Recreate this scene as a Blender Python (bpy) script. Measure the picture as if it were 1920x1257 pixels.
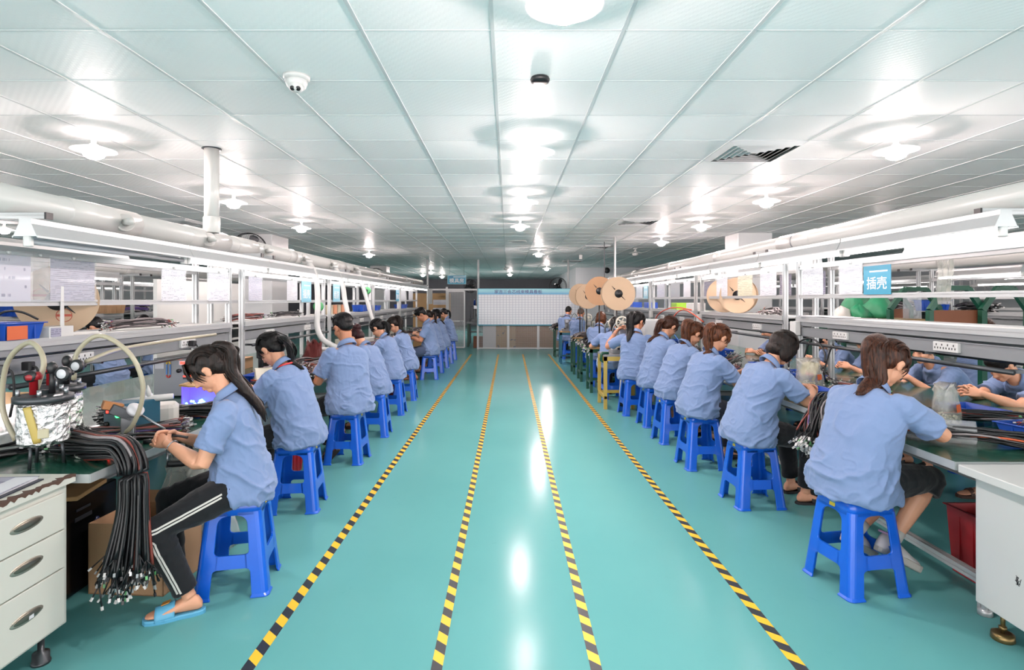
import bpy, math, random
import numpy as np
from mathutils import Vector, Matrix, Euler, Quaternion

# ---------------------------------------------------------------- clear, camera, world, exposure
for _o in list(bpy.data.objects):
    bpy.data.objects.remove(_o, do_unlink=True)
SC = bpy.context.scene
COL = SC.collection
random.seed(7)
F_PX, CX, CY, CAM_H = 1060.0, 952.0, 563.0, 1.5

cam_data = bpy.data.cameras.new('camera')
cam_data.sensor_width = 36.0
cam_data.lens = 36.0 * F_PX / 1920.0
cam_data.shift_x = (960.0 - CX) / 1920.0
cam_data.shift_y = (CY - 628.5) / 1920.0
cam_data.clip_start = 0.05
cam_data.clip_end = 200
cam = bpy.data.objects.new('camera', cam_data)
cam.location = (0, 0, CAM_H)
cam.rotation_euler = (math.pi / 2, 0, 0)
COL.objects.link(cam)
SC.camera = cam

world = bpy.data.worlds.new('world')
SC.world = world
world.use_nodes = True
_bg = world.node_tree.nodes['Background']
_bg.inputs[0].default_value = (1.0, 0.95, 0.945, 1)
_bg.inputs[1].default_value = 2.1

SC.view_settings.view_transform = 'Standard'
SC.view_settings.look = 'None'
SC.view_settings.exposure = 1.37
SC.view_settings.gamma = 1.0
SC.view_settings.use_curve_mapping = False
SC.cycles.use_denoising = True
SC.cycles.max_bounces = 7
SC.cycles.diffuse_bounces = 4
SC.cycles.glossy_bounces = 3
SC.cycles.transmission_bounces = 4
SC.cycles.transparent_max_bounces = 8
SC.cycles.sample_clamp_indirect = 6.0
SC.cycles.caustics_reflective = False
SC.cycles.caustics_refractive = False

TUBE_POWER = 8.0
LAMP_POWER = 300.0

# ---------------------------------------------------------------- helpers
def at(px, py, Y):
    return Vector(((px - CX) / F_PX * Y, Y, CAM_H - (py - CY) * Y / F_PX))

def onfloor(px, py, z=0.0):
    Y = F_PX * (CAM_H - z) / (py - CY)
    return at(px, py, Y)

ORD = ['first', 'second', 'third', 'fourth', 'fifth', 'sixth', 'seventh', 'eighth', 'ninth', 'tenth', 'eleventh', 'twelfth', 'thirteenth', 'fourteenth']

class MB:
    """collects shapes; build() links them as one mesh object"""
    def __init__(self):
        self.v = []; self.f = []; self.m = []; self.s = []
        self.xf = None
    def add(self, vs, fs, mi=0, smooth=False):
        n = len(self.v)
        if self.xf is not None:
            vs = [self.xf @ Vector(p) for p in vs]
        self.v.extend([tuple(p) for p in vs])
        for f in fs:
            self.f.append(tuple(i + n for i in f)); self.m.append(mi); self.s.append(smooth)
        return self
    def box(self, c, size, rot=None, mi=0, taper=1.0):
        x, y, z = size[0] / 2, size[1] / 2, size[2] / 2
        vs = [Vector(p) for p in ((-x, -y, -z), (x, -y, -z), (x, y, -z), (-x, y, -z), (-x * taper, -y * taper, z), (x * taper, -y * taper, z), (x * taper, y * taper, z), (-x * taper, y * taper, z))]
        if rot is not None:
            R = Euler(rot).to_matrix()
            vs = [R @ p for p in vs]
        c = Vector(c)
        return self.add([p + c for p in vs], [(0, 3, 2, 1), (4, 5, 6, 7), (0, 1, 5, 4), (1, 2, 6, 5), (2, 3, 7, 6), (3, 0, 4, 7)], mi)
    def span(self, a, b, mi=0):
        a, b = Vector(a), Vector(b)
        return self.box((a + b) / 2, [abs(q) for q in (b - a)], None, mi)
    def rbox(self, c, size, r=0.01, rot=None, mi=0, n=3, taper=1.0):
        """box with rounded vertical edges and chamfered top and bottom rims"""
        x, y, z = size[0] / 2, size[1] / 2, size[2] / 2
        r = min(r, x * .98, y * .98, z * .98)
        def ring(sx, sy, rr, zz):
            out = []
            for cx_, cy_, a0 in ((sx - rr, sy - rr, 0), (-sx + rr, sy - rr, 90), (-sx + rr, -sy + rr, 180), (sx - rr, -sy + rr, 270)):
                for k in range(n + 1):
                    a = math.radians(a0 + 90 * k / n)
                    out.append((cx_ + rr * math.cos(a), cy_ + rr * math.sin(a), zz))
            return out
        e = r * .35
        rings = [ring(x - e, y - e, max(r - e, 1e-4), -z), ring(x, y, r, -z + e), ring(x * taper, y * taper, r, z - e), ring(x * taper - e, y * taper - e, max(r - e, 1e-4), z)]
        R = Euler(rot).to_matrix() if rot is not None else Matrix.Identity(3)
        c = Vector(c)
        rings = [[R @ Vector(p) + c for p in g] for g in rings]
        return self.loft(rings, mi=mi, smooth=False)
    def loft(self, rings, cap=True, mi=0, smooth=True, closed=True):
        n = len(rings[0]); vs = [p for g in rings for p in g]; fs = []
        for i in range(len(rings) - 1):
            for k in range(n if closed else n - 1):
                a, b = i * n + k, i * n + (k + 1) % n
                fs.append((a, b, b + n, a + n))
        if cap:
            fs.append(tuple(reversed(range(n)))); m = (len(rings) - 1) * n
            fs.append(tuple(m + k for k in range(n)))
        return self.add(vs, fs, mi, smooth)
    def tube(self, pts, r, n=8, mi=0, smooth=True, cap=True, flat=None):
        pts = [Vector(p) for p in pts]
        rs = r if isinstance(r, (list, tuple)) else [r] * len(pts)
        prev = None; rings = []
        for i, p in enumerate(pts):
            t = (pts[min(i + 1, len(pts) - 1)] - pts[max(i - 1, 0)])
            t = t.normalized() if t.length > 1e-9 else Vector((0, 0, 1))
            if prev is None:
                u = t.orthogonal().normalized() if flat is None else (Vector(flat) - t * t.dot(Vector(flat))).normalized()
            else:
                u = (prev - t * prev.dot(t))
                u = u.normalized() if u.length > 1e-6 else t.orthogonal().normalized()
            prev = u; w = t.cross(u)
            ra, rb = rs[i] if isinstance(rs[i], (tuple, list)) else (rs[i], rs[i])
            rings.append([p + u * (ra * math.cos(2 * math.pi * k / n)) + w * (rb * math.sin(2 * math.pi * k / n)) for k in range(n)])
        return self.loft(rings, cap, mi, smooth)
    def cyl(self, a, b, r, n=16, r2=None, mi=0, smooth=True):
        return self.tube([a, b], [r, r if r2 is None else r2], n, mi, smooth)
    def ell(self, c, rad, rot=None, nu=14, nv=9, mi=0):
        c = Vector(c)
        R = rot if isinstance(rot, Matrix) else (Euler(rot).to_matrix() if rot is not None else Matrix.Identity(3))
        vs = [c + R @ Vector((0, 0, rad[2]))]; fs = []
        for j in range(1, nv):
            th = math.pi * j / nv
            for k in range(nu):
                ph = 2 * math.pi * k / nu
                vs.append(c + R @ Vector((rad[0] * math.sin(th) * math.cos(ph), rad[1] * math.sin(th) * math.sin(ph), rad[2] * math.cos(th))))
        vs.append(c + R @ Vector((0, 0, -rad[2]))); last = len(vs) - 1
        for k in range(nu):
            fs.append((0, 1 + k, 1 + (k + 1) % nu))
            for j in range(nv - 2):
                a = 1 + j * nu + k; b = 1 + j * nu + (k + 1) % nu
                fs.append((a, a + nu, b + nu, b))
            a = 1 + (nv - 2) * nu + k; b = 1 + (nv - 2) * nu + (k + 1) % nu
            fs.append((a, last, b))
        return self.add(vs, fs, mi, True)
    def lathe(self, prof, c=(0, 0, 0), n=24, axis='z', mi=0, smooth=True, cap=True):
        c = Vector(c); rings = []
        for r, h in prof:
            g = []
            for k in range(n):
                a = 2 * math.pi * k / n; x, y = r * math.cos(a), r * math.sin(a)
                g.append(c + Vector((x, y, h) if axis == 'z' else ((h, x, y) if axis == 'x' else (y, h, x))))
            rings.append(g)
        return self.loft(rings, cap, mi, smooth)
    def prism(self, poly, axis, lo, hi, mi=0):
        """2D polygon extruded along an axis ('x': poly in (y,z); 'y': poly in (x,z); 'z': poly in (x,y))"""
        def mk(p, h):
            return {'x': (h, p[0], p[1]), 'y': (p[0], h, p[1]), 'z': (p[0], p[1], h)}[axis]
        return self.loft([[mk(p, lo) for p in poly], [mk(p, hi) for p in poly]], True, mi, False)
    def build(self, name, mats, parent=None, bevel=0.0, segs=2):
        me = bpy.data.meshes.new(name)
        me.from_pydata(self.v, [], self.f)
        if not isinstance(mats, (list, tuple)):
            mats = [mats]
        for m in mats:
            me.materials.append(m)
        me.polygons.foreach_set('material_index', self.m)
        me.polygons.foreach_set('use_smooth', self.s)
        me.update()
        o = bpy.data.objects.new(name, me)
        COL.objects.link(o)
        if parent is not None:
            o.parent = parent
        if bevel > 0:
            b = o.modifiers.new('bevel', 'BEVEL'); b.width = bevel; b.segments = segs; b.limit_method = 'ANGLE'; b.angle_limit = math.radians(40)
        return o

def tag(o, label, cat, group=None, kind=None):
    o['label'] = label; o['category'] = cat
    if group: o['group'] = group
    if kind: o['kind'] = kind
    return o

def empty(name, loc=(0, 0, 0), rz=0.0, label=None, cat=None, group=None):
    o = bpy.data.objects.new(name, None)
    o.empty_display_size = 0.1
    COL.objects.link(o)
    o.location = loc; o.rotation_euler = (0, 0, rz)
    if label: tag(o, label, cat, group)
    return o

def struct(o):
    o['kind'] = 'structure'
    return o

KIDS = {}
def kids(o):
    return [c for c in COL.objects if c.parent is o]

def dup(root, loc, rz=None, label=None, group=None, tree=None):
    """copy of a thing with copies of its parts and sub-parts"""
    r = root.copy(); COL.objects.link(r); r.location = loc
    if rz is not None: r.rotation_euler = (0, 0, rz)
    if label: r['label'] = label
    if group: r['group'] = group
    if tree is None:
        tree = [(c, kids(c)) for c in kids(root)]
    for ch, subs in tree:
        c = ch.copy(); COL.objects.link(c); c.parent = r
        for g in subs:
            d = g.copy(); COL.objects.link(d); d.parent = c
    return r

def tree_of(root):
    return [(c, kids(c)) for c in kids(root)]

def lab(o, label):
    o['label'] = label
    return o

def smoothpath(pts, n=6):
    """Catmull-Rom through points"""
    P = [Vector(p) for p in pts]
    P = [P[0] * 2 - P[1]] + P + [P[-1] * 2 - P[-2]]
    out = []
    for i in range(1, len(P) - 2):
        for k in range(n):
            t = k / n
            a, b, c, d = P[i - 1], P[i], P[i + 1], P[i + 2]
            out.append(0.5 * ((2 * b) + (c - a) * t + (2 * a - 5 * b + 4 * c - d) * t * t + (3 * b - a - 3 * c + d) * t ** 3))
    out.append(P[-2])
    return out

# ---------------------------------------------------------------- materials
_MATS = {}
# reflectances of everything are kept moderate so that the room's lamps give the photograph's brightness at one exposure
KEEP = {'aluminium profile', 'grey aluminium channel', 'white painted steel', 'white laminate', 'white pvc pipe', 'white wall paint', 'skin', 'tan skin', 'blue moulded plastic', 'green laminate', 'ceiling grid bar', 'black plastic', 'black rubber', 'lit fluorescent tube', 'lit bulb'}
def lin(c):
    """sRGB 0-255 -> linear"""
    return tuple(((x / 255) / 12.92 if x / 255 <= 0.04045 else ((x / 255 + 0.055) / 1.055) ** 2.4) for x in c)

def new_mat(name):
    m = bpy.data.materials.new(name); m.use_nodes = True
    nt = m.node_tree
    return m, nt, nt.nodes['Principled BSDF']

def N(nt, t, **kw):
    n = nt.nodes.new(t)
    for k, v in kw.items():
        setattr(n, k, v)
    return n

def mth(nt, op, a, b=None, c=None):
    n = nt.nodes.new('ShaderNodeMath'); n.operation = op
    for i, x in enumerate((a, b, c)):
        if x is None: continue
        if isinstance(x, (int, float)): n.inputs[i].default_value = x
        else: nt.links.new(x, n.inputs[i])
    return n.outputs[0]

def mixc(nt, fac, a, b):
    n = nt.nodes.new('ShaderNodeMix'); n.data_type = 'RGBA'
    for sock, x in ((n.inputs[0], fac), (n.inputs[6], a), (n.inputs[7], b)):
        if isinstance(x, (int, float)): sock.default_value = x
        elif isinstance(x, tuple): sock.default_value = (x[0], x[1], x[2], 1)
        else: nt.links.new(x, sock)
    return n.outputs[2]

def noise(nt, scale, detail=3, vec=None, rough=0.5):
    n = nt.nodes.new('ShaderNodeTexNoise')
    n.inputs['Scale'].default_value = scale; n.inputs['Detail'].default_value = detail; n.inputs['Roughness'].default_value = rough
    if vec is not None: nt.links.new(vec, n.inputs['Vector'])
    return n.outputs[0]

def objco(nt):
    return nt.nodes.new('ShaderNodeTexCoord').outputs['Object']

def bump(nt, bsdf, h, strength=0.3, dist=0.01):
    b = nt.nodes.new('ShaderNodeBump'); b.inputs['Strength'].default_value = strength; b.inputs['Distance'].default_value = dist
    nt.links.new(h, b.inputs['Height']); nt.links.new(b.outputs[0], bsdf.inputs['Normal'])

def mat(name, rgb, rough=0.5, metal=0.0, var=0.06, scale=8.0, bmp=0.0, bscale=60.0, spec=0.5, trans=0.0, emit=None, estr=0.0, coat=0.0, alpha=1.0, srgb=True, stretch=None):
    if name in _MATS: return _MATS[name]
    m, nt, b = new_mat(name)
    c = lin(rgb) if srgb else rgb
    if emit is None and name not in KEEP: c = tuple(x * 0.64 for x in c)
    co = objco(nt)
    if stretch:
        mp = N(nt, 'ShaderNodeMapping'); mp.inputs['Scale'].default_value = stretch
        nt.links.new(co, mp.inputs[0]); co = mp.outputs[0]
    f = noise(nt, scale, 4, co)
    lo = tuple(max(0, x * (1 - var)) for x in c); hi = tuple(min(1, x * (1 + var)) for x in c)
    nt.links.new(mixc(nt, f, lo, hi), b.inputs['Base Color'])
    b.inputs['Roughness'].default_value = rough; b.inputs['Metallic'].default_value = metal
    b.inputs['Specular IOR Level'].default_value = spec
    b.inputs['Transmission Weight'].default_value = trans
    b.inputs['Coat Weight'].default_value = coat
    b.inputs['Alpha'].default_value = alpha
    if emit is not None:
        e = lin(emit); b.inputs['Emission Color'].default_value = (*e, 1); b.inputs['Emission Strength'].default_value = estr
    if bmp > 0:
        bump(nt, b, noise(nt, bscale, 4, co), bmp, 0.004)
    _MATS[name] = m
    return m

alu = mat('aluminium profile', (172, 175, 176), 0.34, 0.35, 0.03, 20)
alu_dark = mat('grey aluminium channel', (128, 132, 135), 0.42, 0.35, 0.05, 12)
white_paint = mat('white painted steel', (190, 192, 193), 0.35, 0, 0.02, 6)
wall_paint = mat('white wall paint', (190, 195, 199), 0.6, 0, 0.03, 2)
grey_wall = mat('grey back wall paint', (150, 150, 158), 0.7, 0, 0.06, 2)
green_lam = mat('green laminate', (22, 70, 58), 0.22, 0, 0.1, 5, coat=0.2)
white_lam = mat('white laminate', (176, 178, 176), 0.4, 0, 0.03, 6)
black_pl = mat('black plastic', (20, 21, 24), 0.42, 0, 0.1, 30)
dark_grey = mat('dark grey plastic', (60, 64, 70), 0.5, 0, 0.1, 20)
white_pl = mat('white plastic', (232, 233, 231), 0.35, 0, 0.02, 10)
pvc = mat('white pvc pipe', (188, 189, 186), 0.28, 0, 0.03, 5, coat=0.15)
stool_blue = mat('blue moulded plastic', (8, 84, 190), 0.3, 0, 0.05, 9, coat=0.2)
bin_blue = mat('blue bin plastic', (22, 84, 196), 0.38, 0, 0.06, 14)
yellow_paint = mat('yellow painted steel', (206, 178, 82), 0.45, 0, 0.07, 12)
green_paint = mat('green painted steel', (14, 84, 62), 0.4, 0, 0.12, 10)
blue_paint = mat('blue painted steel', (36, 122, 152), 0.42, 0, 0.1, 10)
red_pl = mat('red plastic', (168, 26, 36), 0.4, 0, 0.08, 10)
orange_pl = mat('orange label', (226, 104, 46), 0.5, 0, 0.05, 10)
cardboard = mat('brown cardboard', (188, 150, 112), 0.8, 0, 0.07, 5, bmp=0.15, bscale=90)
reel_card = mat('reel cardboard', (206, 178, 148), 0.75, 0, 0.05, 4, bmp=0.1, bscale=60)
card_dark = mat('worn cardboard', (140, 104, 76), 0.85, 0, 0.14, 6, bmp=0.2)
wood = mat('pale wood', (196, 156, 102), 0.55, 0, 0.18, 9, stretch=(1, 8, 8))
plywood = mat('plywood', (160, 122, 88), 0.7, 0, 0.14, 5, stretch=(1, 6, 6))
brown_board = mat('brown hardboard', (134, 78, 48), 0.6, 0, 0.12, 6)
steel = mat('brushed steel', (182, 186, 190), 0.28, 0.85, 0.05, 30)
dark_steel = mat('dark steel', (84, 88, 92), 0.35, 0.7, 0.08, 30)
brass = mat('brass', (150, 128, 84), 0.35, 0.8, 0.1, 30)
cream = mat('cream enamel', (226, 226, 216), 0.4, 0, 0.03, 5)
greyw = mat('light grey laminate', (214, 216, 214), 0.42, 0, 0.03, 3)
foil_m = None
paperw = mat('white paper', (232, 233, 238), 0.7, 0, 0.02, 4)
grey_mach = mat('grey machine enamel', (150, 154, 158), 0.45, 0.1, 0.04, 14)
beige_mach = mat('beige machine enamel', (206, 202, 184), 0.45, 0, 0.05, 12)
teal_mach = mat('teal machine enamel', (36, 96, 120), 0.4, 0, 0.06, 12)
rubber_w = mat('clear yellowed hose', (214, 206, 176), 0.3, 0, 0.06, 10, trans=0.25)
green_bag = mat('green woven bag', (44, 150, 104), 0.55, 0, 0.18, 10, bmp=0.3, bscale=14)
sign_blue = mat('sky blue sign', (46, 158, 192), 0.4, 0, 0.04, 5)
sign_light = mat('pale blue sign', (140, 205, 228), 0.4, 0, 0.06, 5)
sign_white = mat('white lettering', (240, 244, 246), 0.5, 0, 0.01, 5)
sign_navy = mat('blue lettering', (30, 96, 160), 0.5, 0, 0.03, 5)
purple_txt = mat('violet lettering', (98, 100, 176), 0.5, 0, 0.05, 5)
skin = mat('skin', (194, 142, 114), 0.5, 0, 0.06, 14, spec=0.4)
skin_b = mat('tan skin', (172, 118, 90), 0.5, 0, 0.06, 14, spec=0.4)
lip = mat('lips', (190, 112, 104), 0.45)
shoe_white = mat('white canvas shoe', (226, 222, 222), 0.65, 0, 0.05, 30)
black_rub = mat('black rubber', (24, 24, 26), 0.6)
brown_rub = mat('brown sandal', (88, 60, 50), 0.6)
slip_blue = mat('pale blue slipper', (98, 182, 222), 0.5, 0, 0.05, 20)
sticker_y = mat('yellow sticker', (224, 196, 40), 0.5)
sticker_t = mat('teal sticker', (52, 150, 170), 0.5)
led_red = mat('red indicator', (255, 40, 30), 0.4, emit=(255, 40, 30), estr=3.0)
led_green = mat('green indicator', (60, 255, 110), 0.4, emit=(60, 255, 110), estr=2.5)
violet_lit = mat('violet lit panel', (110, 96, 230), 0.4, emit=(84, 60, 255), estr=.75)
blue_led = mat('blue led', (60, 150, 255), 0.4, emit=(60, 140, 255), estr=9.0)
yellow_tape = mat('yellow tape', (222, 184, 40), 0.35, 0, 0.06, 10, coat=0.3)
lime = mat('lime plastic', (150, 200, 50), 0.4)
mint = mat('green tape reel', (84, 176, 110), 0.45)
tube_lit = mat('lit fluorescent tube', (255, 255, 255), 0.4, emit=(255, 246, 244), estr=TUBE_POWER)
tube_off = mat('unlit fluorescent tube', (196, 200, 206), 0.3)
bulb_lit = mat('lit bulb', (255, 255, 255), 0.4, emit=(255, 234, 230), estr=LAMP_POWER)
def shade_glass(name='opal lamp shade', amount=.85):
    m, nt, b = new_mat(name)
    t = N(nt, 'ShaderNodeBsdfTranslucent'); t.inputs[0].default_value = (.98, .98, .98, 1)
    b.inputs['Base Color'].default_value = (.9, .9, .92, 1); b.inputs['Roughness'].default_value = .3
    x = N(nt, 'ShaderNodeMixShader'); x.inputs[0].default_value = amount
    nt.links.new(b.outputs[0], x.inputs[1]); nt.links.new(t.outputs[0], x.inputs[2])
    nt.links.new(x.outputs[0], nt.nodes['Material Output'].inputs[0])
    return m
shade_w = shade_glass()
reflector_m = shade_glass('translucent tube reflector', .2)
white_fab = mat('white cotton', (222, 220, 214), 0.8, 0, 0.05, 30)
pink_pl = mat('pink plastic', (214, 84, 150), 0.45)
red_band = mat('red lanyard', (226, 60, 60), 0.6)
wire_black = mat('black cable', (22, 24, 28), 0.42, 0, 0.15, 40)
wire_red = mat('red brown wire', (150, 70, 60), 0.45)
wire_grey = mat('grey wire', (150, 142, 144), 0.4)
wire_purple = mat('purple wire', (104, 84, 150), 0.45)
wire_orange = mat('orange wire', (214, 96, 52), 0.45)
conn_w = mat('white connector', (226, 224, 222), 0.4)
conn_g = mat('green connector', (110, 190, 120), 0.4)
conn_s = mat('tinned connector', (196, 198, 200), 0.3, 0.6)
orange_cab = mat('orange air hose', (232, 88, 52), 0.4)
blue_hose = mat('blue air hose', (40, 120, 220), 0.4)

def clear_mat(name, rgb, amount=0.35, rough=0.15):
    """clear film: part see-through, part glossy white"""
    m, nt, b = new_mat(name)
    c = tuple(x * .7 for x in lin(rgb))
    f = noise(nt, 7, 4, objco(nt))
    nt.links.new(mixc(nt, f, tuple(x * .9 for x in c), c), b.inputs['Base Color'])
    b.inputs['Roughness'].default_value = rough
    b.inputs['Specular IOR Level'].default_value = 0.6
    rmp = N(nt, 'ShaderNodeMapRange'); rmp.inputs[3].default_value = max(0, amount - .15); rmp.inputs[4].default_value = min(1, amount + .2)
    nt.links.new(f, rmp.inputs[0]); nt.links.new(rmp.outputs[0], b.inputs['Alpha'])
    w = noise(nt, 22, 5, objco(nt)); bump(nt, b, w, 0.6, 0.01)
    _MATS[name] = m
    return m
film = clear_mat('clear plastic film', (236, 240, 244), 0.28, 0.12)
milky = clear_mat('milky plastic bag', (222, 222, 212), 0.42, 0.2)
glassy = clear_mat('clear acrylic', (226, 234, 240), 0.3, 0.08)

def foil():
    m, nt, b = new_mat('aluminium foil')
    co = objco(nt)
    v = N(nt, 'ShaderNodeTexVoronoi'); v.inputs['Scale'].default_value = 38; nt.links.new(co, v.inputs['Vector'])
    n = noise(nt, 26, 6, co, 0.65)
    b.inputs['Base Color'].default_value = (0.8, 0.8, 0.8, 1); b.inputs['Metallic'].default_value = 1; b.inputs['Roughness'].default_value = 0.22
    bump(nt, b, mth(nt, 'ADD', n, mth(nt, 'MULTIPLY', v.outputs['Distance'], 0.6)), 0.9, 0.02)
    return m
foil_m = foil()

def fabric(name, rgb, var=0.07):
    m, nt, b = new_mat(name)
    c = lin(rgb) if 'shirt' in name else tuple(x * .6 for x in lin(rgb)); co = objco(nt)
    f = noise(nt, 5, 4, co)
    nt.links.new(mixc(nt, f, tuple(x * (1 - var) for x in c), tuple(min(1, x * (1 + var)) for x in c)), b.inputs['Base Color'])
    b.inputs['Roughness'].default_value = 0.82
    b.inputs['Specular IOR Level'].default_value = 0.25
    b.inputs['Sheen Weight'].default_value = 0.12
    mp = N(nt, 'ShaderNodeMapping'); mp.inputs['Scale'].default_value = (1, 1, 0.55); nt.links.new(co, mp.inputs[0])
    w = noise(nt, 11, 3, mp.outputs[0], 0.5)
    w2 = noise(nt, 420, 1, co)
    bump(nt, b, mth(nt, 'ADD', w, mth(nt, 'MULTIPLY', w2, 0.05)), 0.35, 0.02)
    _MATS[name] = m
    return m
shirt_m = fabric('light blue work shirt cotton', (107, 127, 163))
shirt_m2 = fabric('pale blue work shirt cotton', (114, 134, 168))
black_cloth = fabric('black trouser cloth', (24, 27, 32), 0.15)
navy_cloth = fabric('navy trouser cloth', (36, 42, 60), 0.12)
denim = fabric('grey blue denim', (84, 100, 132), 0.14)
beige_cloth = fabric('beige trouser cloth', (186, 180, 168))
cloth_white = fabric('white trouser cloth', (216, 214, 208))
darkred_cloth = fabric('dark red patterned cloth', (120, 52, 50), 0.3)

def hair_mat(name, a, bcol):
    m, nt, b = new_mat(name)
    co = objco(nt)
    mp = N(nt, 'ShaderNodeMapping'); mp.inputs['Scale'].default_value = (60, 60, 5); nt.links.new(co, mp.inputs[0])
    f = noise(nt, 2.0, 5, mp.outputs[0], 0.6)
    rmp = N(nt, 'ShaderNodeMapRange'); rmp.inputs[1].default_value = 0.38; rmp.inputs[2].default_value = 0.68; nt.links.new(f, rmp.inputs[0])
    nt.links.new(mixc(nt, rmp.outputs[0], tuple(x * .4 for x in lin(a)), tuple(x * .42 for x in lin(bcol))), b.inputs['Base Color'])
    b.inputs['Roughness'].default_value = 0.42; b.inputs['Specular IOR Level'].default_value = 0.22
    bump(nt, b, f, 0.45, 0.006)
    _MATS[name] = m
    return m
hair_black = hair_mat('black hair', (10, 11, 14), (36, 34, 36))
hair_dark = hair_mat('dark brown hair', (20, 16, 16), (62, 44, 36))
hair_brown = hair_mat('chestnut hair', (46, 24, 18), (116, 66, 42))
hair_orange = hair_mat('coppery hair', (60, 32, 22), (158, 92, 54))
hair_red = hair_mat('dark red hair', (34, 10, 16), (84, 26, 36))
hair_buzz = hair_mat('shaved hair', (92, 76, 66), (134, 112, 96))

def printed(name, rgb, ink, period=0.012, fill=0.55, header=True):
    """paper with rows of small print"""
    m, nt, b = new_mat(name)
    sx = N(nt, 'ShaderNodeSeparateXYZ'); nt.links.new(objco(nt), sx.inputs[0])
    row = mth(nt, 'FRACT', mth(nt, 'DIVIDE', sx.outputs[2], period))
    line = mth(nt, 'LESS_THAN', row, 0.34)
    rid = mth(nt, 'FLOOR', mth(nt, 'DIVIDE', sx.outputs[2], period))
    cm = N(nt, 'ShaderNodeCombineXYZ'); nt.links.new(mth(nt, 'MULTIPLY', sx.outputs[1], 55), cm.inputs[0]); nt.links.new(mth(nt, 'MULTIPLY', rid, 9.7), cm.inputs[1])
    w = noise(nt, 1.0, 2, cm.outputs[0])
    cm2 = N(nt, 'ShaderNodeCombineXYZ'); nt.links.new(mth(nt, 'MULTIPLY', sx.outputs[1], 7), cm2.inputs[0]); nt.links.new(mth(nt, 'MULTIPLY', rid, 3.1), cm2.inputs[1])
    w2 = noise(nt, 1.0, 1, cm2.outputs[0])
    on = mth(nt, 'MULTIPLY', line, mth(nt, 'MULTIPLY', mth(nt, 'GREATER_THAN', w, fill - .08), mth(nt, 'GREATER_THAN', w2, fill - .05)))
    nt.links.new(mixc(nt, mth(nt, 'MULTIPLY', on, 0.75), tuple(x * .54 for x in lin(rgb)), tuple(x * .5 for x in lin(ink))), b.inputs['Base Color'])
    b.inputs['Roughness'].default_value = 0.35
    b.inputs['Coat Weight'].default_value = 0.3
    _MATS[name] = m
    return m
print_white = printed('printed white sheet', (226, 228, 238), (90, 96, 120))
print_lilac = printed('printed lilac sheet', (190, 190, 214), (96, 96, 130), 0.011, 0.5)
print_yellow = printed('printed yellow sheet', (232, 222, 170), (140, 120, 60), 0.02, 0.5)
print_hand = printed('hand written sheet', (216, 216, 236), (70, 76, 130), 0.045, 0.56)

def floor_mat():
    m, nt, b = new_mat('turquoise epoxy floor')
    co = objco(nt)
    n1 = noise(nt, 0.7, 5, co); n2 = noise(nt, 9, 6, co, 0.65); n3 = noise(nt, 60, 3, co)
    c = mixc(nt, n1, lin((82, 143, 144)), lin((98, 158, 157)))
    r2 = N(nt, 'ShaderNodeMapRange'); r2.inputs[1].default_value = 0.63; r2.inputs[2].default_value = 0.74; nt.links.new(n2, r2.inputs[0])
    c = mixc(nt, mth(nt, 'MULTIPLY', r2.outputs[0], 0.1), c, lin((40, 104, 106)))
    # scuffs and brownish scrapes
    sc = N(nt, 'ShaderNodeMapping'); sc.inputs['Scale'].default_value = (9, 2.2, 1); nt.links.new(co, sc.inputs[0])
    n4 = noise(nt, 1.6, 6, sc.outputs[0], 0.75)
    r4 = N(nt, 'ShaderNodeMapRange'); r4.inputs[1].default_value = 0.68; r4.inputs[2].default_value = 0.74; nt.links.new(n4, r4.inputs[0])
    c = mixc(nt, mth(nt, 'MULTIPLY', r4.outputs[0], 0.3), c, lin((120, 128, 116)))
    nt.links.new(c, b.inputs['Base Color'])
    rr = N(nt, 'ShaderNodeMapRange'); rr.inputs[3].default_value = 0.15; rr.inputs[4].default_value = 0.21; nt.links.new(n2, rr.inputs[0])
    nt.links.new(rr.outputs[0], b.inputs['Roughness'])
    b.inputs['Specular IOR Level'].default_value = 0.045
    bump(nt, b, mth(nt, 'ADD', mth(nt, 'MULTIPLY', n2, 0.6), mth(nt, 'MULTIPLY', n3, 0.12)), 0.025, 0.01)
    return m
floor_m = floor_mat()

def ceil_mat():
    m, nt, b = new_mat('embossed ceiling tile')
    sx = N(nt, 'ShaderNodeSeparateXYZ'); nt.links.new(objco(nt), sx.inputs[0])
    u = mth(nt, 'DIVIDE', mth(nt, 'ADD', sx.outputs[0], 60.07), 0.6)
    v = mth(nt, 'DIVIDE', mth(nt, 'ADD', sx.outputs[1], 59.5 - 2.597), 0.595)
    cm = N(nt, 'ShaderNodeCombineXYZ'); nt.links.new(mth(nt, 'FLOOR', u), cm.inputs[0]); nt.links.new(mth(nt, 'FLOOR', v), cm.inputs[1])
    wn = N(nt, 'ShaderNodeTexWhiteNoise'); nt.links.new(cm.outputs[0], wn.inputs['Vector'])
    c = mixc(nt, wn.outputs['Value'], lin((238, 237, 237)), lin((250, 249, 249)))
    nt.links.new(c, b.inputs['Base Color'])
    b.inputs['Roughness'].default_value = 0.5
    b.inputs['Specular IOR Level'].default_value = 0.05
    a = mth(nt, 'SINE', mth(nt, 'MULTIPLY', sx.outputs[0], 2 * math.pi / 0.05)); d = mth(nt, 'SINE', mth(nt, 'MULTIPLY', sx.outputs[1], 2 * math.pi / 0.05))
    h = N(nt, 'ShaderNodeMapRange'); h.inputs[1].default_value = -0.25; h.inputs[2].default_value = 0.25; nt.links.new(mth(nt, 'MULTIPLY', a, d), h.inputs[0])
    bump(nt, b, h.outputs[0], 0.25, 0.002)
    return m
ceil_m = ceil_mat()

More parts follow.
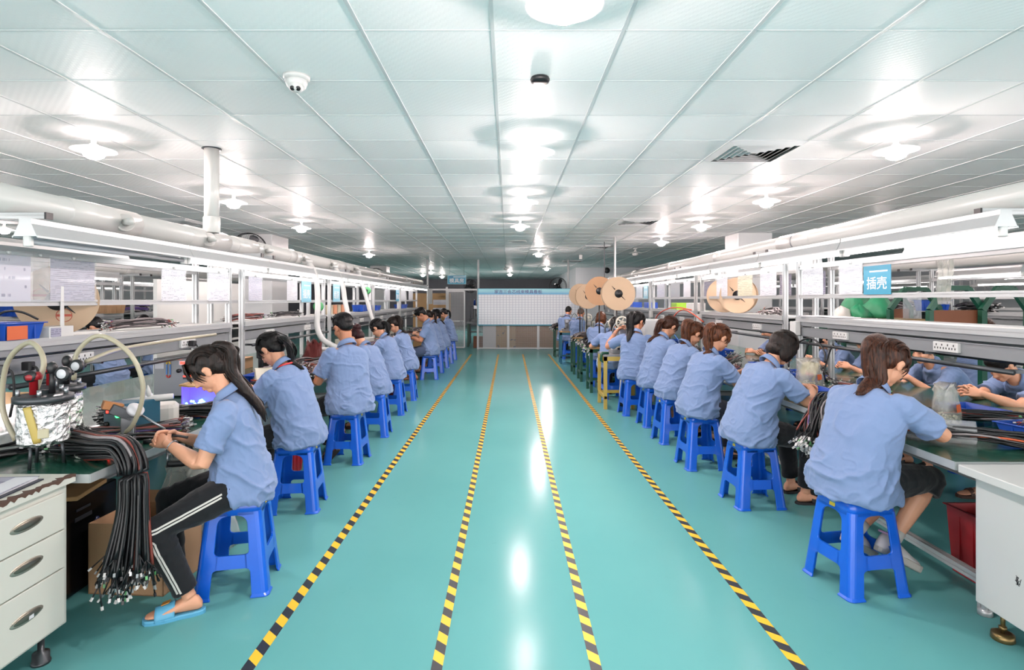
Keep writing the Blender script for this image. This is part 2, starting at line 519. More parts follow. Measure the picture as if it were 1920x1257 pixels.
def tape_mat():
    m, nt, b = new_mat('black and yellow hazard tape')
    sx = N(nt, 'ShaderNodeSeparateXYZ'); nt.links.new(objco(nt), sx.inputs[0])
    s = mth(nt, 'FRACT', mth(nt, 'DIVIDE', mth(nt, 'ADD', mth(nt, 'ADD', sx.outputs[1], mth(nt, 'MULTIPLY', sx.outputs[0], 0.9)), 50), 0.136))
    k = mth(nt, 'GREATER_THAN', s, 0.5)
    w = noise(nt, 30, 5, objco(nt), 0.7)
    c = mixc(nt, k, lin((222, 176, 34)), lin((34, 38, 44)))
    r = N(nt, 'ShaderNodeMapRange'); r.inputs[1].default_value = 0.6; r.inputs[2].default_value = 0.75; nt.links.new(w, r.inputs[0])
    nt.links.new(mixc(nt, mth(nt, 'MULTIPLY', r.outputs[0], 0.35), c, lin((96, 110, 100))), b.inputs['Base Color'])
    b.inputs['Roughness'].default_value = 0.45
    return m
tape_m = tape_mat()

def grid_board():
    m, nt, b = new_mat('white board ruled in squares')
    sx = N(nt, 'ShaderNodeSeparateXYZ'); nt.links.new(objco(nt), sx.inputs[0])
    g = mth(nt, 'MAXIMUM', mth(nt, 'LESS_THAN', mth(nt, 'FRACT', mth(nt, 'DIVIDE', mth(nt, 'ADD', sx.outputs[0], 20), 0.095)), 0.16), mth(nt, 'LESS_THAN', mth(nt, 'FRACT', mth(nt, 'DIVIDE', sx.outputs[2], 0.075)), 0.16))
    nt.links.new(mixc(nt, g, lin((224, 228, 234)), lin((188, 194, 206))), b.inputs['Base Color'])
    b.inputs['Roughness'].default_value = 0.4
    return m
board_m = grid_board()

# ================================================================ the setting
CEIL_Z = 2.74
struct(MB().span((-13, -3, -0.1), (13, 34, 0)).build('floor', floor_m))
struct(MB().span((-13, -3, CEIL_Z), (13, 34, CEIL_Z + 0.1)).build('ceiling', ceil_m))
tb = MB()
for k in range(-21, 22):
    x = -0.07 + 0.6 * k
    tb.span((x - .0085, -3, CEIL_Z - .005), (x + .0085, 33.5, CEIL_Z + .001))
for k in range(-9, 53):
    y = 2.597 + 0.595 * k
    tb.span((-13, y - .0035, CEIL_Z - .002), (13, y + .0035, CEIL_Z + .001))
struct(tb.build('trim_1', mat('ceiling grid bar', (204, 207, 208), 0.35, 0, 0.02, 5)))
struct(MB().span((-13.1, -3, 0), (-13, 34, CEIL_Z)).build('wall_left', wall_paint))
struct(MB().span((13, -3, 0), (13.1, 34, CEIL_Z)).build('wall_right', wall_paint))
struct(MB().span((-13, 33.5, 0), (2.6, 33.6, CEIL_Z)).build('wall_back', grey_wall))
wb = MB().span((2.6, 21.5, 0), (13, 21.6, CEIL_Z)).span((2.6, 21.6, 0), (2.7, 33.5, CEIL_Z))
struct(wb.build('wall_side', wall_paint))
for nm, a, b in (('column_1', (4.24, 10.4, 0), (4.87, 11.04, CEIL_Z)), ('column_2', (-5.0, 10.6, 0), (-4.42, 11.4, CEIL_Z)), ('column_3', (-5.0, 20.5, 0), (-4.4, 21.1, CEIL_Z))):
    struct(MB().span(a, b).build(nm, white_paint, bevel=.012))

# hazard tape on the floor
for (x0, x1, w, lbl) in ((-1.06, -1.015, .052, 'yellow and black hazard tape nearest the left row of stools'),
                         (-0.292, -0.262, .046, 'hazard tape forming the left edge of the middle lane'),
                         (0.355, 0.41, .046, 'hazard tape forming the right edge of the middle lane'),
                         (1.20, 1.135, .052, 'yellow and black hazard tape nearest the right row of stools')):
    L = 14.4
    o = MB().box((0, L / 2, .0008), (w, L, .0016)).build('floor_tape', tape_m)
    o.location = (x0, 1.2, 0.0002); o.rotation_euler = (0, 0, -math.atan2(x1 - x0, 12.8))
    tag(o, lbl, 'floor tape', 'hazard tape strips along the aisle')

# ---------------------------------------------------------------- ceiling lamps
def lamp(x, y, lit, label):
    r = empty('ceiling_lamp', (x, y, CEIL_Z), 0, label, 'lamp', 'round ceiling lamps')
    MB().lathe([(.045, 0), (.045, -.02), (.018, -.026), (.018, -.07), (.03, -.075), (.03, -.1)], n=18).build('lamp_holder', white_pl, r)
    MB().lathe([(.03, -.085), (.075, -.096), (.146, -.118), (.15, -.126), (.146, -.124), (.07, -.102), (.025, -.092)], n=32, cap=False).build('lamp_shade', shade_w, r)
    MB().lathe([(.018, -.1), (.04, -.106), (.066, -.122), (.073, -.142), (.063, -.166), (.036, -.183), (.004, -.188)], n=20).build('bulb', bulb_lit if lit else white_pl, r)
    return r
def lampat(px, py, lit, label):
    Y = 1.12 * F_PX / (CY - py)
    return lamp((px - CX) / F_PX * Y, Y, lit, label)
for px, py, lit, lbl in (
        (1058, 8, 1, 'large round ceiling lamp at the top centre edge of the photo'),
        (1003, 286, 1, 'lit round ceiling lamp over the aisle level with the square air vent'),
        (985, 380, 1, 'lit round ceiling lamp over the aisle, third from the camera'),
        (975, 425, 1, 'lit round ceiling lamp over the aisle, fourth from the camera'),
        (176, 282, 1, 'lit round ceiling lamp nearest the camera over the left bench'),
        (438, 380, 1, 'lit round ceiling lamp just behind the white vertical pipe'),
        (565, 428, 1, 'lit round ceiling lamp in front of the nearer left column'),
        (692, 478, 1, 'lit round ceiling lamp farthest along the row over the left bench'),
        (1680, 283, 1, 'lit round ceiling lamp nearest the camera over the right bench'),
        (1437, 378, 1, 'lit round ceiling lamp over the right bench, second from the camera'),
        (1315, 425, 1, 'lit round ceiling lamp over the right bench, third from the camera'),
        (1240, 455, 1, 'lit round ceiling lamp over the right bench, fourth from the camera'),
        (1191, 475, 0, 'unlit round ceiling lamp beyond the lit ones over the right bench'),
        (1010, 477, 1, 'lit round ceiling lamp above the middle of the ruled white board'),
        (1025, 504, 1, 'lit round ceiling lamp left of the wall fan above the ruled board'),
        (956, 515, 1, 'lit ceiling lamp lowest in view above the blue board header'),
        (948, 503, 0, 'unlit ceiling lamp hanging just behind the lit one above the board header'),
        (808, 511, 1, 'lit ceiling lamp left of the blue hanging sign, middle of three'),
        (793, 516, 1, 'lit ceiling lamp left of the blue hanging sign, leftmost of three'),
        (829, 519, 1, 'lit ceiling lamp nearest the blue hanging sign of three'),
        (8, 431, 1, 'lit round ceiling lamp beyond the left bench at the left photo edge')):
    lampat(px, py, lit, lbl)
for x, y, lbl in ((7.3, 6.4, 'ceiling lamp over the second bench row on the right, nearest'), (7.3, 11, 'ceiling lamp over the second bench row on the right, farther'),
                  (-7.6, 13.2, 'ceiling lamp over the second bench row on the left, farther')):
    lamp(x, y, 1, lbl)

# ---------------------------------------------------------------- ceiling fittings
def air_vent(x0, y0, label):
    r = empty('air_vent', (x0 + .3, y0 + .2975, CEIL_Z), 0, label, 'air vent', 'square ceiling air vents')
    MB().box((0, 0, -.004), (.56, .56, .006)).build('backing', black_pl, r)
    fr = MB()
    for k in range(6):
        s = .298 - k * .047; w = .036; z0, z1 = -.006 - k * .001, -.034
        for q in range(4):
            R = Matrix.Rotation(q * math.pi / 2, 3, 'Z')
            a = [R @ Vector(p) for p in ((-s, -s, z0), (s, -s, z0), (s - w, -s + w, z1), (-s + w, -s + w, z1))]
            bq = [p + Vector((0, 0, .003)) for p in a]
            fr.add(a + bq, [(0, 1, 2, 3), (7, 6, 5, 4), (0, 4, 5, 1), (1, 5, 6, 2), (2, 6, 7, 3), (3, 7, 4, 0)])
    fr.build('louvre', white_paint, r)
air_vent(1.73, 4.382, 'square ceiling air vent at the upper right near a lamp')
air_vent(1.73, 8.547, 'ceiling air vent over the right stools, second from the camera')
air_vent(-5.47, 8.547, 'ceiling air vent above the left duct')
air_vent(1.73, 12.71, 'ceiling air vent over the right stools, third from the camera')
air_vent(1.73, 17.47, 'ceiling air vent right of the lamps over the ruled board')

r = empty('security_camera', (-1.17, 3.13, CEIL_Z), 0, 'white dome security camera on the ceiling at upper left', 'security camera')
MB().lathe([(.072, 0), (.072, -.012), (.064, -.022), (.05, -.03)], n=32).build('mount', white_pl, r)
MB().lathe([(.058, -.012), (.058, -.04), (.05, -.062), (.03, -.08), (.004, -.088)], n=32).build('dome', white_pl, r)
d = Vector((.17, -.75, -.64)).normalized()
q = d.to_track_quat('Z', 'Y').to_matrix()
face = MB().add([], [])
bb = MB(); bb.ell(Vector((0, 0, -.045)) + d * .012, (.042, .042, .05), q, 24, 14); bb.build('ball', white_pl, r)
for s, nm, lb in ((-1, 'lens', 'black lens disc'), (1, 'infrared_window', 'dark infrared window')):
    c = Vector((0, 0, -.045)) + d * .056 + (q @ Vector((-s * .015, 0, 0)))
    lab(MB().cyl(c, c + d * .005, .013, 18).build(nm, black_pl, r), lb)

o = MB().lathe([(.05, 0), (.055, -.012), (.05, -.026), (.035, -.03)], n=22).box((0, -.01, -.034), (.07, .03, .006)).build('ceiling_sensor', black_pl)
o.location = (.18, 3.15, CEIL_Z); tag(o, 'small black ceiling sensor beyond the nearest lamp', 'sensor')
o = MB().rbox((0, 0, -.06), (.09, .07, .12), .02).build('ceiling_box', white_pl); o.location = (2.0, 15.5, CEIL_Z)
tag(o, 'small white box fixed to the ceiling above the cardboard reels', 'box')
o = MB().lathe([(.2, 0), (.2, -.012), (.18, -.014)], n=40).build('ceiling_plate', white_paint); o.location = (.2, 11.9, CEIL_Z)
tag(o, 'flat round ceiling plate between two aisle lamps', 'ceiling plate')

# ---------------------------------------------------------------- partition, board, gate
PY = 17.28
def pt(px, py): return at(px, py, PY)
r = empty('mesh_partition', (0, PY, 0), 0, 'white framed wire mesh partition under and beside the ruled board', 'partition')
fr = MB()
x0, x1, xd = -1.86, 2.25, -.913
fr.box((x0, 0, .95), (.06, .06, 1.9)); fr.box((xd, 0, .915), (.06, .06, 1.83))
for x in (.016, .93, 1.84, x1):
    fr.box((x, -.01, .38), (.075, .06, .76))
fr.box(((x0 + x1) / 2 - .3, 0, 1.82), (x1 - x0 + .7, .05, .05)); fr.box(((xd + x1) / 2, 0, .03), (x1 - xd, .05, .04)); fr.box(((xd + x1) / 2, 0, .75), (x1 - xd, .05, .04))
fr.build('frame', white_paint, r)
pl_ = MB()
for x in (-.9, 1.85): pl_.cyl((x, 0, 1.82), (x, 0, CEIL_Z), .035, 12)
for x in (-2.45,): pl_.cyl((x, 0, 0), (x, 0, CEIL_Z), .03, 12)
pl_.build('pole', white_paint, r)
wm = MB()
for k in range(1, 105):
    x = xd + k * (x1 - xd) / 105; wm.box((x, 0, .39), (.004, .004, .7))
for k in range(1, 24): wm.box(((xd + x1) / 2, .004, .04 + k * .03), (x1 - xd, .004, .004))
wm.build('wire_mesh', white_paint, r)
for nm, lb, x0_, x1_, mm in (('backing_sheet', 'white sheet behind the mesh', -.76, -.36, paperw), ('backing_sheet', 'worn board with dark stains', -.36, .0, None), ('backing_sheet', 'narrow worn board', .03, .24, None), ('backing_sheet', 'plain plywood sheet', .2, .92, plywood), ('backing_sheet', 'plain plywood sheet on the right', .95, 2.2, plywood)):
    if mm is None:
        if 'stained board' not in _MATS:
            m, nt, b = new_mat('stained board'); n_ = noise(nt, 9, 4, objco(nt))
            rm = N(nt, 'ShaderNodeMapRange'); rm.inputs[1].default_value = .6; rm.inputs[2].default_value = .64; nt.links.new(n_, rm.inputs[0])
            nt.links.new(mixc(nt, rm.outputs[0], lin((150, 128, 98)), lin((58, 66, 86))), b.inputs['Base Color']); b.inputs['Roughness'].default_value = .75
            _MATS['stained board'] = m
        mm = _MATS['stained board']
    lab(MB().span((x0_, .03 + (.012 if x0_ in (.2,) else 0), .05), (x1_, .045 + (.012 if x0_ in (.2,) else 0), .73)).build(nm, mm, r), lb)

r = empty('wall_board', (0, PY - .06, 0), 0, 'wide white board ruled in squares under a blue header strip', 'board')
bx0, bx1, bz0, bz1 = -.897, 2.19, .755, 1.84
MB().span((bx0, -.01, bz0), (bx1, .02, bz1 - .17)).build('board_face', board_m, r)
m, nt, b = new_mat('blue header strip'); sx = N(nt, 'ShaderNodeSeparateXYZ'); nt.links.new(objco(nt), sx.inputs[0])
g_ = N(nt, 'ShaderNodeMapRange'); g_.inputs[1].default_value = bz1 - .17; g_.inputs[2].default_value = bz1 - .03; nt.links.new(mth(nt, 'ADD', sx.outputs[2], mth(nt, 'MULTIPLY', noise(nt, 2, 2, objco(nt)), .06)), g_.inputs[0])
nt.links.new(mixc(nt, g_.outputs[0], lin((50, 150, 212)), lin((150, 214, 226))), b.inputs['Base Color']); b.inputs['Roughness'].default_value = .35
MB().span((bx0, -.014, bz1 - .17), (bx1, .02, bz1)).build('header', m, r)
ef = MB().span((bx0 - .02, -.02, bz0 - .03), (bx1 + .02, .0, bz0)).span((bx0 - .02, -.02, bz0), (bx0, 0, bz1)).span((bx1, -.02, bz0), (bx1 + .02, 0, bz1)).span((bx0 - .02, -.02, bz1), (bx1 + .02, 0, bz1 + .012))
ef.build('frame', mat('cyan edge trim', (70, 186, 216), 0.4), r)
BOARD = r
TEXTS = []
def text(body, size, matr, parent, loc, rot, width=None, name='lettering', label=None):
    """lettering as thin solid mesh; made from the built-in font at the end of the script"""
    TEXTS.append((body, size, matr, parent, loc, rot, width, name, label))
text('家吉三会芯线束模具看板', .12, purple_txt, BOARD, (.32, -.017, bz1 - .095), (math.pi / 2, 0, 0), 1.45)

r = empty('hanging_sign', (*pt(856.5, 525)[:2], pt(0, 525)[2]), 0, 'blue hanging room sign with white lettering over the mesh gate', 'sign')
MB().rbox((0, 0, 0), (.57, .02, .27), .006).build('sign_panel', sign_light, r)
MB().box((0, -.011, 0), (.54, .004, .24)).build('sign_face', sign_blue, r)
MB().box((.075, -.0145, .088), (.36, .003, .02)).build('small_print_bar', sign_white, r)
MB().box((-.18, -.0145, .088), (.12, .003, .022)).build('small_print_bar', sign_navy, r)
hw = MB()
for s in (-.22, .22): hw.cyl((s, 0, .13), (s, 0, CEIL_Z - r.location.z), .004, 6)
hw.build('hanging_wire', dark_grey, r)
text('模具房', .15, sign_white, r, (0, -.0135, -.035), (math.pi / 2, 0, 0), .44)

r = empty('mesh_gate', (-1.835, PY - .05, 0), math.radians(-4), 'white framed wire mesh gate left of the ruled board, ajar', 'gate')
w_, z0, z1 = .52, .06, 1.77
g = MB().box((.02, 0, (z0 + z1) / 2), (.035, .03, z1 - z0)).box((w_, 0, (z0 + z1) / 2), (.04, .03, z1 - z0))
for z in (z0, .86, z1): g.box((w_ / 2, 0, z), (w_, .03, .035))
g.build('frame', white_paint, r)
g = MB()
for k in range(1, 20): g.box((.03 + k * (w_ - .03) / 20, 0, (z0 + z1) / 2), (.004, .004, z1 - z0))
for k in range(1, 66): g.box((w_ / 2, .004, z0 + k * (z1 - z0) / 66), (w_, .004, .004))
g.build('wire_mesh', white_paint, r)
MB().box((w_ - .09, -.03, .86), (.1, .03, .03)).box((w_ - .06, -.03, .81), (.02, .03, .1)).build('latch', steel, r)

# behind the gate
r = empty('storage_shelf', (-.95, 19.6, 0), 0, 'dark steel storage shelf behind the open gate', 'shelf')
g = MB()
for x in (-.35, .35):
    for y in (-.2, .2): g.box((x, y, .95), (.04, .04, 1.9))
g.build('post', dark_steel, r)
for z in (.4, .85, 1.3, 1.75): MB().box((0, 0, z), (.76, .46, .03)).build('shelf_board', dark_steel, r)
for k in range(5):
    mm = (bin_blue, white_pl, mat('violet bottle', (70, 70, 150), .4), lime, bin_blue)[k]
    o = MB().lathe([(.035, 0), (.035, .15), (.015, .18), (.015, .21)], n=10).build('bottle', mm); o.location = (-1.14 + k * .09, 19.45, 1.316)
    tag(o, ('dark blue', 'white', 'violet', 'lime', 'blue capped')[k] + ' bottle on the storage shelf behind the gate, %s from the left' % ORD[k], 'bottle', 'bottles on the shelf behind the gate')
r = empty('work_stand', (-1.02, 18.3, 0), 0, 'green legged stand behind the open gate carrying a machine', 'stand')
MB().box((0, 0, .77), (.6, .5, .04)).build('stand_top', grey_mach, r)
for s in (-.25, .25):
    for q in (-.2, .2): MB().box((s, q, .375), (.05, .05, .75)).build('leg', green_paint, r)
r = empty('bench_press_machine', (-1.02, 18.3, .79), 0, 'grey bench press machine on the stand behind the gate', 'machine')
MB().rbox((0, 0, .05), (.26, .3, .1), .02).build('base', grey_mach, r)
MB().rbox((-.03, .08, .3), (.14, .14, .42), .03).build('column', grey_mach, r)
MB().rbox((.02, -.03, .48), (.22, .3, .12), .03).cyl((.02, -.12, .42), (.02, -.12, .2), .03, 12).build('head', steel, r)
MB().cyl((.13, -.03, .48), (.17, -.03, .48), .09, 20).build('handwheel', dark_steel, r)
o = MB().rbox((0, 0, .18), (.36, .34, .36), .01).build('wooden_crate', brown_board); o.location = (-.9, 17.9, 0); tag(o, 'brown crate on the floor behind the open gate', 'crate')
r = empty('wood_cabinet', (-2.5, 18.2, 0), 0, 'wooden cabinet with notices left of the mesh gate', 'cabinet')
MB().span((-.55, 0, 0), (.62, .5, 1.72)).build('body', wood, r)
for z, h in ((1.35, .16), (1.05, .2)): MB().span((.1, -.006, z), (.56, 0, z + h)).build('notice', print_white, r)

# wall fans, speaker
def fan(loc, rz, rad, label, wallmount):
    r = empty('wall_fan', loc, rz, label, 'fan', 'black wall fans')
    cg = MB()
    for yy, rr in ((-.06, rad), (.06, rad), (0, rad + .004)):
        pts = [(rr * math.cos(a), yy, rr * math.sin(a)) for a in [2 * math.pi * k / 36 for k in range(37)]]
        cg.tube(pts, .006, 5)
    for k in range(28):
        a = 2 * math.pi * k / 28; c_, s_ = math.cos(a), math.sin(a)
        cg.tube([(.05 * c_, -.09, .05 * s_), (rad * .6 * c_, -.095, rad * .6 * s_), (rad * c_, -.06, rad * s_)], .0022, 4)
        cg.tube([(.05 * c_, .09, .05 * s_), (rad * c_, .06, rad * s_)], .0022, 4)
    cg.build('cage', black_pl, r)
    bl = MB()
    for k in range(3):
        R = Matrix.Rotation(k * 2 * math.pi / 3 + .4, 3, 'Y')
        v = []
        for (t, wdt) in ((.05, .03), (.4, .09), (.8, .12), (.92, .05)):
            for s in (-1, 1): v.append(R @ Vector((s * wdt * rad / .26 * .6, s * .02, t * rad)))
        bk = [p + Vector((0, .004, 0)) for p in v]
        f = []
        for i in range(3): f += [(2 * i, 2 * i + 1, 2 * i + 3, 2 * i + 2), (8 + 2 * i + 2, 8 + 2 * i + 3, 8 + 2 * i + 1, 8 + 2 * i)]
        f += [(0, 8, 9, 1), (6, 7, 15, 14)] + [(2 * i, 2 * i + 2, 8 + 2 * i + 2, 8 + 2 * i) for i in range(3)] + [(2 * i + 3, 2 * i + 1, 9 + 2 * i, 11 + 2 * i) for i in range(3)]
        bl.add(v + bk, f)
    bl.build('blade', dark_grey, r)
    MB().lathe([(.03, -.09), (.05, -.07), (.055, .05), (.075, .08), (.08, .2), (.05, .23)], n=18, axis='y').build('motor', black_pl, r)
    MB().tube([(0, .2, 0), (0, wallmount * .7, -.02), (0, wallmount, -.08)], .02, 8).build('bracket', black_pl, r)
    return r
fan((1.55, PY + .12, 1.93), 0.25, .26, 'black caged fan on the white pole above the ruled board', .25)
fan((4.9, 21.22, 2.33), 0, .3, 'black caged fan on the far right wall behind the reels', .28)
fan((-4.7, 20.2, 2.34), .2, .3, 'black caged fan on the far left column', .3)
fan((-1.28, 19.3, 1.98), -.5, .22, 'black caged fan behind the blue hanging sign', .3)
fan((-4.72, 10.32, 2.42), .2, .3, 'black caged fan on the nearer left column above the duct', .28)
r = empty('wall_speaker', (3.76, 21.42, 2.62), 0, 'small round black speaker high on the far right wall', 'speaker')
MB().lathe([(.1, -.06), (.11, -.03), (.1, .06), (.05, .08)], n=24, axis='y').build('housing', black_pl, r)
MB().lathe([(.045, -.066), (.045, -.058)], n=16, axis='y').build('cone', dark_grey, r)

# ================================================================ workbenches with racks
def profile_poly(w):
    """notched square of an aluminium extrusion"""
    h = w / 2; g = w * .11; d = w * .16
    q = [(-h, -h), (-g, -h), (-g, -h + d), (g, -h + d), (g, -h), (h, -h), (h, -g), (h - d, -g), (h - d, g), (h, g), (h, h), (g, h), (g, h - d), (-g, h - d), (-g, h), (-h, h), (-h, g), (-h + d, g), (-h + d, -g), (-h, -g)]
    return q
PP = profile_poly(.042)
def post(mb, x, y, z0, z1, p=None):
    mb.prism([(a + x, b + y) for a, b in (p or PP)], 'z', z0, z1)
def beam_y(mb, x, z, y0, y1, w=.04, h=.04):
    q = profile_poly(1.0); mb.prism([(a * w + x, b * h + z) for a, b in q], 'y', y0, y1)
def beam_x(mb, y, z, x0, x1, w=.04, h=.04):
    q = profile_poly(1.0); mb.prism([(a * w + y, b * h + z) for a, b in q], 'x', x0, x1)

RX = .15      # rack half depth
def bench(loc, label, group, hw, dz, ylo=-1.33, yhi=1.33, detail=True, inset=.2):
    """double-sided assembly bench; local x across, y along; dz shifts the rack's heights"""
    r = empty('workbench', loc, 0, label, 'workbench', group)
    MB().span((-hw, ylo + .004, .722), (hw, yhi - .004, .75)).build('tabletop', green_lam, r)
    e = MB()
    for s in (-1, 1): e.span((s * hw - .004, ylo + .004, .712), (s * hw + .004, yhi - .004, .7495))
    for y in (ylo + .004, yhi - .004): e.span((-hw, y - .003, .712), (hw, y + .003, .7495))
    e.build('edge_trim', alu, r)
    f = MB()
    for s in (-1, 1):
        beam_y(f, s * (hw - inset), .69, ylo + .08, yhi - .08); beam_y(f, s * (hw - inset), .16, ylo + .08, yhi - .08)
    for y in (ylo + .08, yhi - .08): beam_x(f, y, .69, -hw + inset, hw - inset); beam_x(f, y, .16, -hw + inset, hw - inset)
    f.build('under_frame', alu, r)
    for s in (-1, 1):
        for y in (ylo + .08, yhi - .08):
            g = MB(); post(g, s * (hw - inset), y, .03, .72); g.cyl((s * (hw - inset), y, 0), (s * (hw - inset), y, .03), .03, 12)
            g.build('leg', alu, r)
    for s in (-1, 1):
        for y in (-1.2, 1.2):
            g = MB(); post(g, s * RX, y, .75, 1.975 + dz); g.build('rack_post', alu, r)
    MB().span((-RX - .03, -1.2, 1.318 + dz), (RX + .03, 1.2, 1.336 + dz)).build('shelf', white_lam, r)
    for s in (-1, 1):
        g = MB(); beam_y(g, s * (RX + .028), 1.322 + dz, -1.2, 1.2, .02, .046); g.build('shelf_edge', alu, r)
        g = MB(); g.span((s * (RX + .012) - .012, -1.2, 1.262 + dz), (s * (RX + .012) + .012, 1.2, 1.298 + dz)); g.build('shelf_beam', alu_dark, r)
        g = MB(); g.span((s * (RX - .01) - .025, -1.19, 1.165 + dz), (s * (RX - .01) + .025, 1.19, 1.245 + dz)).span((s * (RX + .018) - .004, -1.19, 1.24 + dz), (s * (RX + .018) + .004, 1.19, 1.247 + dz)); g.build('socket_rail', alu_dark, r)
        g = MB(); beam_y(g, s * RX, 1.535 + dz, -1.18, 1.18, .03, .034); g.build('middle_rail', alu, r)
        g = MB(); beam_y(g, s * RX, 1.805 + dz, -1.18, 1.18, .03, .044); g.build('upper_rail', alu, r)
        g = MB(); g.cyl((s * (RX + .08), -1.15, 1.115 + dz), (s * (RX + .08), 1.15, 1.115 + dz), .014, 12)
        for y in (-1.1, 0, 1.1): g.span((s * (RX + .04) - .05, y - .012, 1.105 + dz), (s * (RX + .04) + .05, y + .012, 1.125 + dz))
        g.build('tool_rod', dark_steel if detail else alu_dark, r)
        if detail:
            for y in (-.62, .5):
                g = MB(); X = s * (RX + .02)
                g.rbox((X, y, 1.208 + dz), (.03, .2, .06), .006)
                sk = g.build('power_socket', white_pl, r)
                g = MB()
                for k in range(4):
                    for (a, b) in ((-.012, -.008), (.012, -.008), (0, .012)):
                        g.box((X + s * .0155, y - .07 + k * .046 + a, 1.208 + dz + b), (.002, .006, .012))
                g.build('socket_hole', black_pl, sk)
    for y in (-1.2, 1.2):
        g = MB(); beam_x(g, y, 1.96 + dz, -.455, .455, .04, .03)
        a = g.build('arm', alu, r)
        for s in (-1, 1): MB().box((s * .459, y, 1.96 + dz), (.01, .042, .033)).build('end_cap', black_pl, a)
    return r

def tube_light(loc, label, group, lit):
    """fluorescent batten hung under the rack arms, along y"""
    r = empty('tube_light', loc, 0, label, 'tube light', group)
    L = 1.325
    MB().prism([(-.028, .115), (-.03, .09), (-.055, .034), (.055, .034), (.03, .09), (.028, .115)], 'y', -L / 2, L / 2).build('housing', alu, r)
    MB().prism([(-.062, .024), (-.06, .034), (.06, .034), (.062, .024), (.058, .024), (.054, .031), (-.054, .031), (-.058, .024)], 'y', -L / 2, L / 2).build('reflector', white_paint, r)
    MB().cyl((0, -L / 2 + .035, .008), (0, L / 2 - .035, .008), .0135, 12).build('tube', tube_lit if lit else tube_off, r)
    for s in (-1, 1):
        MB().rbox((0, s * (L / 2 - .02), .02), (.04, .03, .075), .012).build('lamp_holder', white_pl, r)
    return r

UR = [4.14 + 2.67 * k for k in range(5)]
UL = [3.96 + 2.66 * k for k in range(5)]
XR, XL, HWR, HWL, DL = 2.905, -2.70, .83, .90, -.05

def whole_row(xs, ys, hw, dz, side, first_ext, protos, inset):
    out = []
    for k, y in enumerate(ys):
        lb = 'assembly bench with green top in the %s row beside the aisle, %s from the camera' % (side, ORD[k])
        if k == 0:
            b = bench((xs, y, 0), lb, 'aisle benches on the ' + side, hw, dz, first_ext, 1.33, True, inset)
        elif k == 1:
            b = bench((xs, y, 0), lb, 'aisle benches on the ' + side, hw, dz, inset=inset); protos['b'] = b; protos['bt'] = tree_of(b)
        else:
            b = dup(protos['b'], (xs, y, 0), None, lb, None, protos['bt'])
        out.append(b)
    return out
PR, PLF = {}, {}
BR = whole_row(XR, UR, HWR, 0, 'right', -1.525, PR, .2)
BL = whole_row(XL, UL, HWL, DL, 'left', -1.53, PLF, .55)

lit_p = tube_light((0, 0, 0), 'x', 'tube lights above the benches', 1); lit_t = tree_of(lit_p); first_lit = [True]
def lit_at(loc, label, group):
    if first_lit[0]:
        first_lit[0] = False
        lit_p.location = loc; lit_p['label'] = label; lit_p['group'] = group
        return lit_p
    return dup(lit_p, loc, None, label, group, lit_t)
for k, y in enumerate(UR):
    for j, q in enumerate((-.71, .625)):
        lit_at((2.44, y + q, 1.83), 'lit tube light along the right bench rack, %s from the camera' % ORD[2 * k + j], 'lit tube lights along the right racks')
tube_light((-2.27, UL[0] - .64, 1.77), 'unlit tube light nearest the camera above the left bench', None, 0)
for k, y in enumerate(UL):
    for j, q in enumerate((-.64, .69)):
        if k == 0 and j == 0: continue
        lit_at((-2.27, y + q, 1.77), 'lit tube light along the left bench rack, %s from the camera' % ORD[2 * k + j - 1], 'lit tube lights along the left racks')
# tubes on the far side of the two racks
for k, y in enumerate(UR[:4]):
    lit_at((3.36, y - .05, 1.83), 'lit tube light on the far side of the right rack, %s from the camera' % ORD[k], 'lit tube lights behind the right racks')
for k, y in enumerate(UL[:4]):
    lit_at((-3.13, y, 1.77), 'lit tube light on the far side of the left rack, %s from the camera' % ORD[k], 'lit tube lights behind the left racks')

# rows of benches farther off, to both sides
for (sx, nm, hw, src, y0, n) in ((6.5, 'second row to the right', HWR, PR, 4.6, 4), (10.1, 'third row to the right', HWR, PR, 5.6, 4), (-6.35, 'second row to the left', HWL, PLF, 5.2, 4), (-10.0, 'third row to the left', HWL, PLF, 6.6, 4)):
    for k in range(n):
        y = y0 + 2.67 * k
        dup(src['b'], (sx, y, 0), None, 'green topped bench with rack in the %s, %s from the camera' % (nm, ORD[k]), 'benches in the ' + nm, src['bt'])
        for q, nm2 in ((-.46, 'near'), (.46, 'far')):
            if sx in (10.1, -10.0) and nm2 == ('far' if sx > 0 else 'near'): continue
            lit_at((sx + q * (1 if sx > 0 else -1), y, 1.8), '%s lit tube on the %s side of the %s' % (ORD[k], nm2, nm), 'lit tube lights in the ' + nm)

# ---------------------------------------------------------------- ducts
def duct(x, z, rad, y0, y1, coup, label, name='air_duct'):
    r = empty(name, (x, y0, z), 0, label, 'air duct')
    MB().cyl((0, 0, 0), (0, y1 - y0, 0), rad, 40).build('pipe', pvc, r)
    for a, b in coup:
        MB().lathe([(rad, a - y0), (rad + .006, a - y0 + .004), (rad + .006, b - y0 - .004), (rad, b - y0)], n=40, axis='y', cap=False).build('coupling', pvc, r)
    return r
dr = duct(2.70, 2.047, .073, 1.3, 17.0, [(4.95, 5.55), (7.0, 7.25), (9.2, 9.45), (11.9, 12.2), (14.6, 14.9)], 'long white pvc air duct resting on the right rack arms')
for y in (5.25, 9.3, 13.2):
    MB().lathe([(.08, -.012), (.083, -.006), (.083, .006), (.08, .012)], n=36, axis='y', cap=False).build('clamp_ring', alu_dark, dr).location = (0, y - 1.3, 0)
dl = duct(-2.49, 2.0, .076, 1.6, 16.2, [(3.15, 3.75), (4.35, 4.95), (5.1, 5.5), (6.3, 6.5), (8.2, 8.5), (10.6, 10.9), (13.4, 13.7)], 'long white pvc air duct resting on the left rack arms')
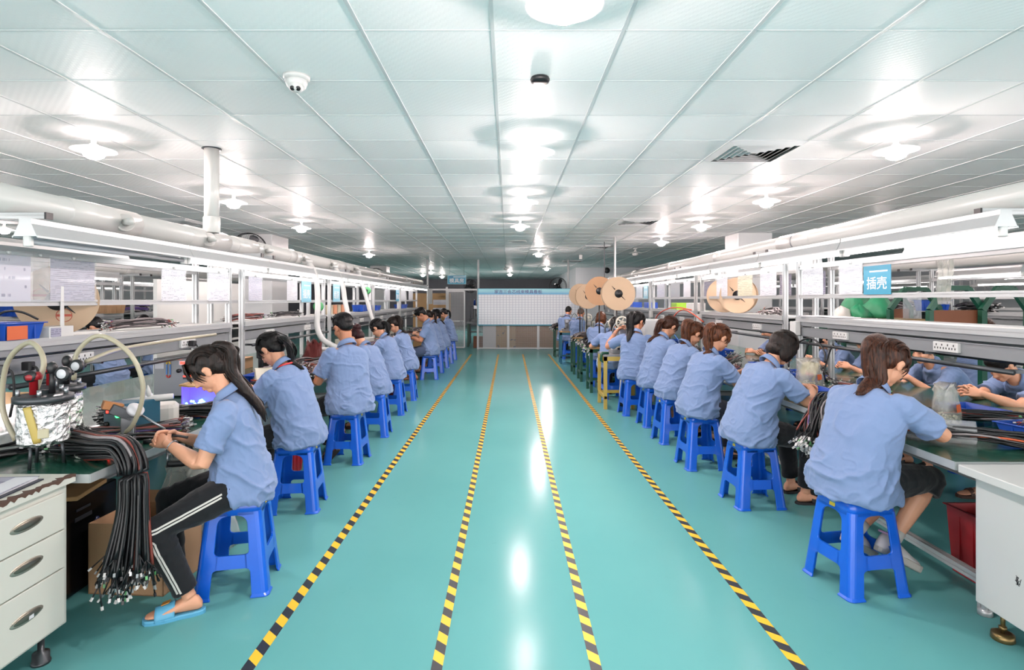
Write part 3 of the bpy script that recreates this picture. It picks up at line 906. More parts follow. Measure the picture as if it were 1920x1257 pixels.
for y in (3.62, 4.62, 5.7, 6.75, 7.8, 8.95):
    g = MB().cyl((0, 0, 0), (.02, .0, -.0), .05, 24)
    g = MB().lathe([(.055, .04), (.055, .115), (.05, .12), (.05, .12)], n=28, axis='x').lathe([(.024, .115), (.024, .2), (.018, .2), (.018, .21)], n=16, axis='x')
    b = g.build('branch_stub', pvc, dl); b.location = (0, y - 1.6, -.012); b.rotation_euler = (0, 0, math.radians(-38))
r = empty('vertical_pipe', (-2.42, 4.62, 2.0), 0, 'white vertical pipe dropping from the ceiling to the left air duct', 'pipe')
MB().cyl((0, 0, .06), (0, 0, CEIL_Z - 2.0), .056, 32).build('pipe', pvc, r)
MB().lathe([(.06, .05), (.064, .06), (.064, .17), (.06, .18)], n=32, cap=False).build('collar', pvc, r)
lab(MB().lathe([(.075, CEIL_Z - 2.006), (.075, CEIL_Z - 2.0)], n=32).build('ceiling_ring', dark_grey, r), 'dark ring at the ceiling')
dd = duct(6.3, 2.05, .09, 2.5, 15, [(5, 5.2), (8, 8.2)], 'white pvc air duct along the second bench row on the right')
dd = duct(-6.15, 2.0, .09, 2.5, 15, [(6, 6.2), (9, 9.2)], 'white pvc air duct along the second bench row on the left')

def hose(pts, rad, label):
    r = empty('flexible_hose', pts[0], 0, label, 'hose', 'white corrugated hoses on the left')
    P0 = Vector(pts[0]); path = smoothpath([Vector(p) - P0 for p in pts], 22)
    # resample evenly
    L = [0]
    for a, b in zip(path, path[1:]): L.append(L[-1] + (b - a).length)
    n = int(L[-1] / .009); out = []; j = 0
    for k in range(n + 1):
        s = L[-1] * k / n
        while j < len(L) - 2 and L[j + 1] < s: j += 1
        t = (s - L[j]) / max(1e-6, L[j + 1] - L[j]); out.append(path[j].lerp(path[j + 1], t))
    MB().tube(out, [rad if k % 2 else rad * .84 for k in range(len(out))], 18).build('hose_body', white_pl, r)
    d = (out[-1] - out[-3]).normalized()
    MB().cyl(out[-1] - d * .01, out[-1] + d * .07, rad * 1.1, 18).build('nozzle', white_pl, r)
    MB().cyl(out[0], out[0] + Vector((0, 0, .03)), rad * 1.15, 18).build('cuff', white_pl, r)
    return r
hose([(-2.3, 6.55, 1.93), (-2.22, 6.55, 1.75), (-2.19, 6.52, 1.45), (-2.19, 6.5, 1.2), (-2.12, 6.48, 1.05), (-1.98, 6.46, .97), (-1.9, 6.45, .94)], .034, 'white corrugated hose nearest the camera, hanging from the left duct')
hose([(-2.3, 7.55, 1.93), (-2.21, 7.55, 1.72), (-2.16, 7.5, 1.5), (-2.1, 7.5, 1.25), (-2.0, 7.48, 1.02), (-1.86, 7.46, .86), (-1.78, 7.45, .82)], .034, 'white corrugated hose in the middle of three from the left duct')
hose([(-2.32, 8.8, 1.93), (-2.25, 8.8, 1.7), (-2.19, 8.8, 1.5), (-2.1, 8.78, 1.2), (-1.98, 8.76, 1.0)], .034, 'white corrugated hose farthest of three from the left duct')

# ---------------------------------------------------------------- sheets and signs hanging on the racks
def sheet(x, y, ztop, w, h, m, label, side, name='hanging_sheet', cat='sheet', sleeve=True, group=None, tilt=0.0):
    """thin sheet in the plane x = const, facing the aisle"""
    r = empty(name, (x, y, ztop), tilt, label, cat, group)
    s = -1 if side == 'R' else 1
    MB().box((s * .001, 0, -h / 2 - .012), (.0014, w, h)).build('paper', m, r)
    if sleeve:
        MB().box((s * .004, 0, -h / 2 - .006), (.0012, w + .02, h + .02)).build('plastic_sleeve', film_thin, r)
    MB().cyl((-.008 * s, 0, .0), (.01 * s, 0, 0), .008, 8).build('clip', white_pl, r)
    return r
m_, nt_, b_ = new_mat('thin clear sleeve'); b_.inputs['Base Color'].default_value = (.95, .96, .98, 1); b_.inputs['Roughness'].default_value = .06; b_.inputs['Alpha'].default_value = .12
film_thin = m_
RXF = XR - RX - .02      # aisle face of right rack
LXF = XL + RX + .02
def ypix(px, X): return F_PX * X / (px - CX)
cnt = 0
# right rack, from pixel spans
for (p0, p1, m, lb) in ((1505, 1543, print_white, 'white printed sheet just left of the pair of grey posts by the teal sign'),
                        (1574, 1617, print_white, 'white printed sheet beside the teal sign, on its left'),
                        (1426, 1456, print_white, 'white printed sheet hanging right of the yellow sheet'),
                        (1384, 1411, print_yellow, 'yellow printed sheet hanging before a cardboard reel'),
                        (1344, 1364, print_white, 'white printed sheet hanging left of the yellow sheet'),
                        (1282, 1295, print_white, 'white sheet on the third right rack, nearer one'),
                        (1258, 1275, mat('grey folder', (110, 116, 128), .5), 'dark grey folder on the third right rack'),
                        (1232, 1246, print_lilac, 'lilac sheet on the third right rack, farthest one'),
                        (1193, 1205, print_white, 'white sheet on the fourth right rack beside the blue strip sign')):
    ya, yb = ypix(p1, RXF), ypix(p0, RXF)
    sheet(RXF, (ya + yb) / 2, 1.795, yb - ya, .235, m, lb, 'R')
for (p0, p1, lb) in ((1320, 1340, 'lilac sheet on the inner side of the second right rack'), (1462, 1484, 'lilac sheet on the inner side of the first right rack'), (1530, 1548, 'lilac sheet inside the right rack near the green bags')):
    X = XR + RX - .03; ya, yb = ypix(p1, X), ypix(p0, X)
    sheet(X, (ya + yb) / 2, 1.79, yb - ya, .23, print_lilac, lb, 'R', sleeve=False)
def wsign(x, y, ztop, w, h, label, side, chars=None, pale=False):
    s = -1 if side == 'R' else 1
    r = empty('rack_sign', (x, y, ztop), 0, label, 'sign')
    MB().box((s * .002, 0, -h / 2), (.004, w, h)).build('sign_panel', sign_light if pale else sign_blue, r)
    MB().box((s * .0046, s * .02 - .0, -h * .2), (.001, w * .66, h * .05)).build('small_print_bar', sign_white, r)
    if chars:
        text(chars, h * .46, sign_white, r, (s * .0045, 0, -h * .64), (math.pi / 2, 0, s * math.pi / 2), w * .74)
    return r
ya, yb = ypix(1671, RXF), ypix(1620, RXF)
wsign(RXF, (ya + yb) / 2, 1.757, yb - ya, .215, 'teal rack sign with two large white characters on the right', 'R', '插壳')
ya, yb = ypix(1215, RXF), ypix(1207, RXF)
wsign(RXF, (ya + yb) / 2, 1.79, yb - ya, .26, 'pale blue strip sign on the fourth right rack', 'R', '线束', True)
ya, yb = ypix(1312, RXF), ypix(1309, RXF)
# left rack
for (p0, p1, m, lb) in ((-30, 57, print_hand, 'hand written sheet at the left photo edge in a clear sleeve'),
                        (94, 177, print_lilac, 'lilac printed sheet hanging above the reel on the left rack'),
                        (303, 347, print_white, 'white sheet nearest the first left rack post pair'),
                        (391, 428, print_white, 'white sheet between the left rack posts'),
                        (466, 491, print_lilac, 'dim grey sheet on the second left rack behind the hair of the lanyard wearer'),
                        (538, 557, print_white, 'white sheet of small pictures on the second left rack'),
                        (722, 731, print_white, 'white sheet beside the narrow blue sign on the fourth left rack'),
                        (752, 760, print_white, 'white sheet on the fifth left rack, nearer'), (766, 774, print_white, 'white sheet on the fifth left rack, farther')):
    ya, yb = ypix(p0, LXF), ypix(p1, LXF)
    sheet(LXF, (ya + yb) / 2, 1.742, yb - ya, .235, m, lb, 'L')
ya, yb = ypix(58, LXF), ypix(92, LXF)
o = sheet(LXF, (ya + yb) / 2, 1.742, yb - ya, .24, film, 'empty clear plastic sleeve between the two nearest left sheets', 'L', sleeve=False)
for (p0, p1, lb, ch, pale) in ((565, 583, 'pale blue rack sign with white characters on the second left rack', '插壳', True), (624, 637, 'pale blue rack sign on the third left rack', '组装', True), (742, 748, 'narrow bright blue sign on the fourth left rack', '测试', False)):
    ya, yb = ypix(p0, LXF), ypix(p1, LXF)
    wsign(LXF, (ya + yb) / 2, 1.735, yb - ya, .26, lb, 'L', ch, pale)
# white panel closing the far end of the left rack, cream panel behind the second rack
o = MB().box((0, 0, 0), (.012, 1.0, .42)).build('end_panel', white_lam); o.location = (-2.15, 15.6, 1.6); tag(o, 'white panel at the far end of the left rack', 'panel')
r = empty('white_screen', (-3.68, 7.1, 0), 0, 'white screen standing behind the second left rack', 'screen')
MB().span((-.02, -1.2, .35), (.02, .6, 1.72)).build('panel', white_lam, r)
for y in (-1.1, .5): MB().span((-.2, y - .02, .0), (.2, y + .02, .05)).span((-.02, y - .02, .04), (.02, y + .02, .36)).build('foot', alu, r)
# clear strip curtain hanging on the right
g = MB()
for k in range(3):
    p = smoothpath([(0, k * .05, 0), (.01, k * .05 + .008, -.1), (-.006, k * .045 + .012, -.22), (.004, k * .04 + .02, -.33)], 4)
    g.tube(p, [(.024, .003)] * len(p), 8, flat=(0, 1, 0))
o = g.build('clear_strip', milky); o.location = (XR + RX + .04, ypix(1772, XR + RX + .04) - .05, 1.8)
tag(o, 'clear plastic strip hanging from the right rack beyond the teal sign', 'plastic strip')

# white switch boxes on the right posts
for k in range(4):
    o = MB().rbox((0, 0, 0), (.06, .1, .13), .012).build('switch_box', white_pl); o.location = (XR - RX - .05, UR[k] + 1.2 - .02, 1.235)
    tag(o, 'white switch box on the right rack posts, %s from the camera' % ORD[k], 'switch box', 'white switch boxes on rack posts')

# ================================================================ stools
def stool_mesh_parts(parent):
    H = .47
    def rect(z):   # half side of the outer shell at height z (0 floor, H top)
        return .178 - (.178 - .128) * z / H
    # seat: rounded square top with a dished centre and an apron
    def ring(h, rr, z, n=5):
        out = []
        for cx_, cy_, a0 in ((h - rr, h - rr, 0), (-h + rr, h - rr, 90), (-h + rr, -h + rr, 180), (h - rr, -h + rr, 270)):
            for k in range(n + 1):
                a = math.radians(a0 + 90 * k / n); out.append((cx_ + rr * math.cos(a), cy_ + rr * math.sin(a), z))
        return out
    s = MB().loft([ring(rect(H - .066), .035, H - .066), ring(rect(H - .03), .035, H - .03), ring(rect(H - .012), .035, H - .012), ring(.121, .034, H - .003), ring(.112, .03, H), ring(.1, .028, H - .002), ring(.02, .01, H - .006)])
    s.build('seat', stool_blue, parent)
    # legs: L-sections whose flange width follows the arch fillets
    def wleg(z):
        w = .066 + .012 * (1 - z / H)
        top = H - .066
        if z > top - .045: t = (z - (top - .045)) / .045; w += .045 * (1 - math.sqrt(max(0, 1 - min(1, t) ** 2)))
        if z < .016: w += .012
        for zc, sg in ((.21, 1), (.145, -1)):
            d = (z - zc) * sg
            if 0 <= d < .022: w += .022 * (1 - math.sqrt(max(0, 1 - (1 - d / .022) ** 2)))
        if .145 < z < .21: w += .022
        return w
    zs = [0, .006, .016, .02, .08, .123, .128, .134, .14, .145, .21, .215, .221, .227, .232, .3, H - .111, H - .1, H - .09, H - .08, H - .072, H - .066, H - .05]
    th = .011
    for sx in (-1, 1):
        for sy in (-1, 1):
            rings = []
            for z in zs:
                R = rect(z) + (.006 if z < .016 else 0); w = wleg(z); c = .03
                pl = [(R - w, R)]
                for k in range(6):
                    a = math.radians(90 - 18 * k); pl.append((R - c + c * math.cos(a), R - c + c * math.sin(a)))
                pl.append((R, R - w))
                inner = [(R - th, R - w)]
                for k in range(6):
                    a = math.radians(18 * k); ci = c - th; inner.append((R - c + ci * math.cos(a), R - c + ci * math.sin(a)))
                inner.append((R - w, R - th))
                poly = pl + inner
                if sx * sy < 0: poly = poly[::-1]
                rings.append([(sx * x, sy * y, z) for x, y in poly])
            MB().loft(rings, smooth=False).build('leg', stool_blue, parent, bevel=.002, segs=1)
    for ax, sg in ((0, 1), (0, -1), (1, 1), (1, -1)):
        rings = []
        for z in (.145, .16, .195, .21):
            R = rect(z); h = R - wleg(z) + .01
            rings.append([Vector((-h, R, z)), Vector((h, R, z)), Vector((h, R - .011, z)), Vector((-h, R - .011, z))])
        M_ = Matrix.Rotation((0 if sg > 0 else math.pi) + (math.pi / 2 if ax else 0), 3, 'Z')
        MB().loft([[M_ @ p for p in g] for g in rings], smooth=False).build('stretcher', stool_blue, parent)
    for sx, ang in ((1, 0), (-1, math.pi)):
        M_ = Matrix.Rotation(ang, 3, 'Z'); z = H - .04
        st = MB(); R = rect(z) + .0012
        v = [M_ @ Vector(p) for p in ((R + .0016, -.02, z - .012), (R + .0016, .02, z - .012), (R - .0005, .02, z + .006), (R - .0005, -.02, z + .006))]
        st.add(v, [(0, 1, 2, 3)])
        v = [M_ @ Vector(p) for p in ((R - .0005, -.02, z + .006), (R - .0005, .02, z + .006), (R - .0018, .02, z + .018), (R - .0018, -.02, z + .018))]
        st.add(v, [(0, 1, 2, 3)], 1)
        st.build('sticker', [sticker_y, sticker_t], parent)
STOOL = [None, None]
def stool(x, y, rz, label, group='blue plastic stools'):
    if STOOL[0] is None:
        r = empty('plastic_stool', (x, y, 0), rz, label, 'stool', group)
        stool_mesh_parts(r); STOOL[0] = r; STOOL[1] = tree_of(r)
        return r
    return dup(STOOL[0], (x, y, 0), rz, label, group, STOOL[1])

# ================================================================ people
SOFT = []    # (object, voxel, smoothing passes, wrinkle dict or None, extra MB)

def vnoise(p, seed):
    """vectorised smooth value noise, p: (n,3) -> (n,) in -1..1"""
    i = np.floor(p).astype(np.int64); f = p - i; f = f * f * (3 - 2 * f)
    def h(ix, iy, iz):
        n = (ix * 374761393 + iy * 668265263 + iz * 1274126177 + seed * 974634777) & 0x7fffffff
        n = ((n ^ (n >> 13)) * 1274126177) & 0x7fffffff
        return ((n ^ (n >> 16)) & 0xffff) / 32767.5 - 1.0
    r = 0
    for dx in (0, 1):
        for dy in (0, 1):
            for dz in (0, 1):
                w = (f[:, 0] if dx else 1 - f[:, 0]) * (f[:, 1] if dy else 1 - f[:, 1]) * (f[:, 2] if dz else 1 - f[:, 2])
                r = r + w * h(i[:, 0] + dx, i[:, 1] + dy, i[:, 2] + dz)
    return r

def soft(mb, name, m, parent, voxel, smooth=6, wrinkle=None, extra=None, label=None):
    o = mb.build(name, m, parent)
    rm = o.modifiers.new('remesh', 'REMESH'); rm.mode = 'VOXEL'; rm.voxel_size = voxel; rm.adaptivity = 0
    sm = o.modifiers.new('smooth', 'SMOOTH'); sm.factor = 0.5; sm.iterations = smooth
    if label: o['label'] = label
    SOFT.append((o, wrinkle, extra))
    return o

def finish_soft(dg):
    for o, wr, extra in SOFT:
        ev = o.evaluated_get(dg)
        me = bpy.data.meshes.new_from_object(ev)
        n = len(me.vertices)
        co = np.empty(n * 3, dtype=np.float32); me.vertices.foreach_get('co', co); co = co.reshape(-1, 3).astype(np.float64)
        if wr:
            no = np.empty(n * 3, dtype=np.float32); me.vertices.foreach_get('normal', no); no = no.reshape(-1, 3)
            sd = wr.get('seed', 1)
            q = co.copy()
            ang = wr.get('ang', .5)
            # folds run obliquely: squeeze the coordinate across the fold, stretch along it
            w1 = np.stack([q[:, 0] * 7 + q[:, 2] * 3.0, q[:, 1] * 7, q[:, 2] * 13 - q[:, 0] * 10 * ang], 1) * wr.get('freq', 1.0)
            w1 = w1 + .55 * np.stack([vnoise(q * 8, sd + 5), vnoise(q * 8, sd + 6), vnoise(q * 8, sd + 7)], 1)
            r1 = 1 - np.abs(vnoise(w1, sd)); r1 = np.clip((r1 - .55) / .45, 0, 1) ** 1.6
            w2 = np.stack([q[:, 0] * 5, q[:, 1] * 5, q[:, 2] * 3], 1)
            r2 = vnoise(w2 + 3.3, sd + 2)
            amt = np.full(n, wr.get('amp', .008))
            if 'zlo' in wr:    # more folding low on the trunk
                t = np.clip((q[:, 2] - wr['zlo']) / max(1e-3, wr['zhi'] - wr['zlo']), 0, 1)
                amt = amt * (1.35 - .85 * t)
            w3 = w1 * 2.1 + 7.7; r3 = 1 - np.abs(vnoise(w3, sd + 11)); r3 = np.clip((r3 - .6) / .4, 0, 1) ** 1.5
            co = co + no * (amt * (r1 * 1.0 - .25) + .35 * amt * r2 + .3 * amt * r3)[:, None]
            me.vertices.foreach_set('co', co.astype(np.float32).ravel())
        if extra is not None and extra.v:
            lt = np.empty(len(me.polygons), dtype=np.int32); me.polygons.foreach_get('loop_total', lt)
            lv = np.empty(len(me.loops), dtype=np.int32); me.loops.foreach_get('vertex_index', lv)
            faces = [tuple(a) for a in np.split(lv, np.cumsum(lt)[:-1])]
            vs = [tuple(a) for a in co] + list(extra.v)
            fs = [tuple(int(i) for i in f) for f in faces] + [tuple(i + n for i in f) for f in extra.f]
            me2 = bpy.data.meshes.new(o.name); me2.from_pydata(vs, [], fs)
            for mm in o.data.materials: me2.materials.append(mm)
            me = me2
        me.polygons.foreach_set('use_smooth', [True] * len(me.polygons))
        me.update()
        if not me.materials:
            for mm in o.data.materials: me.materials.append(mm)
        old = o.data
        o.modifiers.clear(); o.data = me

def ik(A, T, l1, l2, pole):
    A, T, pole = Vector(A), Vector(T), Vector(pole)
    d = T - A; L = d.length
    if L > (l1 + l2) * .995: T = A + d * ((l1 + l2) * .995 / L); d = T - A; L = d.length
    if L < abs(l1 - l2) + .02: L = abs(l1 - l2) + .02
    u = d.normalized(); p = (pole - u * pole.dot(u)).normalized()
    a = (l1 * l1 - l2 * l2 + L * L) / (2 * L); h = math.sqrt(max(0, l1 * l1 - a * a))
    return A + u * a + p * h, T

def hand(palm_mb, fing_mb, W, d, n, side, s=1.0, curl=1.0, spread=1.0):
    """W wrist, d finger direction, n palm normal (the way the palm faces), side: which way the thumb points across the palm"""
    d = d.normalized(); n = (n - d * n.dot(d)).normalized(); a = d.cross(n).normalized() * side   # a points to the thumb side
    K = W + d * .085 * s
    rings = []
    for t, wa, wn in ((-.12, .021, .019), (0, .023, .018), (.3, .033, .0165), (.65, .040, .015), (1.0, .041, .012)):
        c = W + d * (.085 * s * t) - n * .001
        rings.append([c + a * (wa * s * math.cos(2 * math.pi * k / 14)) + n * (wn * s * math.sin(2 * math.pi * k / 14)) for k in range(14)])
    palm_mb.loft(rings)
    palm_mb.ell(W + d * .03 * s + a * .022 * s + n * .006, (.03 * s, .017 * s, .017 * s), Matrix((d, n, a)).transposed(), 10, 7)
    for i, (off, ln, cf) in enumerate(((.031, .9, .75), (.011, 1.0, .95), (-.010, .95, 1.05), (-.030, .78, 1.15))):
        b = K + a * off * s - d * .012 * s
        dirn = (d + a * (off * 2.2 * spread)).normalized(); pts = [b - dirn * .012 * s, b + dirn * .012 * s]; cur = pts[-1]; ang = 0
        for sg, dc in ((.040 * ln, 24), (.026 * ln, 38), (.021 * ln, 26)):
            ang += math.radians(dc) * curl * cf
            v = dirn * math.cos(ang) + n * math.sin(ang)
            mid = cur + v * sg * s * .55; cur = cur + v * sg * s; pts += [mid, cur]
        rr = [.0088, .0092, .0085, .0088, .0076, .0079, .0066, .0045]
        fing_mb.tube(pts, [q * s for q in rr], 8)
        fing_mb.ell(pts[-1], (.0048 * s,) * 3, None, 8, 5)
    b = W + d * .026 * s + a * .024 * s + n * .004; v = (d * .62 + a * .72 + n * .3).normalized()
    p1 = b + v * .036 * s; v2 = (d * .85 + a * .25 + n * .45).normalized(); p2 = p1 + v2 * .03 * s; p3 = p2 + (v2 + n * .2).normalized() * .022 * s
    fing_mb.tube([b - v * .015 * s, b + v * .01, p1, (p1 + p2) / 2, p2, p3], [.013 * s, .0125 * s, .0105 * s, .0098 * s, .0092 * s, .0055 * s], 8)

def person(label, x, y, yaw, lean=14, bend=1.0, pitch=38, turn=0, s=1.0, build=1.0, seat=.47, hands=None, feet=None, pants='long', pants_m=None, shirt=None, hair=('pony',), hair_m=None, skin_m=None, vox=.008, shoe='dark', detail=True, roll=0, lower=True, face=False, hips=0.0, curl=1.0, palm='in', sleeves=.72, elbow_out=.5, hem=.0, name='person'):
    """seated figure; local x ahead, y to the figure's left, z up; origin on the floor under the seat"""
    root = empty(name, (x, y, 0), math.radians(yaw), label, 'person')
    shirt = shirt or shirt_m; pants_m = pants_m or black_cloth; hair_m = hair_m or hair_black; skin_m = skin_m or skin
    BW = build
    # ---- spine
    P0 = Vector((-.03 + hips, 0, seat + .085 * s)); L = .465 * s
    sp = [P0.copy()]; ths = []; NS = 20
    for i in range(NS):
        th = math.radians(lean * (.25 + 1.5 * (i / NS) * bend)); ths.append(th)
        sp.append(sp[-1] + Vector((math.sin(th), 0, math.cos(th))) * (L / NS))
    ths.append(ths[-1])
    def S(t):
        k = max(0, min(NS - 1e-6, t * NS)); i = int(k); return sp[i].lerp(sp[i + 1], k - i)
    def TH(t): return ths[max(0, min(NS, int(t * NS)))]
    def frame(t):
        th = TH(t); return Vector((math.cos(th), 0, -math.sin(th))), Vector((math.sin(th), 0, math.cos(th)))
    # ---- shirt trunk
    trunk = MB(); rings = []
    fx0, up0 = frame(0)
    for t, hw, hd, ox in ((-.19, .196, .168, -.005), (-.12, .205, .172, -.005), (0, .203, .165, -.005), (.15, .19, .15, 0), (.32, .178, .138, .005), (.5, .18, .134, .01), (.66, .186, .13, .01), (.8, .186, .118, .004), (.9, .168, .098, -.005), (.965, .12, .08, -.008), (1.02, .07, .066, 0), (1.05, .06, .058, .004)):
        if t < 0:
            c = P0 + Vector((0, 0, t * L * (1 - hem)))
            fx, up = Vector((1, 0, 0)), Vector((0, 0, 1))
        else:
            c = S(min(t, 1)) + (frame(1)[1] * (t - 1) * L if t > 1 else Vector()); fx, up = frame(t)
        hw *= s * BW; hd *= s * (.5 + .5 * BW)
        g = []
        for k in range(28):
            a = 2 * math.pi * k / 28; ca, sa = math.cos(a), math.sin(a); e = .82
            px_ = abs(ca) ** e * (1 if ca > 0 else -1); py_ = abs(sa) ** e * (1 if sa > 0 else -1)
            g.append(c + fx * (ox + hd * px_ * (1.0 if ca > 0 else .92)) + Vector((0, hw * py_, 0)))
        rings.append(g)
    trunk.loft(rings)
    fxs, ups = frame(.86)
    shz = S(.875)
    SHW = .172 * s * (.6 + .4 * BW)
    arms = []
    hands = hands or ((.40, .09, .80), (.40, -.09, .80))
    body = MB(); fingers = MB()
    UA, FA = .275 * s, .235 * s
    for i, sd in ((0, 1), (1, -1)):
        A = shz + Vector((0, sd * SHW, 0)) + ups * .005
        H = hands[i]
        if H is None: continue
        E, W = ik(A, H, UA, FA, Vector((-.35, sd * elbow_out, -1)))
        arms.append((A, E, W, sd))
        u = (E - A).normalized()
        ra = [.062, .066, .064, .064, .066]
        trunk.tube([A - Vector((0, sd * .05, 0)) + ups * .004, A + u * .02, A + u * UA * .3, A + u * UA * (sleeves - .1), A + u * UA * sleeves], [q * s * (.55 + .45 * BW) for q in ra], 18)
        trunk.ell(A - Vector((0, sd * .012, 0)) + ups * .004, (.062 * s, .06 * s, .058 * s))
        body.tube([shz + ups * .02, A, A + u * UA * .5, E, E + (W - E) * .12, E + (W - E) * .3, E + (W - E) * .7, W, W + (W - E).normalized() * .02], [q * s * (.7 + .3 * BW) for q in (.05, .05, .047, .038, .04, .041, .031, .0245, .0225)], 14)
        d = (W - E).normalized()
        d = (d + Vector((.25, -sd * .25, -.12))).normalized()
        nrm = {'in': Vector((0, -sd, -.45)), 'down': Vector((0, -sd * .25, -1)), 'up': Vector((0, -sd * .3, 1))}[palm]
        hand(body, fingers, W, d, nrm, 1 if (d.cross(nrm)).z > 0 else -1, s * .98, curl)
    # ---- neck and head
    N0 = S(1.0); hp = math.radians(pitch)
    nk = (math.radians(pitch) * .45 + TH(1) * .55)
    nd = Vector((math.sin(nk), 0, math.cos(nk)))
    HC = N0 + nd * (.135 * s) + Vector((math.sin(hp) * .055 * s, 0, math.cos(hp) * .05 * s))
    HR = (Matrix.Rotation(math.radians(turn), 3, 'Z') @ Matrix.Rotation(hp, 3, 'Y') @ Matrix.Rotation(math.radians(roll), 3, 'X'))
    def hpnt(p): return HC + HR @ (Vector(p) * s)
    def hell(mb, c, r, ry=0, nu=16, nv=10):
        mb.ell(hpnt(c), tuple(q * s for q in r), HR @ Matrix.Rotation(math.radians(ry), 3, 'Y'), nu, nv)
    body.tube([S(.4), S(.8), N0 - nd * .02, N0 + nd * .05 * s, hpnt((-.022, 0, -.05))], [.08 * s, .075 * s, .056 * s, .05 * s, .052 * s], 16)
    hell(body, (-.008, 0, .022), (.093, .073, .088)); hell(body, (.03, 0, -.035), (.058, .058, .07)); hell(body, (.058, 0, -.088), (.026, .026, .02))
    hell(body, (.018, 0, -.075), (.05, .048, .03))
    for sd in (1, -1):
        hell(body, (.052, sd * .034, -.03), (.03, .024, .03)); hell(body, (-.004, sd * .073, -.012), (.019, .009, .031), -12); hell(body, (.0, sd * .079, .004), (.016, .006, .014), -12)
        hell(body, (.072, sd * .028, .022), (.014, .026, .01))
    hell(body, (.088, 0, -.012), (.012, .0105, .03), -18); hell(body, (.1, 0, -.032), (.012, .013, .011)); hell(body, (.09, .011, -.035), (.01, .008, .008)); hell(body, (.09, -.011, -.035), (.01, .008, .008))
    hell(body, (.083, 0, -.06), (.011, .022, .007)); hell(body, (.081, 0, -.07), (.011, .019, .008))
    # ---- legs
    HJ = [P0 + Vector((.0, sd * .092 * s, .0)) for sd in (1, -1)]
    TL, SL = .415 * s, .385 * s
    feet = feet or ((.36, .12, .085), (.36, -.12, .085))
    legs = []; tr = MB(); skinleg = False
    if lower:
        tr.ell(P0 + Vector((.02, 0, -.01)), (.14 * s, .168 * s * BW, .09 * s)); tr.ell(P0 + Vector((-.04, 0, -.015)), (.1 * s, .155 * s * BW, .075 * s))
        body.tube([S(.4), P0], [.08 * s, .1 * s], 12)
        for i, sd in ((0, 1), (1, -1)):
            Kn, An = ik(HJ[i], feet[i][:3], TL, SL, Vector((.6, sd * .12, 1)))
            legs.append((HJ[i], Kn, An, sd))
            k = .6 + .4 * BW
            h = (Kn - HJ[i]).normalized(); c = (An - Kn).normalized()
            tr.tube([HJ[i] - h * .06, HJ[i] + h * .08, HJ[i] + h * TL * .55, Kn - h * .05, Kn + h * .012], [q * s * k for q in (.085, .092, .083, .066, .055)], 18)
            tr.ell(Kn, (.061 * s * k,) * 3)
            if pants == 'long': tr.tube([Kn - c * .01, Kn + c * .06, Kn + c * SL * .35, Kn + c * SL * .7, Kn + c * SL * .9], [q * s * k for q in (.06, .064, .064, .056, .056)], 18)
            elif pants == 'capri': tr.tube([Kn - c * .01, Kn + c * .05, Kn + c * SL * .2], [q * s * k for q in (.064, .07, .072)], 18)
            else: tr.tube([Kn - c * .02, Kn + c * .01, Kn + c * SL * .03], [q * s * k for q in (.064, .069, .068)], 18)
            body.tube([P0, HJ[i] + h * .1, Kn, Kn + c * SL * .3, Kn + c * SL * .65, An - c * .02, An], [q * s for q in (.06, .06, .046, .05, .041, .031, .033)], 14)
            # foot
            fd = Vector((c.x * .0 + 1, sd * .16, 0)); tilt = feet[i][3] if len(feet[i]) > 3 else 0.0
            fd = Vector((math.cos(tilt), sd * .14, -math.sin(tilt))).normalized(); up = Vector((math.sin(tilt), 0, math.cos(tilt))); lt = up.cross(fd).normalized(); up = fd.cross(lt).normalized()
            def footp(a, b, z): return An + fd * (a * s) + lt * (b * s) + up * ((z - .075) * s)
            rg = []
            for a, w, zt, zb in ((-.058, .016, .045, .012), (-.04, .028, .075, .006), (0, .031, .088, .006), (.05, .036, .066, .01), (.1, .043, .046, .008), (.14, .043, .034, .006), (.17, .036, .026, .006), (.188, .018, .02, .008)):
                rg.append([footp(a, w * math.cos(q), (zt + zb) / 2 + (zt - zb) / 2 * math.sin(q)) for q in [2 * math.pi * j / 14 for j in range(14)]])
            body.loft(rg)
            sole = MB(); up_ = MB()
            def outline(a, grow):
                return grow + np.interp(a, [-.075, -.06, -.02, .04, .1, .15, .185, .2], [.004, .024, .034, .036, .046, .046, .034, .01])
            aa = [-.072, -.062, -.04, -.01, .04, .09, .13, .16, .185, .198]
            if shoe in ('slipper', 'dark', 'sandal', 'flip'):
                rg = []
                hgt = .03 if shoe != 'flip' else .016
                for z, gsh in ((-.02, -.003), (-.016, .002), (hgt - .028, .003), (hgt - .022, -.001)):
                    rg.append([footp(a, outline(a, gsh), z) for a in aa] + [footp(a, -outline(a, gsh), z) for a in reversed(aa)])
                sole.loft(rg, smooth=False)
                cm = {'slipper': slip_blue, 'dark': black_rub, 'sandal': brown_rub, 'flip': brown_rub}[shoe]
                so = sole.build('sole' if False else 'shoe', cm, root)
                bands = {'slipper': ((.06, .145),), 'dark': ((.03, .17), ), 'sandal': ((.09, .12), (-.005, .018)), 'flip': ((.07, .095),)}[shoe]
                for (b0, b1) in bands:
                    rg = []
                    for j in range(9):
                        a = b0 + (b1 - b0) * j / 8; w = outline(a, .002); h = np.interp(a, [-.02, 0, .05, .1, .15, .19], [.1, .1, .076, .06, .05, .04])
                        arc = [(w * math.cos(q), -.004 + (h + .004) * math.sin(q)) for q in [math.pi * j2 / 12 for j2 in range(13)]]
                        arc2 = [(w * .9 * math.cos(q), -.004 + (h - .003) * math.sin(q)) for q in [math.pi * j2 / 12 for j2 in range(12, -1, -1)]]
                        rg.append([footp(a, u_, v_) for u_, v_ in arc + arc2])
                    up_.loft(rg)
                up_.build('strap', cm, so)
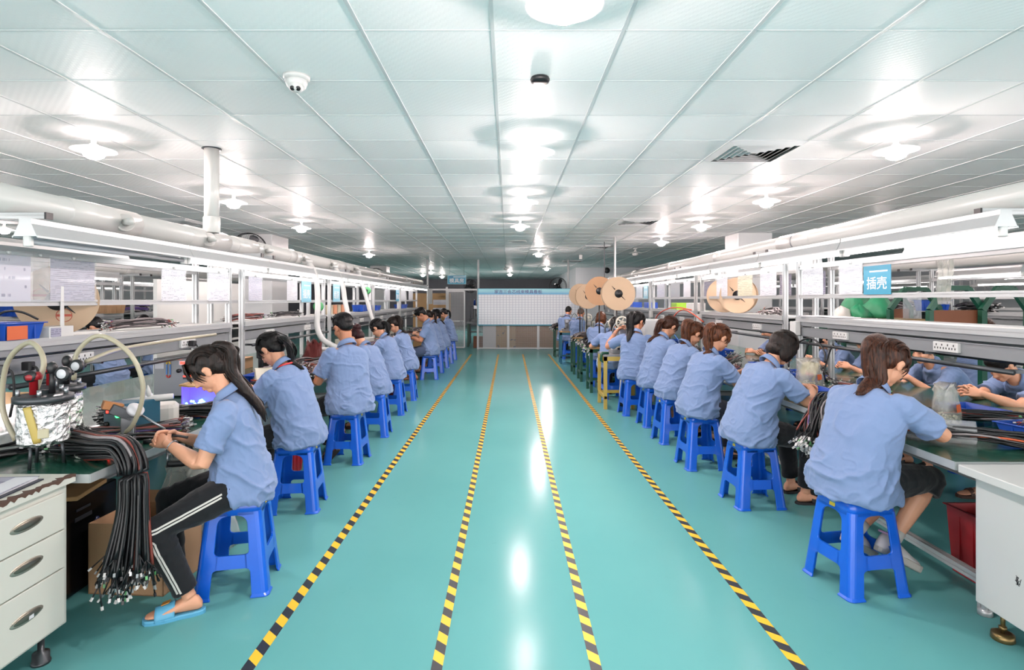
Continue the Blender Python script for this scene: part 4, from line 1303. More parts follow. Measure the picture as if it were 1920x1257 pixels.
                if shoe == 'slipper':
                    MB().box(footp(.10, 0, .066), (.035, .03, .004), (0, .3, 0)).build('badge', mat('orange badge', (226, 150, 60), .5), so)
            elif shoe == 'sneaker':
                rg = []
                for z, gsh in ((-.012, .0), (-.006, .005), (.02, .006), (.024, .001)):
                    rg.append([footp(a, outline(a, gsh), z) for a in aa] + [footp(a, -outline(a, gsh), z) for a in reversed(aa)])
                so = sole.loft(rg, smooth=False).build('shoe', mat('off white rubber sole', (206, 200, 192), .6), root)
                rg = []
                for a, w, zt in ((-.075, .012, .06), (-.06, .03, .088), (-.02, .038, .092), (.02, .04, .082), (.07, .044, .066), (.12, .046, .05), (.165, .04, .042), (.19, .022, .034)):
                    rg.append([footp(a, w * math.cos(q), .015 + max(0, zt - .015) * max(-.05, math.sin(q))) for q in [2 * math.pi * j / 16 for j in range(16)]])
                up_.loft(rg).build('upper', shoe_white, so)
                g = MB(); g.tube([footp(-.035 + .045 * math.cos(q), .036 * math.sin(q), .092 + .004 * math.cos(q)) for q in [2 * math.pi * j / 20 for j in range(21)]], .006, 8)
                g.build('shoe_collar', mat('lilac shoe lining', (206, 166, 206), .7), so)
                g = MB(); g.tube([An - c * .01, An - c * .035, An - c * .06], [.037 * s, .037 * s, .036 * s], 14); g.build('sock', cloth_white, root)
    soft(body, 'body', skin_m, root, vox, 3, None, fingers)
    if lower:
        soft(tr, 'shorts' if pants == 'short' else 'trousers', pants_m, root, max(vox, .007), 4, dict(amp=.005, seed=int(x * 31 + y * 17) + 9, freq=1.2))
    sh = soft(trunk, 'shirt', shirt, root, max(.0065, vox), 4, dict(amp=.014, seed=int(abs(x) * 13 + y * 7), ang=.9 if turn >= 0 else -.9, zlo=seat, zhi=seat + .55))
    # collar
    c0 = N0 + nd * .012 + Vector((.004, 0, .012)); th = (TH(1) + .1); cf = Vector((math.cos(th), 0, -math.sin(th))); cu = Vector((math.sin(th), 0, math.cos(th)))
    rg = []
    for rr, zz in ((.066, -.004), (.061, .026), (.064, .034), (.074, .022), (.088, -.012), (.084, -.014), (.07, .014)):
        g = []
        for k in range(24):
            a = 2 * math.pi * k / 24
            g.append(c0 + cf * (rr * 1.02 * math.cos(a)) * s + Vector((0, rr * math.sin(a) * s, 0)) + cu * ((zz - .018 * math.cos(a) - .012 * (math.cos(a) > .6)) * s))
        rg.append(g)
    MB().loft(rg, cap=False).build('collar', shirt, sh)
    # ---- hair
    hm = MB(); ex = MB()
    kind = hair[0]
    rnd = random.Random(int(x * 100) + int(y * 37))
    if kind in ('pony', 'bun', 'bob', 'long', 'highpony'):
        hell(hm, (-.02, 0, .032), (.1, .081, .094)); hell(hm, (-.052, 0, -.015), (.056, .068, .07)); hell(hm, (.016, 0, .062), (.066, .066, .056))
        for sd in (1, -1): hell(hm, (.03, sd * .058, .04), (.034, .022, .04)); hell(hm, (.02, sd * .07, .0), (.012, .007, .026), 8)
    elif kind == 'short':
        hell(hm, (-.016, 0, .04), (.102, .082, .09)); hell(hm, (-.05, 0, .0), (.054, .07, .06)); hell(hm, (.03, 0, .072), (.062, .06, .046))
    elif kind == 'buzz':
        hell(hm, (-.018, 0, .03), (.094, .077, .087)); hell(hm, (-.05, 0, -.005), (.052, .066, .06))
    def world(v): return Vector(v) * s
    if kind in ('pony', 'highpony', 'long'):
        ln = hair[1] if len(hair) > 1 else .3; w0 = hair[2] if len(hair) > 2 else .03; sw = hair[3] if len(hair) > 3 else 0.0
        base = hpnt((-.098, 0, .068) if kind == 'highpony' else ((-.112, 0, -.005) if kind == 'pony' else (-.08, 0, -.03)))
        back = HR @ Vector((-1, 0, .1)); back = Vector((back.x, back.y, min(back.z, .25))).normalized()
        tb_ = -frame(.8)[0]
        zz_ = .05 if kind == 'highpony' else (-.012 if kind == 'pony' else -.04)
        q0 = hpnt((-.142, 0, zz_ - .05)) + Vector((0, sw * .2, 0))
        pts = [hpnt((-.07, 0, .03)), base, hpnt((-.128, 0, zz_)) + Vector((0, sw * .1, 0)), q0, q0 + Vector((-.012, sw * .4, -.05 - ln * .15)), q0 + Vector((-.014, sw * .7, -.05 - ln * .45)), q0 + Vector((-.014, sw * 1.0, -.05 - ln * .75)), q0 + Vector((-.012, sw * 1.1, -.05 - ln))]
        # keep the tail outside the back of the shirt
        def clear_back(p):
            best = min(range(NS + 1), key=lambda i: abs(sp[i].z - p.z)); fx_ = Vector((math.cos(ths[best]), 0, -math.sin(ths[best])))
            lim = -(np.interp(best, [0, 8, 14, 17, 20], [.17, .158, .148, .128, .085])) * s
            dd = (p - sp[best]).dot(fx_)
            if dd > lim and p.z < N0.z + .03: p = p + fx_ * (lim - dd)
            return p
        pts = [clear_back(Vector(p)) for p in pts]; pth = smoothpath(pts, 6); m = len(pth)
        def prof(t): return np.interp(t, [0, .14, .2, .4, .7, .9, 1], [.7, .45, .75, 1.0, .95, .6, .12])
        hm.tube(pth, [(w0 * prof(i / (m - 1)), w0 * .72 * prof(i / (m - 1))) for i in range(m)], 12)
        for k in range(16 if detail else 6):
            a = rnd.uniform(0, 6.28); off = Vector((math.cos(a) * .8, math.sin(a), 0)) * w0 * rnd.uniform(.75, 1.15); j0 = int(m * .2); j1 = int(m * rnd.uniform(.78, 1.0)); wav = rnd.uniform(-.012, .012)
            ps = [pth[j] + off * prof(j / (m - 1)) + Vector((wav * math.sin(j * .5), wav * math.cos(j * .4), 0)) for j in range(j0, j1)]
            if len(ps) > 3: ex.tube(ps, [max(.0015, .0065 * (1 - i / (len(ps) - 1)) ** .6) for i in range(len(ps))], 5)
    if kind == 'long':
        for sd in (1, -1):
            hell(hm, (-.03, sd * .055, -.05), (.05, .03, .07))
    if kind == 'bob':
        hell(hm, (-.022, 0, .02), (.108, .092, .1)); hell(hm, (-.045, 0, -.045), (.062, .086, .06))
        for sd in (1, -1): hell(hm, (.0, sd * .075, -.035), (.055, .02, .075)); hell(hm, (.04, sd * .07, -.03), (.022, .014, .07))
    if kind == 'bun':
        hell(hm, (-.115, 0, .06), (.042, .045, .042)); hell(hm, (-.1, .02, .085), (.03, .03, .026))
    # loose locks and strand relief over the scalp
    if detail and kind != 'buzz':
        for k in range(120):
            a0 = rnd.uniform(-1.35, 1.35); side = a0
            ps = []
            for j in range(9):
                t = j / 8; th_ = 1.15 - t * 2.6
                rx, ry, rz = .1 * 1.005, .0825 * 1.005, .095 * 1.005
                ps.append(hpnt((-.02 + rx * math.sin(th_) * math.cos(side * .9), ry * math.sin(side) * (.98), .032 + rz * math.cos(th_) * math.cos(side * .75))))
            ex.tube(ps, [max(.0006, .002 * math.sin(math.pi * (.12 + .8 * j / 8))) for j in range(9)], 5)
        if kind != 'short':
            for sd in (1, -1):
                for k in range(5):
                    b = hpnt((.03 + .006 * k, sd * (.068 - .004 * k), .05)); e = hpnt((.026 + .007 * k, sd * (.076 - .002 * k), -.03 - .02 * rnd.random()))
                    ex.tube(smoothpath([b, (b + e) / 2 + HR @ Vector((.012, sd * .008, 0)), e], 4), [.004, .0042, .004, .0036, .003, .0026, .002, .0014, .001], 5)
            if hair[-1] == 'fringe':
                for k in range(22):
                    yy = -.06 + .12 * k / 21
                    b = hpnt((.062, yy * .8, .098)); mdl = hpnt((.098 - abs(yy) * .4, yy, .062)); e = hpnt((.104 - abs(yy) * .3 + rnd.uniform(-.004, .012), yy * 1.08, .006 + rnd.uniform(-.012, .015)))
                    ex.tube(smoothpath([b, mdl, e], 4), [.006, .0062, .006, .0055, .005, .004, .003, .002, .001], 5)
        else:
            for k in range(40):
                aa_ = rnd.uniform(-2.6, 2.6); rr = rnd.uniform(.2, 1)
                b = hpnt((.02 - .06 * rr * math.cos(aa_) * 1, .07 * rr * math.sin(aa_), .1 + .02 * (1 - rr))); e = b + HR @ Vector((rnd.uniform(-.02, .035), rnd.uniform(-.015, .015), .012 + rnd.uniform(0, .012))) * s
                ex.tube([b, (b + e) / 2, e], [.007, .005, .001], 5)
    ho = soft(hm, 'hair', hair_m, root, max(vox * .8, .005), 3, dict(amp=.0016, seed=int(y * 11) + 3, freq=2.2), ex)
    if kind in ('pony', 'highpony') and detail:
        b_ = hpnt((-.103, 0, .068) if kind == 'highpony' else (-.117, 0, -.006)) + back * .008
        bk = back; q_ = bk.to_track_quat('Z', 'Y').to_matrix()
        g = MB(); g.tube([b_ + q_ @ Vector((.02 * math.cos(a), .02 * math.sin(a), 0)) for a in [2 * math.pi * k / 14 for k in range(15)]], .0065 * s, 8)
        tie = g.build('hair_tie', red_pl if 'redtie' in hair else (white_fab if 'whitetie' in hair else black_pl), ho)
    if face:
        for sd in (1, -1):
            g = MB(); gb = MB()
            g.tube([hpnt((.083 - .004 * abs(q), sd * (.031 + .0135 * q), .004 - .003 * q * q)) for q in (-1, -.5, 0, .5, 1)], [.0006 * s, .0015 * s, .0018 * s, .0015 * s, .0006 * s], 6)
            gb.tube([hpnt((.0875 - .006 * abs(q), sd * (.031 + .018 * q), .026 + .002 * q - .003 * q * q)) for q in (-1, -.3, .4, 1)], [.0008 * s, .002 * s, .0018 * s, .0006 * s], 6)
            g.build('eye', black_pl, root); gb.build('eyebrow', hair_m, root)
        g = MB(); g.ell(hpnt((.0905, 0, -.0595)), (.004 * s, .019 * s, .0045 * s), HR, 12, 7); g.ell(hpnt((.0885, 0, -.069)), (.005 * s, .016 * s, .006 * s), HR, 12, 7); g.build('lips', lip, root)
    return dict(root=root, arms=arms, legs=legs, S=S, frame=frame, hp=hpnt, HR=HR, HC=HC, N0=N0, P0=P0, shirt=sh)

# ---------------------------------------------------------------- the left row, from the camera backwards
def worker(px, py_, sx, sy, srz, who, label, **kw):
    stool(sx, sy, math.radians(srz), 'blue plastic stool under ' + who)
    return person(label, px, py_, **kw)

L1 = worker(-1.42, 2.97, -1.425, 3.0, 12, 'the person with white striped black trousers',
            'seated person in black trousers with white side stripes and long dark ponytail, blue slippers',
            yaw=196, lean=9, bend=1.1, pitch=42, s=.96, build=1.0, hands=((.30, .085, .785), (.29, -.04, .795)), feet=((.17, .235, .085), (.32, -.1, .085)),
            hair=('highpony', .36, .046, .02, 'fringe'), hair_m=hair_dark, vox=.0045, shoe='slipper', face=True, palm='in')
# white side stripes on the near trouser leg
A_, K_, F_, _s = L1['legs'][0]
sb = MB()
for off in (-.0075, .0075):
    ctr = []
    for t in [i / 16 for i in range(3, 16)]:
        p = A_.lerp(K_, t); ctr.append(p + Vector((.0, .13 - .035 * t, .02 - .02 * t + off)))
    kk = K_ + Vector((.045 + off * .7, .085, -.012 + off * .7)); ctr.append(kk)
    for t in [i / 16 for i in range(2, 15)]:
        p = K_.lerp(F_, t); ctr.append(p + Vector((.012 + off, .09, .0)))
    ctr = smoothpath(ctr, 3); vs = []; fs = []
    for i, p in enumerate(ctr):
        t_ = (ctr[min(i + 1, len(ctr) - 1)] - ctr[max(i - 1, 0)]).normalized(); n_ = t_.cross(Vector((0, 1, 0))).normalized()
        vs += [p + n_ * .0042, p - n_ * .0042]
        if i: fs.append((2 * i - 2, 2 * i - 1, 2 * i + 1, 2 * i))
    sb.add(vs, fs)
st_ = sb.build('side_stripe', white_fab, L1['root']); lab(st_, 'white double side stripe')
sw_ = st_.modifiers.new('wrap', 'SHRINKWRAP'); sw_.target = [c for c in COL.objects if c.parent is L1['root'] and c.name.startswith('trousers')][0]; sw_.wrap_method = 'PROJECT'; sw_.use_project_y = True; sw_.use_negative_direction = True; sw_.use_positive_direction = False; sw_.offset = .0022
so_ = st_.modifiers.new('thick', 'SOLIDIFY'); so_.thickness = .002; so_.offset = 0
# bracelet
A_, E_, W_, _s = L1['arms'][0]
d_ = (W_ - E_).normalized(); q_ = d_.to_track_quat('Z', 'Y').to_matrix(); c_ = W_ - d_ * .028
g = MB().tube([c_ + q_ @ Vector((.03 * math.cos(a), .03 * math.sin(a), 0)) for a in [2 * math.pi * k / 24 for k in range(25)]], .0032, 8)
tag(g.build('bracelet', steel, None), 'silver bracelet on the wrist of the person with striped trousers', 'bracelet')
_b = bpy.data.objects['bracelet']; _b.location = L1['root'].location; _b.rotation_euler = L1['root'].rotation_euler

L2 = worker(-1.55, 4.12, -1.53, 4.12, 6, 'the person with the red lanyard', 'seated person with low dark ponytail and a red lanyard behind the nearest left worker',
            yaw=163, lean=17, pitch=44, s=.99, build=1.02, hair=('pony', .2, .036, -.04), hair_m=hair_black, vox=.005, shoe='dark', hands=((.42, .08, .82), (.42, -.08, .82)))
g = MB(); N_ = L2['N0']
g.tube([N_ + Vector((.01 + .078 * math.cos(a), .074 * math.sin(a), .012 - .03 * math.cos(a) + .008)) for a in [math.pi * (.42 + 1.16 * k / 16) for k in range(17)]], [(.0065, .002)] * 17, 8, flat=(0, 0, 1))
lan = tag(g.build('lanyard', red_band), 'red lanyard around the neck of the second worker on the left', 'lanyard')
lan.location = L2['root'].location; lan.rotation_euler = L2['root'].rotation_euler

worker(-1.5, 5.3, -1.5, 5.3, -2, 'the tall person with short black hair', 'tall seated person with short black hair in blue shirt and black trousers, back turned',
       yaw=140, lean=5, pitch=26, s=1.07, build=1.03, hair=('short',), hair_m=hair_black, vox=.0055, skin_m=skin_b, feet=((.1, .12, .15, .7), (.34, -.1, .085)), shoe='flip', hands=((.34, .13, .82), (.36, -.06, .82)))
worker(-1.5, 6.32, -1.49, 6.32, 3, 'the person with the dark red hair bun', 'seated person with dark red hair in a bun, bending low over the left bench',
       yaw=158, lean=20, pitch=52, s=.93, build=1.02, hair=('bun',), hair_m=hair_red, vox=.006, shoe='sandal', pants_m=black_cloth, pants='capri')
worker(-1.55, 7.5, -1.53, 7.5, 2, 'the person with a short tied tail and red hair tie', 'seated person with sleek black hair tied low, fifth along the left bench',
       yaw=166, lean=16, pitch=42, s=.97, hair=('pony', .1, .034, 0, 'redtie'), hair_m=hair_black, vox=.007, shoe='dark')
worker(-1.55, 8.57, -1.55, 8.57, 4, 'the person with the long loose ponytail on the left', 'seated person with long loose black ponytail, sixth along the left bench',
       yaw=172, lean=15, pitch=42, s=.96, hair=('highpony', .22, .04, .02, 'redtie'), hair_m=hair_dark, vox=.007, shoe='dark')
L7 = worker(-1.5, 10.8, -1.5, 10.8, 8, 'the person in grey blue shorts', 'seated person in grey blue shorts and sandals looking down at a phone',
            yaw=186, lean=9, pitch=42, s=1.08, build=1.03, hair=('short',), hair_m=hair_black, skin_m=skin_b, vox=.008, pants='short', pants_m=denim, shoe='sandal', hands=((.36, .05, .80), (.38, -.06, .80)), feet=((.27, .13, .085), (.33, -.12, .085)))
for (sx, sy, hr, ln, who, lb) in ((-1.5, 11.75, hair_dark, .16, 'the ponytailed person right behind the person in shorts', 'seated person with dark ponytail just behind the person in shorts'),
                                 (-1.48, 12.6, hair_black, .3, 'the person with the very long black ponytail', 'seated person with very long black ponytail near the far end of the left bench'),
                                 (-1.46, 14.3, hair_black, .14, 'the farthest person on the left', 'seated person farthest along the left bench, near the mesh gate')):
    worker(sx, sy, sx, sy, 5, who, lb, yaw=170, lean=13, pitch=36, s=1.0, hair=('highpony' if ln > .2 else 'pony', ln, .036), hair_m=hr, vox=.009, detail=False, pants_m=beige_cloth if sy > 12 and sy < 13 else black_cloth)
stool(-1.47, 13.5, .1, 'blue plastic stool between the last two workers on the left')

# ---------------------------------------------------------------- the right row
R1 = worker(1.86, 3.02, 1.84, 3.0, 10, 'the person with brown ponytail in white shoes', 'seated person with wavy brown ponytail, black cropped trousers and white canvas shoes',
            yaw=17, lean=19, pitch=38, s=1.02, build=1.12, hands=((.47, .1, .83), (.44, -.02, .84)), elbow_out=2.4, feet=((.06, .05, .245, .5), (.17, -.07, .225, .5)), pants='capri',
            hair=('highpony', .27, .06, -.03, 'redtie'), hair_m=hair_brown, vox=.0048, shoe='sneaker', palm='down')
R2 = worker(1.82, 4.2, 1.81, 4.2, 4, 'the person with bobbed hair', 'seated person with dark bobbed hair in blue shirt and dark trousers, second on the right',
            yaw=10, lean=21, pitch=42, s=1.02, build=1.06, hands=((.45, .1, .82), (.44, -.07, .82)), elbow_out=1.3, feet=((.42, .14, .085), (.36, -.1, .085)), hair=('bob',), hair_m=hair_dark, vox=.005, shoe='dark', face=True)
worker(1.75, 5.13, 1.74, 5.13, 4, 'the person with coppery ponytail', 'seated person with coppery high ponytail, third along the right bench',
       yaw=14, lean=17, pitch=32, s=1.0, build=1.06, hands=((.46, .08, .82), (.46, -.1, .82)), hair=('highpony', .2, .045, -.03, 'whitetie'), hair_m=hair_orange, vox=.006, shoe='dark', pants_m=navy_cloth)
worker(1.78, 6.03, 1.75, 6.03, 5, 'the person with thick dark ponytail, fourth on the right', 'seated person with thick dark brown ponytail, head bent, fourth along the right bench',
       yaw=18, lean=20, pitch=44, s=1.01, build=1.04, hair=('highpony', .2, .055, -.02), hair_m=hair_orange, vox=.007)
worker(1.78, 6.8, 1.76, 6.8, 5, 'the person in beige trousers', 'seated person in beige trousers with long reddish ponytail on the right',
       yaw=26, lean=17, pitch=40, s=1.04, build=1.02, hair=('pony', .24, .04, .06), hair_m=hair_brown, vox=.007, pants_m=beige_cloth)
R6 = worker(1.68, 7.47, 1.66, 7.47, 4, 'the person with raised left arm', 'seated person with long black ponytail, left elbow propped on the yellow table',
            yaw=58, lean=9, pitch=24, s=1.04, hands=((.17, .33, 1.06), (.4, -.05, .83)), elbow_out=.6, hair=('highpony', .3, .05), hair_m=hair_black, vox=.007, turn=-25, skin_m=skin_b, pants_m=cloth_white, feet=((.1, .2, .15, .5), (.3, -.1, .085)))
A_, E_, W_, _s = R6['arms'][0]; d_ = (W_ - E_).normalized(); q_ = d_.to_track_quat('Z', 'Y').to_matrix(); c_ = W_ - d_ * .04
o = MB().tube([c_ + q_ @ Vector((.031 * math.cos(a), .031 * math.sin(a), 0)) for a in [2 * math.pi * k / 20 for k in range(21)]], .004, 8).build('bracelet', steel)
tag(o, 'silver bracelet on the raised arm by the yellow table', 'bracelet'); o.location = R6['root'].location; o.rotation_euler = R6['root'].rotation_euler
worker(1.58, 8.68, 1.6, 8.66, 3, 'the person bent over between yellow and green tables', 'seated person bent over the machines behind the yellow table',
       yaw=64, lean=22, pitch=40, s=.98, hands=((.3, .2, .82), (.4, -.05, .83)), hair=('pony', .1, .03), hair_m=hair_black, vox=.009, detail=False, elbow_out=1.5)
worker(1.6, 9.98, 1.6, 9.98, 3, 'the brown haired person by the green tables', 'seated person with brown hair behind the green tables and the dark stand',
       yaw=62, lean=12, pitch=34, s=1.0, hair=('bob',), hair_m=hair_orange, vox=.009, detail=False)
worker(1.62, 12.8, 1.62, 12.8, 3, 'the person with shaved brownish hair', 'seated person with shaved brownish hair near the ruled board',
       yaw=70, lean=12, pitch=34, s=1.04, build=1.08, hair=('buzz',), hair_m=hair_buzz, skin_m=skin_b, vox=.009, detail=False)
worker(1.5, 14.5, 1.55, 14.5, 3, 'the farthest person on the right', 'seated person with cropped black hair farthest along the right, before the board',
       yaw=62, lean=12, pitch=30, s=1.06, build=1.08, hair=('buzz',), hair_m=hair_black, skin_m=skin_b, vox=.009, detail=False)

# ---------------------------------------------------------------- people across the right bench, facing the camera's side
O4 = worker(3.98, 4.2, 4.02, 4.2, 2, 'the person with printed shirt pocket across the right bench', 'person facing us across the right bench with red lettering on the shirt pocket',
       yaw=184, lean=33, pitch=40, s=.97, seat=.44, build=1.06, hands=((.60, .12, .83), (.60, -.02, .84)), hair=('short',), hair_m=hair_black, vox=.006, face=True, palm='in', shoe='sandal')
text('Fuxin', .03, mat('red stitching', (214, 60, 70), .6), O4['root'], tuple(O4['S'](.62) + O4['frame'](.62)[0] * .152 + Vector((0, .07, 0))), (math.pi / 2 - .5, 0, math.pi / 2), .06, 'shirt_lettering', 'small red lettering on the chest')
worker(4.0, 5.05, 4.02, 5.05, 4, 'the person peering under the shelf across the right bench', 'person facing us across the right bench, eyes just below the shelf, beside the plastic bag',
       yaw=182, lean=33, pitch=16, s=.98, seat=.44, build=1.08, turn=12, hands=((.5, .1, .82), (.52, -.1, .82)), hair=('short',), hair_m=hair_black, vox=.006, face=True)
worker(3.98, 5.95, 4.02, 5.95, 4, 'the person with brown hair across the right bench', 'person with brown hair across the right bench behind the white granule bag',
       yaw=176, lean=20, pitch=50, s=.95, hair=('bob',), hair_m=hair_brown, vox=.007, detail=False)
worker(3.95, 6.6, 4.0, 6.6, 4, 'the bowed person seen between the right rack posts', 'person bowed low seen between the right rack posts',
       yaw=182, lean=28, pitch=58, s=.94, hair=('pony', .1, .03), hair_m=hair_black, vox=.007, detail=False, face=True)
worker(3.9, 7.85, 3.98, 7.85, 4, 'the person leaning on folded arms', 'person leaning on folded arms across the right bench, looking left',
       yaw=186, lean=33, pitch=18, turn=-8, s=.98, hands=((.5, -.02, .79), (.48, .06, .8)), elbow_out=1.6, hair=('short',), hair_m=hair_black, vox=.007, face=True, detail=False)
# ---------------------------------------------------------------- people beyond the left bench
worker(-5.0, 7.1, -5.0, 7.1, 3, 'the nearer person beyond the left rack', 'person with back turned beyond the left rack, nearer of two',
       yaw=180, lean=14, pitch=36, s=1.0, hair=('short',), hair_m=hair_black, vox=.009, detail=False, shirt=shirt_m2)
worker(-5.05, 8.1, -5.05, 8.1, 3, 'the farther person beyond the left rack', 'person with back turned beyond the left rack, farther of two',
       yaw=176, lean=14, pitch=36, s=1.0, hair=('pony', .1, .03), hair_m=hair_black, vox=.009, detail=False, shirt=shirt_m2)
worker(5.2, 6.3, 5.2, 6.3, 3, 'the nearer person at the second bench row on the right', 'person at the second bench row on the right, nearer',
       yaw=10, lean=12, pitch=30, s=1.0, hair=('pony', .2, .03), hair_m=hair_brown, vox=.009, detail=False)
for k, (sx, sy) in enumerate(((4.0, 9.0), (4.0, 10.2), (-3.95, 6.3), (-3.95, 9.6))):
    stool(sx, sy, .1 * k, 'empty blue stool on the far side of the %s bench, %s' % ('right' if sx > 0 else 'left', 'nearer' if k % 2 == 0 else 'farther'))

# ================================================================ cables and harnesses
WMATS = [wire_black, wire_grey, wire_red, wire_purple, wire_orange]
def harness(loc, path, n, rb, rw, label, mix=(1, 0, 0, 0, 0), fan0=1.0, fan1=1.0, conn0=True, conn1=True, seed=1, name='wire_harness', cs=1.0, wob=.4, group=None, stub=.05, stubn=3, flat=.6, wrap=None):
    """bundle of cables along a path (local points), fanning out at its ends with connectors on the wire ends"""
    rnd = random.Random(seed); r = empty(name, loc, 0, label, 'cable bundle', group)
    P = smoothpath(path, 4); m = len(P); cb = MB(); cn = MB()
    def frame(i):
        t = (P[min(i + 1, m - 1)] - P[max(i - 1, 0)]).normalized()
        w = Vector((0, 0, 1)); u = t.cross(w)
        u = u.normalized() if u.length > .2 else Vector((0, 1, 0)); v = u.cross(t).normalized()
        return t, u, v
    zs = min(p.z for p in P) - rb
    for k in range(n):
        a = rnd.uniform(0, 6.28); q = math.sqrt(rnd.random()); ou, ov = math.cos(a) * q, math.sin(a) * q * flat
        ph = rnd.uniform(0, 6.28); l0 = rnd.uniform(0, .10); l1 = rnd.uniform(0, .12)
        mi = rnd.choices(range(5), weights=mix)[0]; pts = []
        i0 = int(l0 * m); i1 = m - int(l1 * m)
        for i in range(i0, max(i1, i0 + 3)):
            i = min(i, m - 1)
            t, u, v = frame(i); s = i / (m - 1)
            sp = rb * (1 + (fan0 - 1) * max(0, 1 - s / .3) ** 1.5 + (fan1 - 1) * max(0, (s - .7) / .3) ** 1.5)
            w = rb * wob * math.sin(ph + s * 9)
            pts.append(P[i] + u * (ou * sp + w * .5) + v * (ov * sp + w * .3))
        cb.tube(pts, rw, 5, mi)
        for on, end, dirn in ((conn0, pts[0], pts[0] - pts[1]), (conn1, pts[-1], pts[-1] - pts[-2])):
            if not on: continue
            d0 = dirn.normalized()
            for j in range(rnd.randint(1, stubn)):
                d = (d0 + Vector((rnd.uniform(-.5, .5), rnd.uniform(-.5, .5), rnd.uniform(-.35, .35)))).normalized()
                e = end + d * stub * rnd.uniform(.4, 1.2)
                cb.tube([end - d0 * .005, (end + e) / 2 + Vector((0, 0, .003)), e], rw * .42, 4, rnd.choice((0, 1, 2, 2, 3, 4)) if mix[0] < 5 else 0)
                cn.box(e + d * .006, (.016 * cs, .009 * cs, .007 * cs), d.to_track_quat('X', 'Z').to_euler(), rnd.choices((0, 1, 2, 3), weights=(5, .8, 3, 3))[0])
    cb.build('cables', WMATS, r)
    if cn.v:
        c = cn.build('connectors', [conn_w, conn_g, conn_s, black_pl], r); c['kind'] = 'stuff'
    if wrap:
        a, b = int(wrap[0] * m), int(wrap[1] * m)
        MB().tube([P[i] for i in range(a, b)], [(rb * 1.12, rb * 1.12 * (flat + .1)) for i in range(a, b)], 16, flat=(0, 0, 1)).build('plastic_wrap', film, r)
    return r

def cable(loc, path, rad, m, label, name='cable', n=8, cat='cable'):
    o = MB().tube(smoothpath(path, 6), rad, n).build(name, m); o.location = loc
    return tag(o, label, cat)

TZ = .7505
# ---- left bench, nearest part
harness((-1.81, 2.62, .79), [(-.36, .16, .0), (-.22, .1, .01), (-.08, .0, .03), (.03, -.02, .03), (.09, -.04, -.03), (.11, -.05, -.12), (.115, -.06, -.24), (.11, -.07, -.38), (.1, -.08, -.53)], 52, .065, .0075, 'long black cable bundle hanging over the edge of the left bench',
        mix=(9, .4, .5, .1, .1), fan0=1.6, fan1=1.9, seed=3, stubn=6, flat=.8, wob=.25, stub=.09)
harness((-2.05, 2.98, .79), [(-.22, -.12, 0), (-.1, -.05, .01), (.04, .05, .0), (.2, .2, -.01)], 34, .06, .005, 'heap of loose connectors and wires on the near left bench top', mix=(4, 1.5, 3, .3, .3), fan0=1.8, fan1=1.5, seed=5, stubn=4)
harness((-2.12, 3.55, .785), [(-.3, -.12, 0), (-.1, -.02, .012), (.12, .05, .008), (.3, .1, -.005)], 40, .055, .0065, 'black cable bundle lying before the grey display machine', mix=(8, 1, 1, .2, 0), fan0=1.5, fan1=1.3, seed=8, stubn=3)
harness((-1.98, 3.86, .78), [(-.18, -.22, 0), (-.06, -.1, .008), (.04, .05, .01), (.12, .24, .0)], 34, .045, .006, 'cable bundle with white tips beside the violet lit box', mix=(6, 1.5, 1.5, 1, .2), fan0=1.7, seed=9, stubn=3)
harness((-1.80, 4.66, .8), [(-.3, .0, .0), (-.12, .0, .015), (.02, -.02, .03), (.11, -.04, -.07), (.15, -.06, -.27)], 48, .075, .0045, 'red brown wire bundle hanging beside the lanyard wearer', mix=(2, 2, 5, .6, 1), fan1=1.9, seed=12, stubn=2, conn0=False, stub=.03)
harness((-2.0, 5.1, .785), [(-.25, -.1, 0), (0, 0, .01), (.18, .12, 0)], 30, .05, .006, 'black cable coil on the left bench beside the tall person', mix=(8, 1, .6, 0, 0), seed=14, conn0=False)
for k, (x, y, sd, mx, lb) in enumerate(((-2.1, 5.9, 21, (4, 2, 2, .5, .5), 'cable heap on the left bench before the red haired person'), (-2.05, 7.1, 22, (6, 2, 1, .5, .2), 'cable heap on the left bench, third group along'),
                                        (-2.1, 8.3, 23, (5, 2, 1, .5, 1), 'cable heap on the left bench before the long ponytail'), (-2.0, 10.3, 24, (6, 2, 1, 0, 0), 'cable heap on the left bench beside the person in shorts'), (-2.1, 12.2, 25, (6, 2, 1, 0, 0), 'cable heap farthest along the left bench'))):
    harness((x, y, .79), [(-.2, -.25, 0), (-.05, -.05, .015), (.1, .1, .01), (.15, .3, 0)], 26, .06, .006, lb, mix=mx, seed=sd, fan0=1.6, fan1=1.5)
# ---- right bench
harness((2.30, 2.92, .80), [(-.13, .16, .0), (.0, .07, .008), (.16, -.02, .01), (.34, -.12, -.005)], 60, .055, .0055, 'plastic wrapped black cable bundle on the near right bench corner', mix=(8, .6, .6, .2, .1), fan0=.8, fan1=1.35, seed=31, conn0=False, stubn=4, wrap=(.05, .66))
harness((2.83, 3.42, .79), [(-.26, .06, 0), (-.08, .02, .01), (.1, -.03, .01), (.3, -.1, 0)], 44, .05, .006, 'black cable bundle before the person with printed pocket', mix=(8, .6, .8, 0, 0), fan0=1.5, fan1=1.2, seed=32, stubn=3)
harness((2.62, 4.28, .80), [(-.02, -.26, 0), (0, -.1, .012), (.03, .08, .012), (.05, .26, 0)], 40, .06, .0055, 'cable bundle tied with clear film before the person peering under the shelf', mix=(5, 2, 2, .3, 0), fan0=1.6, fan1=1.4, seed=33, stubn=3, wrap=(.4, .6))
